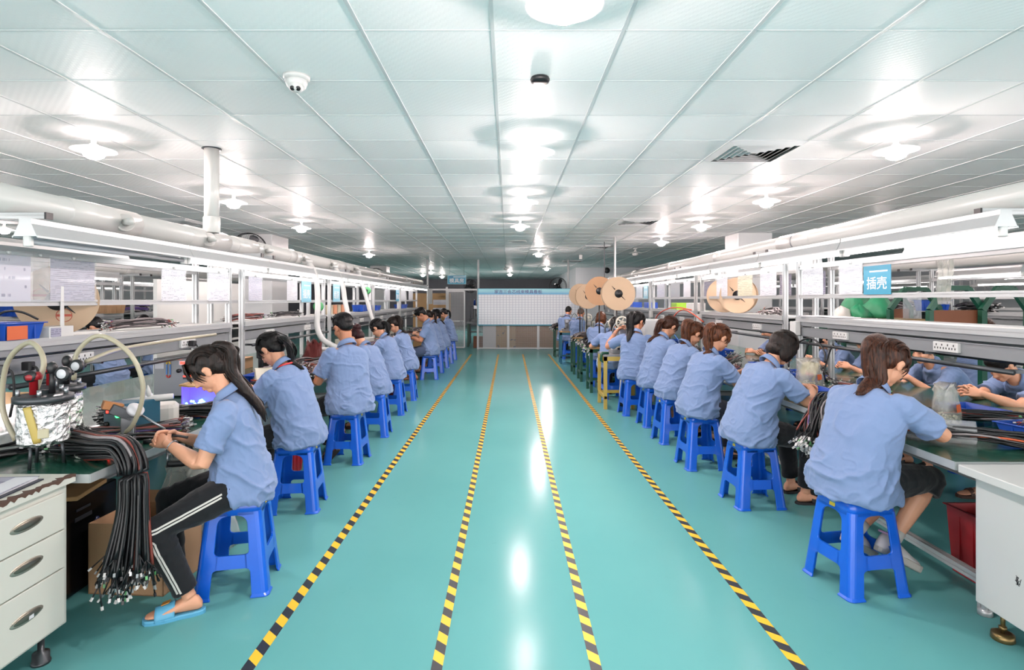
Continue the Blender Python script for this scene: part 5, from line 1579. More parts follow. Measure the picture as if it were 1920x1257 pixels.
harness((2.12, 3.78, .82), [(.24, .1, .0), (.1, .04, .01), (-.02, -.02, .0), (-.09, -.06, -.1), (-.12, -.09, -.22)], 64, .075, .006, 'thick harness with silver tips spilling off the right bench edge', mix=(6, .8, 1.2, .4, .1), fan0=.9, fan1=1.5, seed=34, conn0=False, stubn=6, cs=1.5, stub=.1)
harness((2.35, 3.52, .785), [(.02, -.3, 0), (0, -.12, .01), (-.06, .04, .01), (-.2, .14, -.02)], 46, .055, .0035, 'pink and purple wire bundle on the right bench edge', mix=(1, 2, 2.5, 3, .4), fan1=1.4, seed=35, conn0=False, stubn=2)
harness((2.5, 5.0, .79), [(-.2, -.22, 0), (-.05, -.06, .012), (.05, .1, .01), (.1, .28, 0)], 40, .06, .006, 'cable heap on the right bench beside the bobbed hair person', mix=(7, 1, 1, .2, 0), fan0=1.5, fan1=1.4, seed=36, stubn=4)
harness((2.48, 6.4, .80), [(-.2, -.3, 0), (.0, -.06, .015), (.1, .12, .01), (.2, .34, 0)], 50, .075, .006, 'cable heap in front of the person leaning on folded arms', mix=(6, 2, 1, .2, .2), fan0=1.5, fan1=1.5, seed=37, stubn=4)
harness((2.3, 5.7, .785), [(-.16, -.2, 0), (.0, 0, .012), (.1, .25, 0)], 30, .05, .005, 'red and grey wire heap before the coppery ponytail', mix=(1, 3, 3, .5, .2), seed=38, fan0=1.5)
harness((2.4, 8.6, .79), [(-.2, -.3, 0), (.0, -.06, .015), (.1, .12, .01), (.2, .34, 0)], 30, .07, .006, 'cable heap farther along the right bench', mix=(6, 2, 1, .2, .2), seed=39, fan0=1.4)

# ---- test leads hanging from the tool rods
for k, (x, y, s, z, lb) in enumerate(((2.66, 3.88, 1, 1.11, 'black test lead hanging beside the person peering under the shelf'), (2.66, 4.62, 1, 1.11, 'black test lead hanging over the white granule bag'), (2.66, 4.98, 1, 1.11, 'black test lead hanging left of the granule bag'), (2.66, 5.22, 1, 1.11, 'black test lead nearest the first right posts'))):
    cable((x, y, z), [(0, 0, .02), (.03, .05, .03), (.02, .09, -.05), (.0, .11, -.16), (-.01, .115, -.22)], .0065, wire_black, lb, 'test_lead', 8)
    o = MB().tube([(0, 0, 0), (0, 0, -.02), (.004, .002, -.05), (-.004, 0, -.1)], [.011, .011, .005, .002], 10, mi=0).build('probe', black_pl, bpy.data.objects[-1] if False else None)
    o.location = (x - .01, y + .115, z - .2); tag(o, 'black probe tip on the ' + lb.replace('black ', ''), 'probe')
cable((2.62, 5.1, 1.06), [(0, .1, .0), (.04, 0, .08), (.05, -.16, .1), (.03, -.36, .02), (.02, -.4, -.08)], .008, wire_black, 'black lead looped over the tool rod right of the first right posts', 'test_lead')

# ---- air hoses by the machines
cable((2.55, 8.2, 1.3), [(.12, -.5, -.1), (0, -.35, .02), (-.05, -.1, .06), (-.1, .15, -.05), (-.16, .3, -.32)], .009, orange_cab, 'orange air hose arched over the third right bench, nearer', 'air_hose', cat='hose')
cable((2.5, 8.9, 1.3), [(.1, -.9, .06), (0, -.6, .09), (-.05, -.2, .06), (-.12, .12, -.06), (-.2, .25, -.36)], .009, orange_cab, 'orange air hose arched over the third right bench, farther', 'air_hose', cat='hose')
cable((2.4, 8.3, 1.02), [(0, -.4, -.1), (0, 0, .02), (.02, .5, .04), (.1, 1.0, .05)], .008, blue_hose, 'blue air hose behind the third right worker group', 'air_hose', cat='hose')

# ================================================================ left bench equipment
r = empty('drawer_cabinet', (-1.868, 2.395, 0), 0, 'cream three drawer cabinet at the lower left photo corner', 'cabinet')
W_, D_ = .58, .92       # along -x, along -y
MB().span((-W_, -D_, .135), (0, 0, .725)).build('body', cream, r, bevel=.004)
tp = MB().span((-W_ - .02, -D_ - .02, .725), (.022, .022, .757)); tp.build('worktop', cream, r, bevel=.003)
g = MB(); rnd = random.Random(4); prev = -.9
edge = [(.024, -.93)]
n_ = 60
for i in range(n_ + 1):
    yy = -.93 + .95 * i / n_; edge.append((.008 - .012 * rnd.random() - .02 * (rnd.random() > .85), yy))
poly = [(.0235, -.935), (.0235, .0235)] + [(e[0], e[1]) for e in reversed(edge[1:])]
g.prism(poly, 'z', .7571, .7582)
zz = [(.0232, .757 - .004 - .012 * rnd.random()) for i in range(n_ + 1)]
vs = []; fs = []
for i in range(n_ + 1):
    yy = -.93 + .95 * i / n_; vs += [(.0232, yy, .7575), (.0232, yy, .757 - .004 - .016 * rnd.random() ** 2)]
for i in range(n_): fs.append((2 * i, 2 * i + 1, 2 * i + 3, 2 * i + 2))
g.add(vs, fs)
lab(g.build('worn_edge', mat('bare brown board', (92, 64, 52), .8, 0, .15, 30), r), 'worktop edge with the coating chipped to brown board')
for k, (z0, z1) in enumerate(((.545, .695), (.385, .54), (.15, .38))):
    dr_ = MB().span((0, -D_ + .02, z0), (.014, -.028, z1)).build('drawer', cream, r, bevel=.003)
    yc = -.215; zc = (z0 + z1) / 2 + .012
    MB().ell((.0135, yc, zc), (.006, .078, .0225), None, 28, 12).build('handle', mat('brushed handle', (196, 190, 176), .3, .7, .05, 40), dr_)
    MB().ell((.0165, yc, zc + .002), (.006, .064, .0165), None, 28, 12).build('handle_recess', mat('handle recess', (150, 144, 130), .3, .8, .05, 40), dr_)
    if k == 2: MB().box((.0235, yc + .01, zc - .004), (.001, .022, .014)).build('sticker', paperw, dr_)
for y in (-.06, -D_ + .08):
    for x in (-.06, -W_ + .06):
        MB().lathe([(.012, .135), (.012, .05), (.03, .045), (.03, .012), (.034, .01), (.034, 0)], (x, y, 0), 18).build('foot', dark_steel if y > -.5 else cream, r)
MB().prism([(-.9, .135), (-.82, .135), (-.84, 0), (-.88, 0)], 'x', -.05, -.02).build('foot_plate', cream, r)
r = empty('paper_pad', (-2.1, 2.18, .7585), math.radians(6), 'pad of white paper on the cream drawer cabinet', 'paper')
MB().box((0, 0, .007), (.36, .26, .014)).build('sheets', paperw, r); MB().box((.0, 0, .0145), (.37, .27, .001), (0, .01, .04)).build('top_sheet', print_lilac, r); MB().box((.1, .0, .002), (.2, .268, .004)).build('backing', navy_cloth, r)
r = empty('computer_tower', (-2.30, 2.97, 0), math.radians(2), 'black computer tower under the left bench', 'computer')
MB().rbox((0, 0, .255), (.2, .43, .48), .015).build('case', black_pl, r)
MB().rbox((.09, 0, .255), (.04, .42, .485), .015).build('front_panel', mat('glossy black plastic', (14, 15, 18), .2, 0, .05, 20), r)
MB().box((.112, -.06, .43), (.003, .1, .012)).box((.112, -.06, .385), (.003, .12, .02)).build('drive_slot', dark_grey, r)
MB().lathe([(.018, .11), (.018, .114)], (0, .04, .33), 18, 'x').build('power_button', mat('dim blue button', (30, 50, 110), .3), r)
for s in (-1, 1):
    for q in (-1, 1): MB().cyl((s * .07, q * .16, 0), (s * .07, q * .16, .016), .015, 10).build('foot', black_rub, r)
o = MB().rbox((0, 0, .011), (.22, .3, .022), .008).build('wooden_board', wood); o.location = (-2.28, 2.94, .4985); o.rotation_euler = (0, 0, .2); tag(o, 'small wooden board lying on the black computer tower', 'board')
r = empty('cardboard_box', (-1.93, 3.03, 0), math.radians(-4), 'open brown cardboard box under the left bench behind the striped trousers', 'box')
MB().span((-.2, -.16, 0), (.2, -.155, .36)).span((-.2, .155, 0), (.2, .16, .36)).span((-.2, -.16, 0), (-.195, .16, .36)).span((.195, -.16, 0), (.2, .16, .36)).span((-.2, -.16, 0), (.2, .16, .006)).build('box_body', cardboard, r)
MB().box((0, .18, .385), (.39, .005, .07), (-.7, 0, 0)).build('flap', cardboard, r)
MB().box((.0, -.1605, .18), (.05, .001, .36)).build('packing_tape', mat('brown packing tape', (166, 124, 84), .3), r)
def bag(loc, sz, m, label, seed=0, name='plastic_bag', tie=True, amp=.03):
    rnd = random.Random(seed); mb = MB(); n = 26; rings = []
    zs = [0, .05, .2, .4, .6, .78, .9, 1.0]
    rad = [.8, 1.0, 1.02, .92, .82, .74, .68, .8] if tie else [.8, 1, 1.03, .95, .8, .55, .3, .06]
    ph = [rnd.uniform(0, 6.28) for _ in range(6)]
    for z, q in zip(zs, rad):
        g = []
        for k in range(n):
            a = 2 * math.pi * k / n
            w = 1 + (.05 + .1 * z) * (1 - 2 * abs(math.sin(4.5 * a + ph[5] + 2.2 * z))) + .1 * math.sin(3 * a + ph[0] + 3 * z) + .07 * math.sin(5 * a + ph[1] - 4 * z) + .05 * math.sin(9 * a + ph[2] + 6 * z)
            g.append((sz[0] * .5 * q * w * math.cos(a) + amp * z * math.sin(ph[3] + 3 * z), sz[1] * .5 * q * w * math.sin(a), sz[2] * z + ((.13 if tie else .04) * sz[2] * math.sin(4 * a + ph[4]) if z > .7 else 0)))
        rings.append(g)
    mb.loft(rings); o = mb.build(name, m); o.location = loc
    return tag(o, label, 'bag')
bag((-2.0, 3.55, 0), (.34, .3, .5), milky, 'clear plastic bag on the floor under the left bench', 3)
bag((-1.75, 3.42, 0), (.22, .2, .3), film, 'crumpled clear bag on the floor behind the nearest left stool', 6)

def tank(x, y, label, seed):
    r = empty('foil_tank', (x, y, TZ), 0, label, 'tank', 'foil wrapped tanks')
    for k in range(3):
        a = k * 2.094 + .5; MB().cyl((.075 * math.cos(a), .075 * math.sin(a), 0), (.065 * math.cos(a), .065 * math.sin(a), .12), .007, 8).build('leg', dark_steel, r)
    rnd = random.Random(seed); rings = []
    for i in range(15):
        z = .1 + .19 * i / 14; g = []
        for k in range(40):
            a = 2 * math.pi * k / 40; q = .096 + rnd.uniform(-.0035, .0035) - (.012 if i in (0, 14) else 0)
            g.append((q * math.cos(a), q * math.sin(a), z))
        rings.append(g)
    MB().loft(rings, smooth=False).build('foil_wrap', foil_m, r)
    MB().lathe([(.1, .288), (.112, .292), (.112, .318), (.1, .322), (.03, .326), (.03, .34), (.0, .341)], n=36).build('lid', dark_steel, r)
    for k in range(5):
        b = MB(); a = k * 1.257 + .2; b.cyl((.09 * math.cos(a), .09 * math.sin(a), .32), (.09 * math.cos(a), .09 * math.sin(a), .352), .009, 8)
        b.build('clamp_bolt', steel, r)
    MB().lathe([(.016, .32), (.016, .39), (.03, .392), (.032, .41), (.022, .425), (.0, .428)], (-.02, -.03, 0), 18).build('red_valve', red_pl, r)
    MB().lathe([(.024, -.012), (.026, 0), (.024, .012)], (-.02, -.045, .408), 18, 'y').build('valve_knob', black_pl, r)
    MB().cyl((.04, 0, .325), (.04, 0, .44), .012, 12).cyl((.04, 0, .42), (.14, -.01, .42), .011, 12).ell((.04, 0, .44), (.022, .022, .03)).build('pipe_fitting', black_pl, r)
    gg = MB().lathe([(.03, -.05), (.033, -.046), (.033, -.03), (.02, -.026)], (.12, 0, .42), 24, 'y').build('gauge', black_pl, r)
    MB().lathe([(.021, -.0512), (.021, -.0502)], (.12, 0, .42), 24, 'y').build('dial', paperw, gg)
    MB().tube([(.0985 * math.cos(a), .0985 * math.sin(a), .28 - .02 * k) for k, a in enumerate([-1.5 + .05 * k for k in range(9)])], [(.004, .017)] * 9, 8, flat=(math.cos(-1.4), math.sin(-1.4), 0)).build('yellow_tape_strip', mat('aged yellow tape', (200, 178, 92), .5, 0, .1, 14), r)
    MB().rbox((.062, -.078, .16), (.04, .012, .04), .006, (0, 0, .7)).build('tag_plate', mat('ivory plate', (206, 200, 168), .5), r)
    return r
tank(-2.11, 2.57, 'nearer foil wrapped pressure tank on the left bench', 1)
tank(-2.27, 2.86, 'farther foil wrapped pressure tank on the left bench', 2)
cable((-2.15, 2.6, 1.1), [(-.02, .0, -.02), (-.0, .02, .12), (-.1, .06, .2), (-.24, .1, .1), (-.28, .12, -.12), (-.2, .1, -.27)], .0115, rubber_w, 'clear yellowed hose looping left over the foil tanks', 'clear_hose', 10, 'hose')
cable((-2.2, 2.82, 1.1), [(.02, .02, .0), (.04, .02, .14), (.14, .04, .22), (.28, .06, .12), (.33, .08, -.06), (.26, .1, -.25), (.14, .12, -.32)], .0115, rubber_w, 'clear yellowed hose looping right over the foil tanks', 'clear_hose', 10, 'hose')
cable((-2.2, 2.95, 1.16), [(.0, .0, .02), (-.02, .3, .06), (-.06, .9, .07), (-.1, 1.5, .07)], .011, rubber_w, 'clear hose stretched along the tool rod of the left rack', 'clear_hose', 10, 'hose')
for k, (y, l) in enumerate(((2.78, 'black plug in the left rack socket above the foil tanks, nearer'), (2.93, 'black plug in the left rack socket above the foil tanks, farther'), (4.46, 'black plug and cord at the white socket above the display machine'))):
    r = empty('power_plug', (-2.505, y, 1.158), 0, l, 'plug')
    MB().rbox((.02, 0, 0), (.05, .04, .045), .01).build('plug_body', black_pl, r)
    pth = [(.04, 0, 0), (.06, .01, -.02), (.06, .02, -.12), (.03, .03, -.24)] if k < 2 else [(.04, 0, 0), (.06, 0, -.03), (.09, 0, -.12), (.2, -.1, -.27)]
    MB().tube(smoothpath(pth, 6), .006, 8).build('cord', black_rub, r)
r = empty('control_box', (-2.2, 3.2, TZ), math.radians(-20), 'teal control box with green and red lights behind the foil tanks', 'control box')
MB().rbox((0, .08, .085), (.17, .22, .17), .008).build('case', teal_mach, r)
MB().box((0, -.032, .085), (.15, .004, .15)).build('face_plate', mat('steel face plate', (110, 128, 140), .4, .4), r)
MB().box((-.04, -.036, .12), (.05, .004, .026)).build('display', black_pl, r)
MB().box((-.04, -.0385, .12), (.02, .002, .012)).build('red_digits', led_red, r)
MB().cyl((.045, -.034, .11), (.045, -.046, .11), .016, 18).build('green_button', led_green, r); MB().cyl((-.045, -.034, .05), (-.045, -.048, .05), .015, 18).build('dial_knob', black_pl, r)
r = empty('relay_box', (-1.98, 2.86, TZ), .2, 'small black box with a red lit switch on the near left bench', 'control box')
MB().rbox((0, 0, .03), (.12, .1, .06), .008).build('case', black_pl, r); MB().box((-.02, -.051, .03), (.022, .004, .026)).build('red_switch', led_red, r)
r = empty('spray_gun', (-2.1, 3.32, TZ + .02), .3, 'white plastic glue gun resting beside the teal control box', 'glue gun')
MB().tube([(-.14, 0, .14), (.0, 0, .15), (.12, 0, .16)], [.012, .02, .016], 12).tube([(.0, 0, .15), (-.01, 0, .2), (-.012, 0, .23)], [.016, .012, .003], 10).build('barrel', white_pl, r); MB().cyl((.0, 0, -.02), (.0, 0, .14), .018, 12).build('handle', white_pl, r)
o = MB().rbox((0, 0, .06), (.26, .2, .12), .05).build('white_cloth_pack', white_fab); o.location = (-2.14, 3.42, TZ); tag(o, 'crumpled white packing beside the grey display machine', 'packing'); o.rotation_euler = (0, 0, .5)
r = empty('display_machine', (-2.57, 4.36, TZ), 0, 'grey and white machine with red digits and a magnet symbol on the left bench', 'machine')
MB().span((-.16, .012, .01), (.15, .62, .3)).build('case', white_paint, r, bevel=.006)
MB().span((-.16, 0, .01), (.15, .012, .3)).build('front_panel', grey_mach, r, bevel=.003)
MB().box((.075, -.003, .265), (.075, .006, .034)).build('display_frame', white_pl, r)
MB().box((.065, -.0065, .265), (.034, .002, .02)).build('red_digits', led_red, r); MB().cyl((.1, -.003, .257), (.1, -.008, .257), .005, 10).build('green_light', led_green, r)
MB().cyl((.04, 0, .205), (.04, -.022, .205), .015, 18).build('dial_knob', black_pl, r)
MB().box((.09, -.003, .155), (.044, .005, .03)).box((.09, -.006, .15), (.04, .003, .004)).build('counter', dark_grey, r); MB().box((.085, -.0062, .163), (.028, .002, .01)).build('counter_digits', led_red, r)
MB().box((.135, -.004, .165), (.022, .006, .026)).build('rocker_switch', led_red, r)
g = MB(); arc = [(-.045 + .013 * math.cos(a), -.004, .255 + .02 * math.sin(a)) for a in [math.pi * k / 10 for k in range(11)]]
lab(g.tube(arc, .0055, 8).build('magnet_symbol', mat('yellow symbol', (228, 190, 40), .4), r), 'yellow bow of the magnet symbol')
g = MB(); [g.box((-.045 + s * .013, -.004, .215), (.011, .004, .08)) for s in (-1, 1)]; lab(g.build('magnet_symbol', mat('blue symbol', (60, 130, 200), .4), r), 'blue shanks of the magnet symbol')
g = MB(); arc = [(-.045 + .013 * math.cos(a), -.004, .172 - .018 * math.sin(a)) for a in [math.pi * k / 10 for k in range(11)]]; lab(g.tube(arc, .0055, 8).build('magnet_symbol', mat('red symbol', (214, 66, 56), .4), r), 'red bow of the magnet symbol')
MB().box((-.115, -.002, .25), (.07, .002, .06)).build('label_plate', paperw, r)
g = MB()
for k in range(6):
    g.box((.151, .2, .09 + k * .022), (.004, .09, .006))
    g.box((.151, .33, .09 + k * .022), (.004, .09, .006))
g.build('vent_slot', dark_grey, r)
r = empty('violet_light_box', (-2.16, 4.04, TZ), math.radians(8), 'wooden lidded box glowing violet inside on the left bench', 'light box')
def octo(s, z): return [(s * q[0], s * q[1], z) for q in ((-.14, -.06), (-.06, -.12), (.06, -.12), (.14, -.06), (.14, .07), (.06, .12), (-.06, .12), (-.14, .07))]
MB().loft([octo(1.08, .145), octo(1.08, .157)], smooth=False).build('lid', wood, r)
MB().span((-.13, .06, 0), (.13, .1, .145)).build('back_panel', violet_lit, r); [MB().span((q - .004, -.05, 0), (q + .004, .08, .145)).build('side_panel', violet_lit, r) for q in (-.136, .136)]
MB().span((-.14, -.11, 0), (.14, .1, .004)).build('base', white_lam, r)
g = MB(); rnd = random.Random(2)
for k in range(26): g.ell((rnd.uniform(-.12, .12), rnd.uniform(-.09, .03), .012 + rnd.uniform(0, .02)), (.009, .009, .009), None, 8, 5)
g.build('lit_beads', blue_led, r)['kind'] = 'stuff'
o = MB().box((.05, -.02, .164), (.08, .04, .014)).build('brush', red_pl); o.location = (-2.16, 4.04, TZ); tag(o, 'small red and black brush on the wooden lid of the violet box', 'brush')
o = MB().lathe([(.026, 0), (.052, 0), (.053, .004), (.053, .046), (.052, .05), (.026, .05)], n=30, cap=False).build('tape_roll', yellow_tape); o.location = (-2.24, 3.76, TZ); tag(o, 'roll of yellow tape before the violet box', 'tape roll')
r = empty('clamp_fixture', (-1.98, 2.95, TZ), math.radians(25), 'steel clamp fixture with orange block on the near left bench', 'fixture')
MB().rbox((0, 0, .07), (.06, .06, .14), .004).build('post', steel, r); MB().rbox((-.02, 0, .165), (.12, .06, .05), .008, (0, .5, 0)).build('clamp_block', dark_steel, r)
MB().rbox((-.07, .01, .2), (.09, .06, .04), .006, (0, .3, .3)).build('orange_block', mat('amber plastic', (190, 120, 50), .35), r)
MB().cyl((.03, -.02, .17), (.04, -.03, .185), .04, 24).build('disc', paperw, r); MB().cyl((.05, 0, .15), (.17, -.05, .07), .006, 10).build('rod', steel, r)
r = empty('black_bracket', (-1.76, 2.98, 0), math.radians(15), 'black C shaped bracket clamped to the left bench edge', 'bracket')
p_ = smoothpath([(-.14, 0, .757), (-.02, 0, .757), (.05, 0, .76), (.07, 0, .74), (.07, 0, .67), (.055, 0, .64), (-.0, 0, .636), (-.03, 0, .64)], 4)
MB().tube(p_, [(.012, .018)] * len(p_), 8, flat=(0, 1, 0)).build('jaw', black_pl, r); MB().cyl((-.03, 0, .62), (-.03, 0, .712), .006, 10).build('screw', steel, r)
cable((-1.9, 2.78, .8), [(-.05, .02, .01), (.06, .06, .03), (.2, .1, .01), (.26, .12, -.005)], .0065, wire_black, 'black cable leading to the hands of the person with striped trousers', 'cable')
r = empty('white_cup', (-2.0, 2.73, TZ), 0, 'white plastic cap lying in a round tray on the near left bench', 'cap')
MB().lathe([(.0, .002), (.07, .002), (.075, .012), (.072, .012), (.066, .005), (0, .005)], n=28).build('tray', mat('pale green tray', (206, 216, 206), .4), r); MB().cyl((-.04, 0, .022), (.04, .02, .03), .017, 16).build('cap_body', white_pl, r)
harness((-2.42, 2.6, .77), [(-.12, -.25, 0), (-.05, -.05, .01), (.0, .15, .0), (.05, .3, 0)], 16, .06, .006, 'black and pale cables behind the foil tanks', mix=(5, 3, 0, 0, 0), seed=51, conn0=False, conn1=False)
# shelf things on the left rack
def bin_(loc, sz, m, label, rz=0.0, name='plastic_bin', lip_=.012, group=None):
    r = empty(name, loc, rz, label, 'bin', group)
    x, y, z = sz[0] / 2, sz[1] / 2, sz[2]; t = .006; g = MB()
    def rg(k, zz, e=0): return [(s * (x * k + e), q * (y * k + e), zz) for s, q in ((-1, -1), (1, -1), (1, 1), (-1, 1))]
    g.loft([rg(.86, .004), rg(1, z), rg(1, z, lip_), rg(1, z + .006, lip_), rg(1, z + .006, -t), rg(.86, .012, -t)], smooth=False)
    g.build('bin_body', m, r, bevel=.002)
    g = MB()
    for s in (-1, 1):
        for k in (-.5, 0, .5): g.box((k * x, s * (y * .94 + .003), z * .5), (.006, .006, z * .8)); g.box((s * (x * .94 + .003), k * y, z * .5), (.006, .006, z * .8))
    g.build('rib', m, r)
    return r
SZL = 1.288
bb_ = bin_((-2.60, 2.93, SZL), (.2, .24, .09), bin_blue, 'blue parts bin with orange card on the left rack shelf'); MB().box((.103, -.05, .045), (.002, .12, .07)).build('card', orange_pl, bb_)
cable((-2.6, 2.93, SZL + .05), [(0, -.1, .05), (.03, -.05, .1), (.06, .02, .1), (.1, .08, .06)], .006, wire_black, 'black cable spilling from the blue bin on the left shelf', 'cable')
r = empty('white_box', (-2.58, 3.19, SZL), .1, 'small white box beside the blue bin on the left shelf', 'box'); MB().rbox((0, 0, .032), (.12, .2, .064), .003).build('box_body', white_pl, r); MB().box((.0615, -.05, .032), (.002, .08, .05)).build('label_card', print_lilac, r)
def reel(loc, rz, rad, label, axis_x=False, m=None, stand=0):
    """cardboard cable reel, flanges face local -y"""
    r = empty('cardboard_reel', loc, rz, label, 'reel', 'big cardboard reels')
    for y in (-.045, .045):
        MB().lathe([(.03, y - .003), (rad, y - .003), (rad, y + .003), (.03, y + .003)], n=64, axis='y', smooth=False).build('flange', m or reel_card, r)
    MB().lathe([(rad * .42, -.042), (rad * .42, .042)], n=36, axis='y').build('core', card_dark, r)
    MB().lathe([(.0, -.066), (.016, -.066), (.022, -.06), (.058, -.054), (.06, -.048)], n=28, axis='y').build('hub', black_pl, r)
    for a, l0, l1 in ((2.3, .33, .62), (-.75, .24, .56)):
        d = Vector((math.cos(a), 0, math.sin(a)))
        MB().tube([d * rad * l0 + Vector((0, -.0485, 0)), d * rad * l1 + Vector((0, -.0485, 0))], (.008, .0015), 8, flat=(-d.z, 0, d.x)).build('slot', black_pl, r)
    return r
rl = reel((-2.72, 3.42, SZL + .21), math.radians(36), .205, 'cardboard reel standing on the left rack shelf behind the lilac sheet')
for (dx, dz_) in ((-.08, .03), (.03, -.09)):
    p = [(dx + .038 * math.cos(a), -.0492, dz_ + .038 * math.sin(a)) for a in [2 * math.pi * k / 24 for k in range(25)]]
    MB().tube(p, .0018, 5).box((dx, -.0492, dz_), (.07, .001, .014)).build('printed_mark', mat('red print', (196, 88, 70), .7), rl)
o = MB().prism([(-.015, 0), (.015, 0), (.01, .3), (-.01, .3)], 'y', -.002, .002).build('white_strip', white_pl); o.location = (-2.53, 3.21, SZL - .01); o.rotation_euler = (0, 0, math.radians(90)); tag(o, 'white upright strip before the cardboard reel on the left rack', 'strip')
for k, (x, y, m, lb) in enumerate(((-2.68, 4.15, beige_cloth, 'heap of pale packing on the left shelf'), (-2.72, 5.9, red_pl, 'red and black parts heap on the second left shelf'), (-2.7, 6.9, dark_grey, 'dark cable heap on the second left shelf'))):
    harness((x, y, SZL + .035), [(-.05, -.25, 0), (0, 0, .012), (.03, .25, 0)], 18, .05, .006, lb, mix=((2, 5, 0, 0, 0), (3, 1, 5, 0, 1), (6, 2, 0, 0, 0))[k], seed=60 + k)
bin_((-2.7, 10.4, SZL), (.2, .5, .12), bin_blue, 'blue bin on the fourth left shelf, nearer'); bin_((-2.7, 11.4, SZL), (.2, .4, .1), bin_blue, 'blue bin on the fourth left shelf, farther')
bin_((-2.7, 14.3, SZL), (.2, .8, .1), bin_blue, 'blue bin on the fifth left shelf')
for k in range(4):
    o = MB().rbox((0, 0, .07), (.12, .14, .14), .004).build('parts_box', (mat('sand box', (196, 186, 160), .6), mat('orange striped box', (220, 150, 110), .6))[k % 2]); o.location = (-2.66, 8.35 + k * .2, SZL); tag(o, '%s small %s parts box on the third left shelf' % (ORD[k], ('sand', 'orange')[k % 2]), 'parts box')
for k, (x, y, z) in enumerate(((-2.36, 7.05, 1.42), (-2.36, 9.5, 1.66))):
    o = MB().lathe([(.018, -.02), (.06, -.022), (.062, -.016), (.062, .016), (.06, .022), (.018, .02)], n=26, axis='y', cap=False).build('tape_reel', mint); o.location = (x, y, z); tag(o, 'small green tape reel hanging by the white hoses, %s' % ('nearer', 'farther')[k], 'tape reel')
    MB().cyl((0, 0, .05), (0, 0, 1.9 - z), .003, 6).build('cord', dark_grey, o)
o = bag((-2.3, 6.65, TZ), (.22, .2, .26), darkred_cloth, 'dark red patterned cloth bag on the left bench behind the tall person', 9, 'cloth_bag')
r = empty('green_bottle', (-2.0, 10.05, TZ), 0, 'lime green bottle with black cap on the left bench', 'bottle'); MB().lathe([(.03, 0), (.032, .01), (.032, .09), (.028, .1)], n=18).build('bottle_body', lime, r); MB().lathe([(.022, .1), (.026, .11), (.02, .2), (.008, .22)], n=16).build('cap', black_pl, r)
r = empty('microscope', (-2.15, 5.0, TZ), 0, 'black inspection stand with lens on the left bench', 'inspection stand'); MB().rbox((0, 0, .015), (.2, .24, .03), .02).build('base', dark_grey, r); MB().cyl((-.06, .06, .02), (-.06, .06, .42), .022, 14).build('column', black_pl, r); MB().rbox((.0, 0, .3), (.09, .16, .12), .02).cyl((.02, -.03, .26), (.02, -.03, .17), .03, 16).build('head', black_pl, r)
MB().lathe([(.05, -.01), (.075, -.012), (.075, .012), (.05, .01)], (.03, -.02, .36), 24, 'y', cap=False).build('lens_ring', mat('ivory ring', (206, 198, 176), .5), r)
r = empty('tester_unit', (-1.98, 4.78, TZ), math.radians(-62), 'beige tester with small blue screen behind the lanyard wearer', 'tester'); MB().prism([(-.11, 0), (.11, 0), (.11, .1), (-.02, .17), (-.11, .17)], 'y', -.14, .14).build('case', beige_mach, r); MB().box((.05, .03, .138), (.08, .1, .003), (0, .49, 0)).build('screen', mat('blue violet screen', (120, 120, 235), .3, emit=(110, 110, 240), estr=.8), r)
o = MB().rbox((0, 0, .004), (.3, .34, .008), .02).build('red_tray', mat('orange red mat', (200, 92, 62), .5)); o.location = (-1.93, 4.92, TZ); tag(o, 'orange red mat under the parts beside the tall person', 'mat')
bin_((-2.3, 5.35, TZ), (.2, .5, .06), bin_blue, 'low blue tray on the left bench behind the tester')
for k, (x, y, lb) in enumerate(((-1.95, 4.85, 'red crate on the floor under the left bench by the tall person'), (-1.9, 8.9, 'red crate on the floor under the left bench by the long ponytail'))):
    bin_((x, y, 0), (.3, .34, .3), red_pl, lb, name='plastic_crate')
r = empty('clip_arm', (-2.46, 5.75, 1.15), 0, 'thin black clip arm on the second left tool rod', 'clip arm'); MB().tube([(0, 0, 0), (.08, .05, .03), (.16, .12, -.02), (.2, .2, -.12)], .007, 8).build('arm', black_pl, r); MB().rbox((-.0, 0, 0), (.03, .05, .03), .006).build('clip', black_pl, r)
o = MB().rbox((0, 0, .012), (.14, .08, .012), .005).build('phone', black_pl); o.location = (-1.82, 10.72, .8); o.rotation_euler = (0, -.4, 0); tag(o, 'black phone in the hands of the person in shorts', 'phone')

# more clutter along the benches
CL = [(-2.2, 5.55, (1, 6, 1, .3, .2), 'pale wire heap behind the tall person'), (-1.95, 6.05, (1, 6, 2, 0, 0), 'pale and red wire heap before the red haired person'), (-2.25, 6.35, (4, 4, 1, 0, 0), 'grey wire heap at the rack foot behind the dark red bun'),
      (-2.15, 7.65, (1, 7, .5, 0, 0), 'pale wire heap before the sleek low ponytail'), (-2.0, 8.75, (1, 6, 2, .3, 0), 'pale wire heap before the long ponytail on the left'), (-2.05, 9.5, (1, 6, 1, 0, .3), 'pale wire heap halfway to the person in shorts'), (-2.1, 11.0, (1, 7, 0, 0, 0), 'pale wire heap in front of the person in shorts'), (-2.05, 13.2, (2, 6, 1, 0, 0), 'pale wire heap near the end of the left bench'),
      (2.5, 5.45, (2, 5, 1, 0, 0), 'pale wire heap before the coppery ponytail'), (2.45, 7.1, (3, 4, 1, .5, 0), 'grey wire heap before the beige trousers'), (2.7, 6.05, (6, 2, 0, 0, 0), 'dark wire heap at the rack foot beside the folded arms'), (2.55, 7.75, (3, 4, 1, 0, .5), 'grey wire heap near the orange air hoses'), (2.9, 4.55, (6, 2, 1, 0, 0), 'dark wire heap under the first right shelf'), (3.0, 5.4, (3, 4, 1, 0, 0), 'grey wire heap between the first two right racks')]
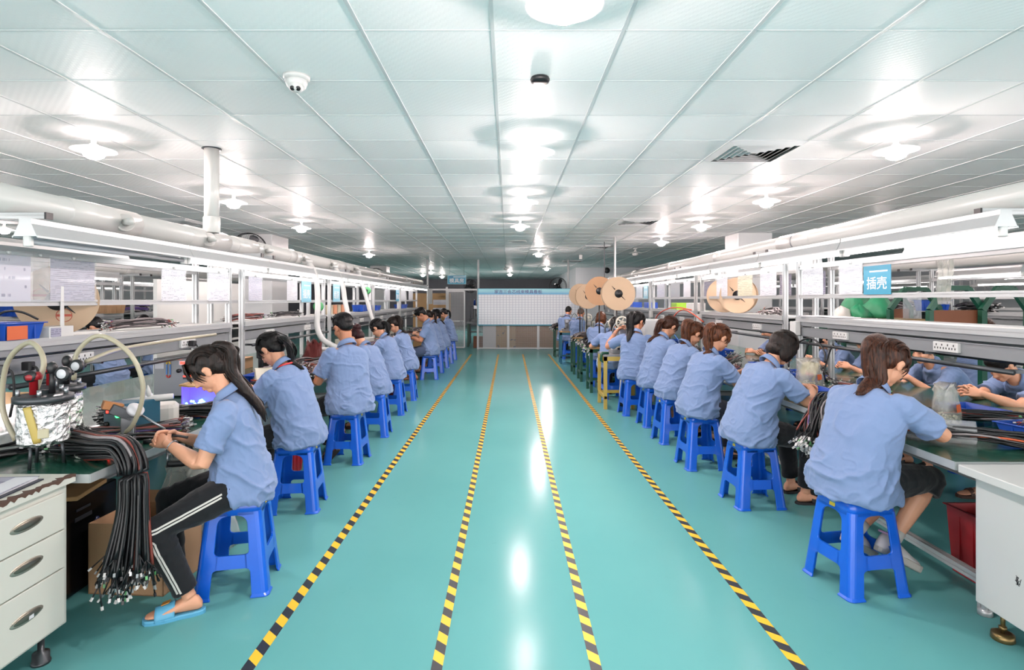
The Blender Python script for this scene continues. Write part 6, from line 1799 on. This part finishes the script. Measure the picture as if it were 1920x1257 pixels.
for k, (x, y, mx, lb) in enumerate(CL):
    harness((x, y, .79), [(-.12, -.2, 0), (-.03, -.05, .03), (.06, .08, .02), (.1, .22, 0)], 28, .065, .0055, lb, mix=mx, seed=110 + k, fan0=1.6, fan1=1.5, stubn=3, flat=.8)
for k, (x, y, w, d, h, m, lb) in enumerate(((-2.28, 6.95, .2, .3, .16, white_pl, 'white parts tray standing behind the middle hose'), (-2.3, 8.0, .24, .2, .2, beige_mach, 'beige tester box at the third left rack'), (-2.3, 9.2, .2, .3, .14, white_pl, 'white box at the third left rack, farther'), (-2.28, 11.5, .22, .3, .18, beige_mach, 'beige box at the fourth left rack'), (2.62, 9.6, .24, .3, .24, beige_mach, 'beige box on the third right bench'), (2.6, 11.2, .26, .3, .3, white_pl, 'white machine box on the fourth right bench'))):
    o = MB().rbox((0, 0, h / 2), (w, d, h), .012).build('parts_case', m); o.location = (x, y, TZ); tag(o, lb, 'box')

# ================================================================ right side
r = empty('metal_cabinet', (2.105, 2.545, 0), 0, 'light grey cabinet with slab top at the lower right photo corner', 'cabinet')
MB().span((0, -.95, .145), (.62, 0, .715)).build('body', greyw, r, bevel=.004)
MB().span((-.055, -.98, .715), (.66, .03, .752)).build('worktop', greyw, r, bevel=.004)
MB().span((-.001, -.94, .15), (.001, -.006, .71)).build('side_panel', greyw, r)
for y in (-.05, -.9):
    for x in (.08, .55):
        MB().cyl((x, y, .03), (x, y, .145), .009, 12).lathe([(.012, .03), (.03, .034), (.042, .03), (.044, .004), (.04, 0)], (x, y, 0), 28).lathe([(.016, .045), (.016, .06)], (x, y, 0), 6).build('levelling_foot', brass, r)
g = MB(); rnd = random.Random(3)
for k in range(9): g.tube([Vector((-.0015, -.215 + rnd.uniform(-.014, .014), .34 + rnd.uniform(-.02, .02))) for _ in range(3)], .0012, 4)
g.build('pen_scribble', black_pl, r)
bin_((2.56, 2.98, 0), (.22, .36, .36), red_pl, 'red crate under the near end of the right bench beside the grey cabinet', name='plastic_crate')
# bags, bins and trays on the right bench
def granule_bag(loc, rz, label, sz=(.2, .14, .23)):
    o = bag(loc, sz, milky, label, 11, amp=.02); o.rotation_euler = (0, 0, rz)
    rnd = random.Random(5); g = MB()
    for k in range(150):
        a = rnd.uniform(0, 6.28); q = math.sqrt(rnd.random()) * .42
        g.ell((sz[0] * q * math.cos(a), sz[1] * q * math.sin(a), .012 + rnd.random() * .055), (.008, .006, .006), (rnd.random(), rnd.random(), 0), 6, 4)
    k_ = g.build('granules', mat('cream granules', (226, 222, 196), .5), o); k_['kind'] = 'stuff'
    MB().box((-.02, -sz[1] * .53, sz[2] * .5), (.058, .002, .045), (-.1, 0, .1)).build('orange_sticker', orange_pl, o)
    return o
granule_bag((2.62, 3.38, TZ), math.radians(28), 'clear bag of cream granules with orange sticker before the person with printed pocket')
granule_bag((2.52, 4.72, TZ), math.radians(25), 'clear bag of cream granules with orange sticker beside the yellow card', (.26, .2, .24))
bin_((2.62, 4.92, TZ), (.2, .17, .1), bin_blue, 'blue bin holding a yellow card on the right bench')
o = MB().box((0, 0, .08), (.004, .22, .16), (0, .35, .1)).build('yellow_card', mat('yellow card', (226, 212, 142), .6)); o.location = (2.62, 4.92, TZ + .055); tag(o, 'yellow card standing in the blue bin on the right bench', 'card')
MB().box((-.012, -.03, .05), (.003, .1, .03), (0, .35, .1)).build('red_label', red_band, o)
bin_((2.64, 5.28, TZ), (.16, .14, .09), bin_blue, 'small blue bin beyond the first right rack posts')
for k, (x, y, sx, sy, rz, lb) in enumerate(((3.0, 3.66, .22, .3, .1, 'shallow blue tray before the hands of the person with printed pocket'), (2.44, 3.62, .2, .26, .3, 'shallow blue tray left of the granule bag'), (2.40, 4.42, .2, .24, 0, 'blue tray before the bobbed hair person'), (2.83, 2.98, .2, .34, .2, 'blue tray at the right photo edge on the near bench'))):
    bin_((x, y, TZ), (sx, sy, .055 if k < 3 else .075), bin_blue, lb, rz)
g = MB(); rnd = random.Random(8)
for k in range(70): g.box((rnd.gauss(0, .06), rnd.gauss(0, .07), .004 + rnd.random() * .006), (.018, .009, .006), (rnd.uniform(-.2, .2), 0, rnd.uniform(0, 3)))
o = g.build('loose_connectors', conn_w); o.location = (2.42, 3.3, TZ); tag(o, 'scatter of loose white connectors before the brown ponytail', 'connectors', None, 'stuff')
harness((2.83, 2.98, .835), [(-.03, -.12, 0), (0, 0, .01), (.02, .1, .0)], 14, .04, .006, 'white and grey parts lying in the edge tray', mix=(0, 5, 0, 0, 0), seed=71, stubn=2)
for k, (x, y, sx, sy, sz, m, lb) in enumerate(((2.62, 5.75, .2, .3, .1, bin_blue, 'blue bin on the second right bench before the coppery ponytail'), (2.7, 7.2, .24, .3, .12, bin_blue, 'blue bin on the second right bench farther along'), (2.66, 8.9, .2, .4, .12, bin_blue, 'blue bin on the third right bench'))):
    bin_((x, y, TZ), (sx, sy, sz), m, lb)
# items on the right shelves
r = empty('paper_stack', (2.86, 5.05, 1.3365), math.radians(4), 'loose stack of white papers on the first right shelf', 'papers')
for k in range(4): MB().box((.0, (-.02, .03, 0, .05)[k], .003 + k * .005), (.26, .44, .0035), (0, 0, (.05, -.12, .2, -.04)[k])).build('sheet', paperw, r)
for k, (x, y, lb) in enumerate(((2.92, 7.15, 'cardboard reel standing on the second right shelf, nearer'), (2.92, 7.62, 'cardboard reel standing on the second right shelf, farther'))):
    reel((x, y, 1.336 + .225), math.radians(-38), .225, lb)
for k, (y, m, lb) in enumerate(((8.6, white_pl, 'white box on the third right shelf'), (9.4, lime, 'lime wire spool on the third right shelf'), (11.3, bin_blue, 'blue box on the fourth right shelf, nearer'), (12.6, bin_blue, 'blue box on the fourth right shelf, farther'), (14.4, grey_mach, 'grey box on the fifth right shelf'))):
    o = MB().rbox((0, 0, .06), (.2, .3, .12), .01).build('shelf_box', m); o.location = (2.86, y, 1.336); tag(o, lb, 'box')
harness((2.9, 6.2, 1.37), [(-.05, -.25, 0), (0, 0, .015), (.03, .25, 0)], 20, .055, .006, 'grey striped cable heap on the second right shelf', mix=(3, 6, 0, 0, 0), seed=72, conn0=False)
# ---- trolleys and sacks beyond the right bench
def arch(x, y, w, h, label, board=True, depth=.5):
    r = empty('frame_trolley', (x, y, 0), math.radians(6), label, 'trolley', 'green frame trolleys')
    for yy in (-depth / 2, depth / 2):
        pts = [(-w / 2, yy, .1), (-w / 2, yy, h - .22), (-w / 2 + .17, yy, h), (w / 2 - .17, yy, h), (w / 2, yy, h - .22), (w / 2, yy, .1)]
        for a, b in zip(pts, pts[1:]):
            MB().tube([a, b], [.034, .034], 4, smooth=False).build('frame_bar', green_paint, r)
    if board:
        MB().box((0, -depth / 2, h - .36), (w - .06, .02, .28)).build('side_board', brown_board, r)
        MB().span((-w / 2, -depth / 2, .25), (w / 2, depth / 2, .29)).build('deck', wood, r)
    for sx in (-1, 1):
        for sy in (-1, 1): MB().lathe([(.05, -.015), (.055, -.01), (.055, .01), (.05, .015)], (sx * (w / 2 - .03), sy * (depth / 2 - .03), .055), 18, 'x').build('wheel', black_rub, r)
    return r
arch(4.42, 5.85, .58, 1.62, 'green trolley with arched frame and brown board beyond the right bench')
arch(4.95, 5.35, .5, 1.62, 'dark green arched trolley frame at the right photo edge', False)
arch(5.15, 7.9, .6, 1.6, 'green arched trolley farther back between the right rack posts', True)
r = empty('green_table', (4.42, 7.05, 0), 0, 'green steel table beyond the right bench carrying green sacks', 'table')
MB().span((-.55, -.35, 1.235), (.55, .35, 1.275)).build('table_top', wood, r); MB().span((-.56, -.36, 1.15), (.56, .36, 1.234)).build('apron', green_paint, r)
for sx in (-1, 1):
    for sy in (-1, 1): MB().box((sx * .5, sy * .3, .575), (.05, .05, 1.15)).build('leg', green_paint, r)
for k, (dx, dy, sz, m, lb) in enumerate(((.12, -.1, (.36, .3, .3), green_bag, 'plump green woven sack, largest on the green table'), (-.13, -.15, (.24, .24, .18), green_bag, 'smaller green woven sack on the green table'), (-.33, -.1, (.24, .22, .15), white_fab, 'slumped pale sack on the green table'), (.02, .16, (.4, .3, .34), green_bag, 'green woven sack at the back of the green table'))):
    bag((4.42 + dx, 7.05 + dy, 1.276), sz, m, lb, 20 + k, 'woven_sack', tie=False)
r = empty('acrylic_screen', (4.83, 6.75, 1.276), 0, 'clear acrylic panel standing beside the green sacks', 'screen'); MB().box((0, 0, .15), (.22, .006, .3)).build('panel', glassy, r)
for k, (x, y, z, lb) in enumerate(((6.3, 4.9, 1.336, 'heap'), (6.5, 6.0, 1.336, 'heap'), (6.4, 7.7, 1.336, 'heap'), (6.5, 9.2, 1.336, 'heap'), (-6.3, 5.4, 1.288, 'heap'), (-6.4, 6.4, 1.288, 'heap'), (-6.3, 8.0, 1.288, 'heap'), (-6.4, 9.6, 1.288, 'heap'))):
    side = 'right' if x > 0 else 'left'
    harness((x, y, z + .06), [(-.05, -.3, 0), (0, 0, .03), (.03, .3, 0)], 20, .09, .012, '%s cable heap on the second row shelf to the %s' % (ORD[k % 4], side), mix=((8, 1, 0, 0, 0), (3, 4, 0, 1, 0))[k % 2], seed=80 + k, stubn=1, cs=1.6, flat=.9)
for k, (x, y, z, m) in enumerate(((6.3, 5.4, 1.336, bin_blue), (6.3, 8.4, 1.336, bin_blue), (6.3, 10.0, 1.336, cardboard), (-6.2, 6.0, 1.288, bin_blue), (-6.2, 7.2, 1.288, bin_blue), (-6.2, 8.8, 1.288, cardboard), (-6.2, 10.4, 1.288, bin_blue))):
    side = 'right' if x > 0 else 'left'; j = k if x > 0 else k - 3
    bin_((x, y, z), (.24, .42, .16), m, '%s bin on the second row shelf to the %s' % (ORD[j], side))
r = empty('blue_table', (-3.85, 4.2, 0), 0, 'blue framed table with wooden top beyond the foil tanks', 'table')
MB().span((-.5, -.4, .70), (.3, .5, .735)).build('table_top', wood, r); MB().span((-.48, -.38, .62), (.28, .48, .699)).build('apron', blue_paint, r)
for sx in (-.44, .24):
    for sy in (-.34, .44): MB().box((sx, sy, .31), (.05, .05, .62)).build('leg', blue_paint, r)
o = MB().rbox((0, 0, .15), (.4, .4, .3), .01).build('carton', cardboard); o.location = (-3.75, 5.25, 0); tag(o, 'brown carton on the floor beyond the left bench', 'carton')
for k, y in enumerate((5.75, 6.4)):
    bin_((-4.2, y, .0), (.4, .45, .36), bin_blue, 'blue crate on the floor beyond the left bench, %s' % ('nearer', 'farther')[k], name='plastic_crate')
for k in range(3):
    o = MB().rbox((0, 0, .06), (.2, .2, .12), .004).build('small_carton', cardboard); o.location = (-2.66, 5.75 + k * .24, 1.29 - .2 + .0); o.location = (-2.95, 5.75 + k * .24, TZ); tag(o, '%s small carton standing on the second left bench behind the rack' % ORD[k], 'carton')

# ================================================================ machine tables along the right of the aisle
def mtable(x, y, w, d, h, m, topm, label, group='machine tables', lw=.045):
    r = empty('machine_table', (x, y, 0), 0, label, 'table', group)
    MB().span((-w / 2, -d / 2, h - .022), (w / 2, d / 2, h)).build('table_top', topm, r)
    ap = MB()
    for s in (-1, 1): ap.box((0, s * (d / 2 - lw / 2), h - .052), (w, lw, .058)); ap.box((s * (w / 2 - lw / 2), 0, h - .052), (lw, d, .058))
    ap.build('apron', m, r); ap = MB()
    for s in (-1, 1): ap.box((s * (w / 2 - lw / 2), 0, .16), (lw * .8, d, .04))
    ap.box((0, d / 2 - lw / 2, .16), (w, lw * .8, .04)).build('foot_rail', m, r)
    for sx in (-1, 1):
        for sy in (-1, 1): MB().box((sx * (w / 2 - lw / 2), sy * (d / 2 - lw / 2), (h - .08) / 2), (lw, lw, h - .08)).build('leg', m, r)
    return r
mtable(1.53, 8.03, .42, .56, .745, yellow_paint, grey_mach, 'yellow painted machine table right of the aisle')
mtable(1.6, 9.36, .54, .48, .73, green_paint, wood, 'green machine table just behind the yellow one')
mtable(1.62, 10.62, .58, .5, .74, green_paint, wood, 'green machine table, second behind the yellow one')
mtable(1.62, 11.65, .6, .5, .745, green_paint, wood, 'green machine table, third behind the yellow one')
mtable(1.4, 13.45, .34, .4, .76, blue_paint, wood, 'narrow blue stand before the ruled board')
mtable(1.42, 15.0, .4, .4, .8, green_paint, wood, 'dark green table farthest back before the ruled board')
o = MB().rbox((0, 0, .012), (.27, .27, .024), .05).build('pink_cushion', pink_pl); o.location = (1.6, 8.66, .4695); tag(o, 'pink pad on the blue stool behind the yellow table', 'pad')
def press(x, y, z, label, wheel=True, s=1.0, m=None):
    r = empty('terminal_machine', (x, y, z), 0, label, 'machine', 'terminal machines')
    m = m or beige_mach
    MB().rbox((0, 0, .03), (.3 * s, .32 * s, .06), .012).build('base', grey_mach, r)
    MB().rbox((.05, .06, .2 * s), (.2 * s, .2 * s, .3 * s), .02).build('body', m, r)
    MB().rbox((.0, -.06 * s, .3 * s), (.12 * s, .2 * s, .1 * s), .015).cyl((0, -.12 * s, .26 * s), (0, -.12 * s, .1 * s), .018, 12).build('press_head', steel, r)
    MB().box((-.05, -.165 * s, .07), (.06, .02, .03)).build('die', dark_steel, r)
    MB().box((.08, -.042 * s, .24 * s), (.1, .006, .05)).build('nameplate', white_pl, r)
    if wheel:
        w = MB(); R = .09 * s
        w.lathe([(R * .78, -.012), (R, -.012), (R, .012), (R * .78, .012), (R * .78, -.012)], (0, 0, 0), 36, 'y', cap=False)
        w.lathe([(.008, -.013), (R * .32, -.013), (R * .32, .013), (.008, .013)], (0, 0, 0), 24, 'y')
        for k in range(5):
            a = k * 1.2566; w.tube([(R * .28 * math.cos(a), 0, R * .28 * math.sin(a)), (R * .82 * math.cos(a), 0, R * .82 * math.sin(a))], (R * .16, .008), 6)
        wo = w.build('feed_wheel', mat('ivory wheel', (214, 210, 196), .4), r); wo.location = (-.02, -.19 * s, .44 * s)
        MB().tube(smoothpath([(-.12, -.1, .06), (-.14, -.12, .3), (-.1, -.14, .42), (-.02, -.16, .44 * s)], 5), .011, 8).build('wheel_arm', steel, r)
    MB().tube(smoothpath([(.1, .1, .34 * s), (.2, .14, .42), (.3, .2, .3)], 5), .006, 6).build('hose', black_rub, r)
    return r
press(1.62, 8.1, .7465, 'terminal machine with ivory feed wheel on the yellow table', s=1.0)
press(1.72, 9.3, .7315, 'terminal machine with ivory feed wheel on the first green table', s=.9)
press(1.66, 10.62, .7415, 'terminal machine without wheel on the second green table', False)
press(1.66, 11.7, .7465, 'terminal machine with ivory wheel on the third green table', s=.9)
press(1.4, 13.45, .7615, 'small machine on the narrow blue stand', False, .8, grey_mach)
press(1.42, 15.0, .8015, 'small machine on the farthest green table', False, .8, grey_mach)
r = empty('control_cabinet', (2.22, 8.25, TZ), 0, 'tall beige control cabinet with dark button panel behind the raised arm', 'machine')
MB().span((-.22, 0, 0), (.14, .5, .46)).build('case', white_paint, r, bevel=.01); MB().span((.0, -.012, .02), (.15, -.0005, .44)).build('button_panel', black_pl, r)
for k in range(3):
    for j in range(2): MB().cyl((.045 + j * .06, -.0125, .34 - k * .1), (.045 + j * .06, -.024, .34 - k * .1), .013, 12).build('button', (led_red, led_green, white_pl)[k], r)
for k, (x, y, z, sd, lb) in enumerate(((1.5, 9.36, .765, 91, 'black and white cable heap hanging over the first green table'), (1.55, 10.35, .775, 92, 'black and white cable heap hanging over the second green table'), (1.55, 11.6, .78, 93, 'flat black cable coil on the third green table'), (1.36, 14.9, .835, 94, 'wire heap on the farthest green table'))):
    harness((x, y, z), [(.2, .1, .0), (.05, -.02, .02), (-.1, -.06, .01), (-.2, -.1, -.06)], 34, .07, .009, lb, mix=(8, 2, 0, 0, 0), seed=sd, stubn=2, cs=1.7, conn0=(k != 2), fan1=1.4)
r = empty('green_clamp', (1.345, 7.86, 0), 0, 'green clamp on the near corner of the yellow table', 'clamp')
MB().tube([(.06, 0, .762), (-.03, 0, .762), (-.045, 0, .74), (-.045, 0, .66), (-.02, 0, .645), (.05, 0, .645)], [(.012, .02)] * 6, 8, flat=(0, 1, 0)).build('jaw', green_paint, r)
# reels on poles
def pole_reel(px, py_, Y, rad, rz, label, m=None, zb=.745):
    c = at(px, py_, Y)
    rl = reel(c, rz, rad, label, m=m)
    zz = zb - c.z + .001
    MB().cyl((0, .07, zz), (0, .07, .0), .012, 12).lathe([(.03, zz), (.03, zz + .01), (.014, zz + .018)], (0, .07, 0), 20).cyl((0, .085, 0), (0, -.05, 0), .012, 12).build('stand_pole', black_pl, rl)
    return rl
pole_reel(1158.5, 551, 8.2, .243, .05, 'nearest cardboard reel on a pole above the machine tables, dark hub facing us')
pole_reel(1124, 546, 9.5, .242, -.12, 'second cardboard reel on a pole above the machine tables', mat('darker reel cardboard', (180, 140, 104), .75, 0, .05, 4), .73)
pole_reel(1101.5, 556, 10.75, .236, .1, 'third cardboard reel on a pole above the machine tables', None, .74)
pole_reel(1087.5, 553, 11.8, .23, -.1, 'farthest cardboard reel on a pole above the machine tables')
r = empty('ceiling_pole', (at(1153, 500, 11.2).x, 11.2, 0), 0, 'thin white pole from ceiling to bench behind the reels', 'pole'); MB().cyl((0, 0, 0), (0, 0, CEIL_Z), .02, 12).build('pole', white_paint, r)
cable((at(1133, 500, 12).x, 12, 0), [(0, 0, CEIL_Z), (.005, 0, 2.2), (0, 0, 1.3)], .008, dark_grey, 'dark cord dropping from the ceiling behind the reels', 'dark_cable')

# shirt lettering on the person across the bench is a part of that person

# ================================================================ finish: lettering and deferred meshes
def finalize():
    made = []
    for body, size, matr, parent, loc, rot, width, name, label in TEXTS:
        cu = bpy.data.curves.new('lettering', 'FONT'); cu.body = body; cu.size = size; cu.extrude = .0006
        cu.align_x = 'CENTER'; cu.align_y = 'CENTER'; cu.offset = size * .012; cu.resolution_u = 3
        o = bpy.data.objects.new('lettering_source', cu); COL.objects.link(o); made.append(o)
    dg = bpy.context.evaluated_depsgraph_get(); dg.update()
    for (body, size, matr, parent, loc, rot, width, name, label), o in zip(TEXTS, made):
        me = bpy.data.meshes.new_from_object(o.evaluated_get(dg))
        xs = [v.co.x for v in me.vertices]
        if width and xs:
            w = max(xs) - min(xs)
            if w > 1e-5: me.transform(Matrix.Scale(width / w, 4, (1, 0, 0)))
        me.materials.clear(); me.materials.append(matr)
        t = bpy.data.objects.new(name, me); COL.objects.link(t); t.parent = parent; t.location = loc; t.rotation_euler = rot
        if label: t['label'] = label
    finish_soft(dg)
    for o in made: bpy.data.objects.remove(o, do_unlink=True)
finalize()
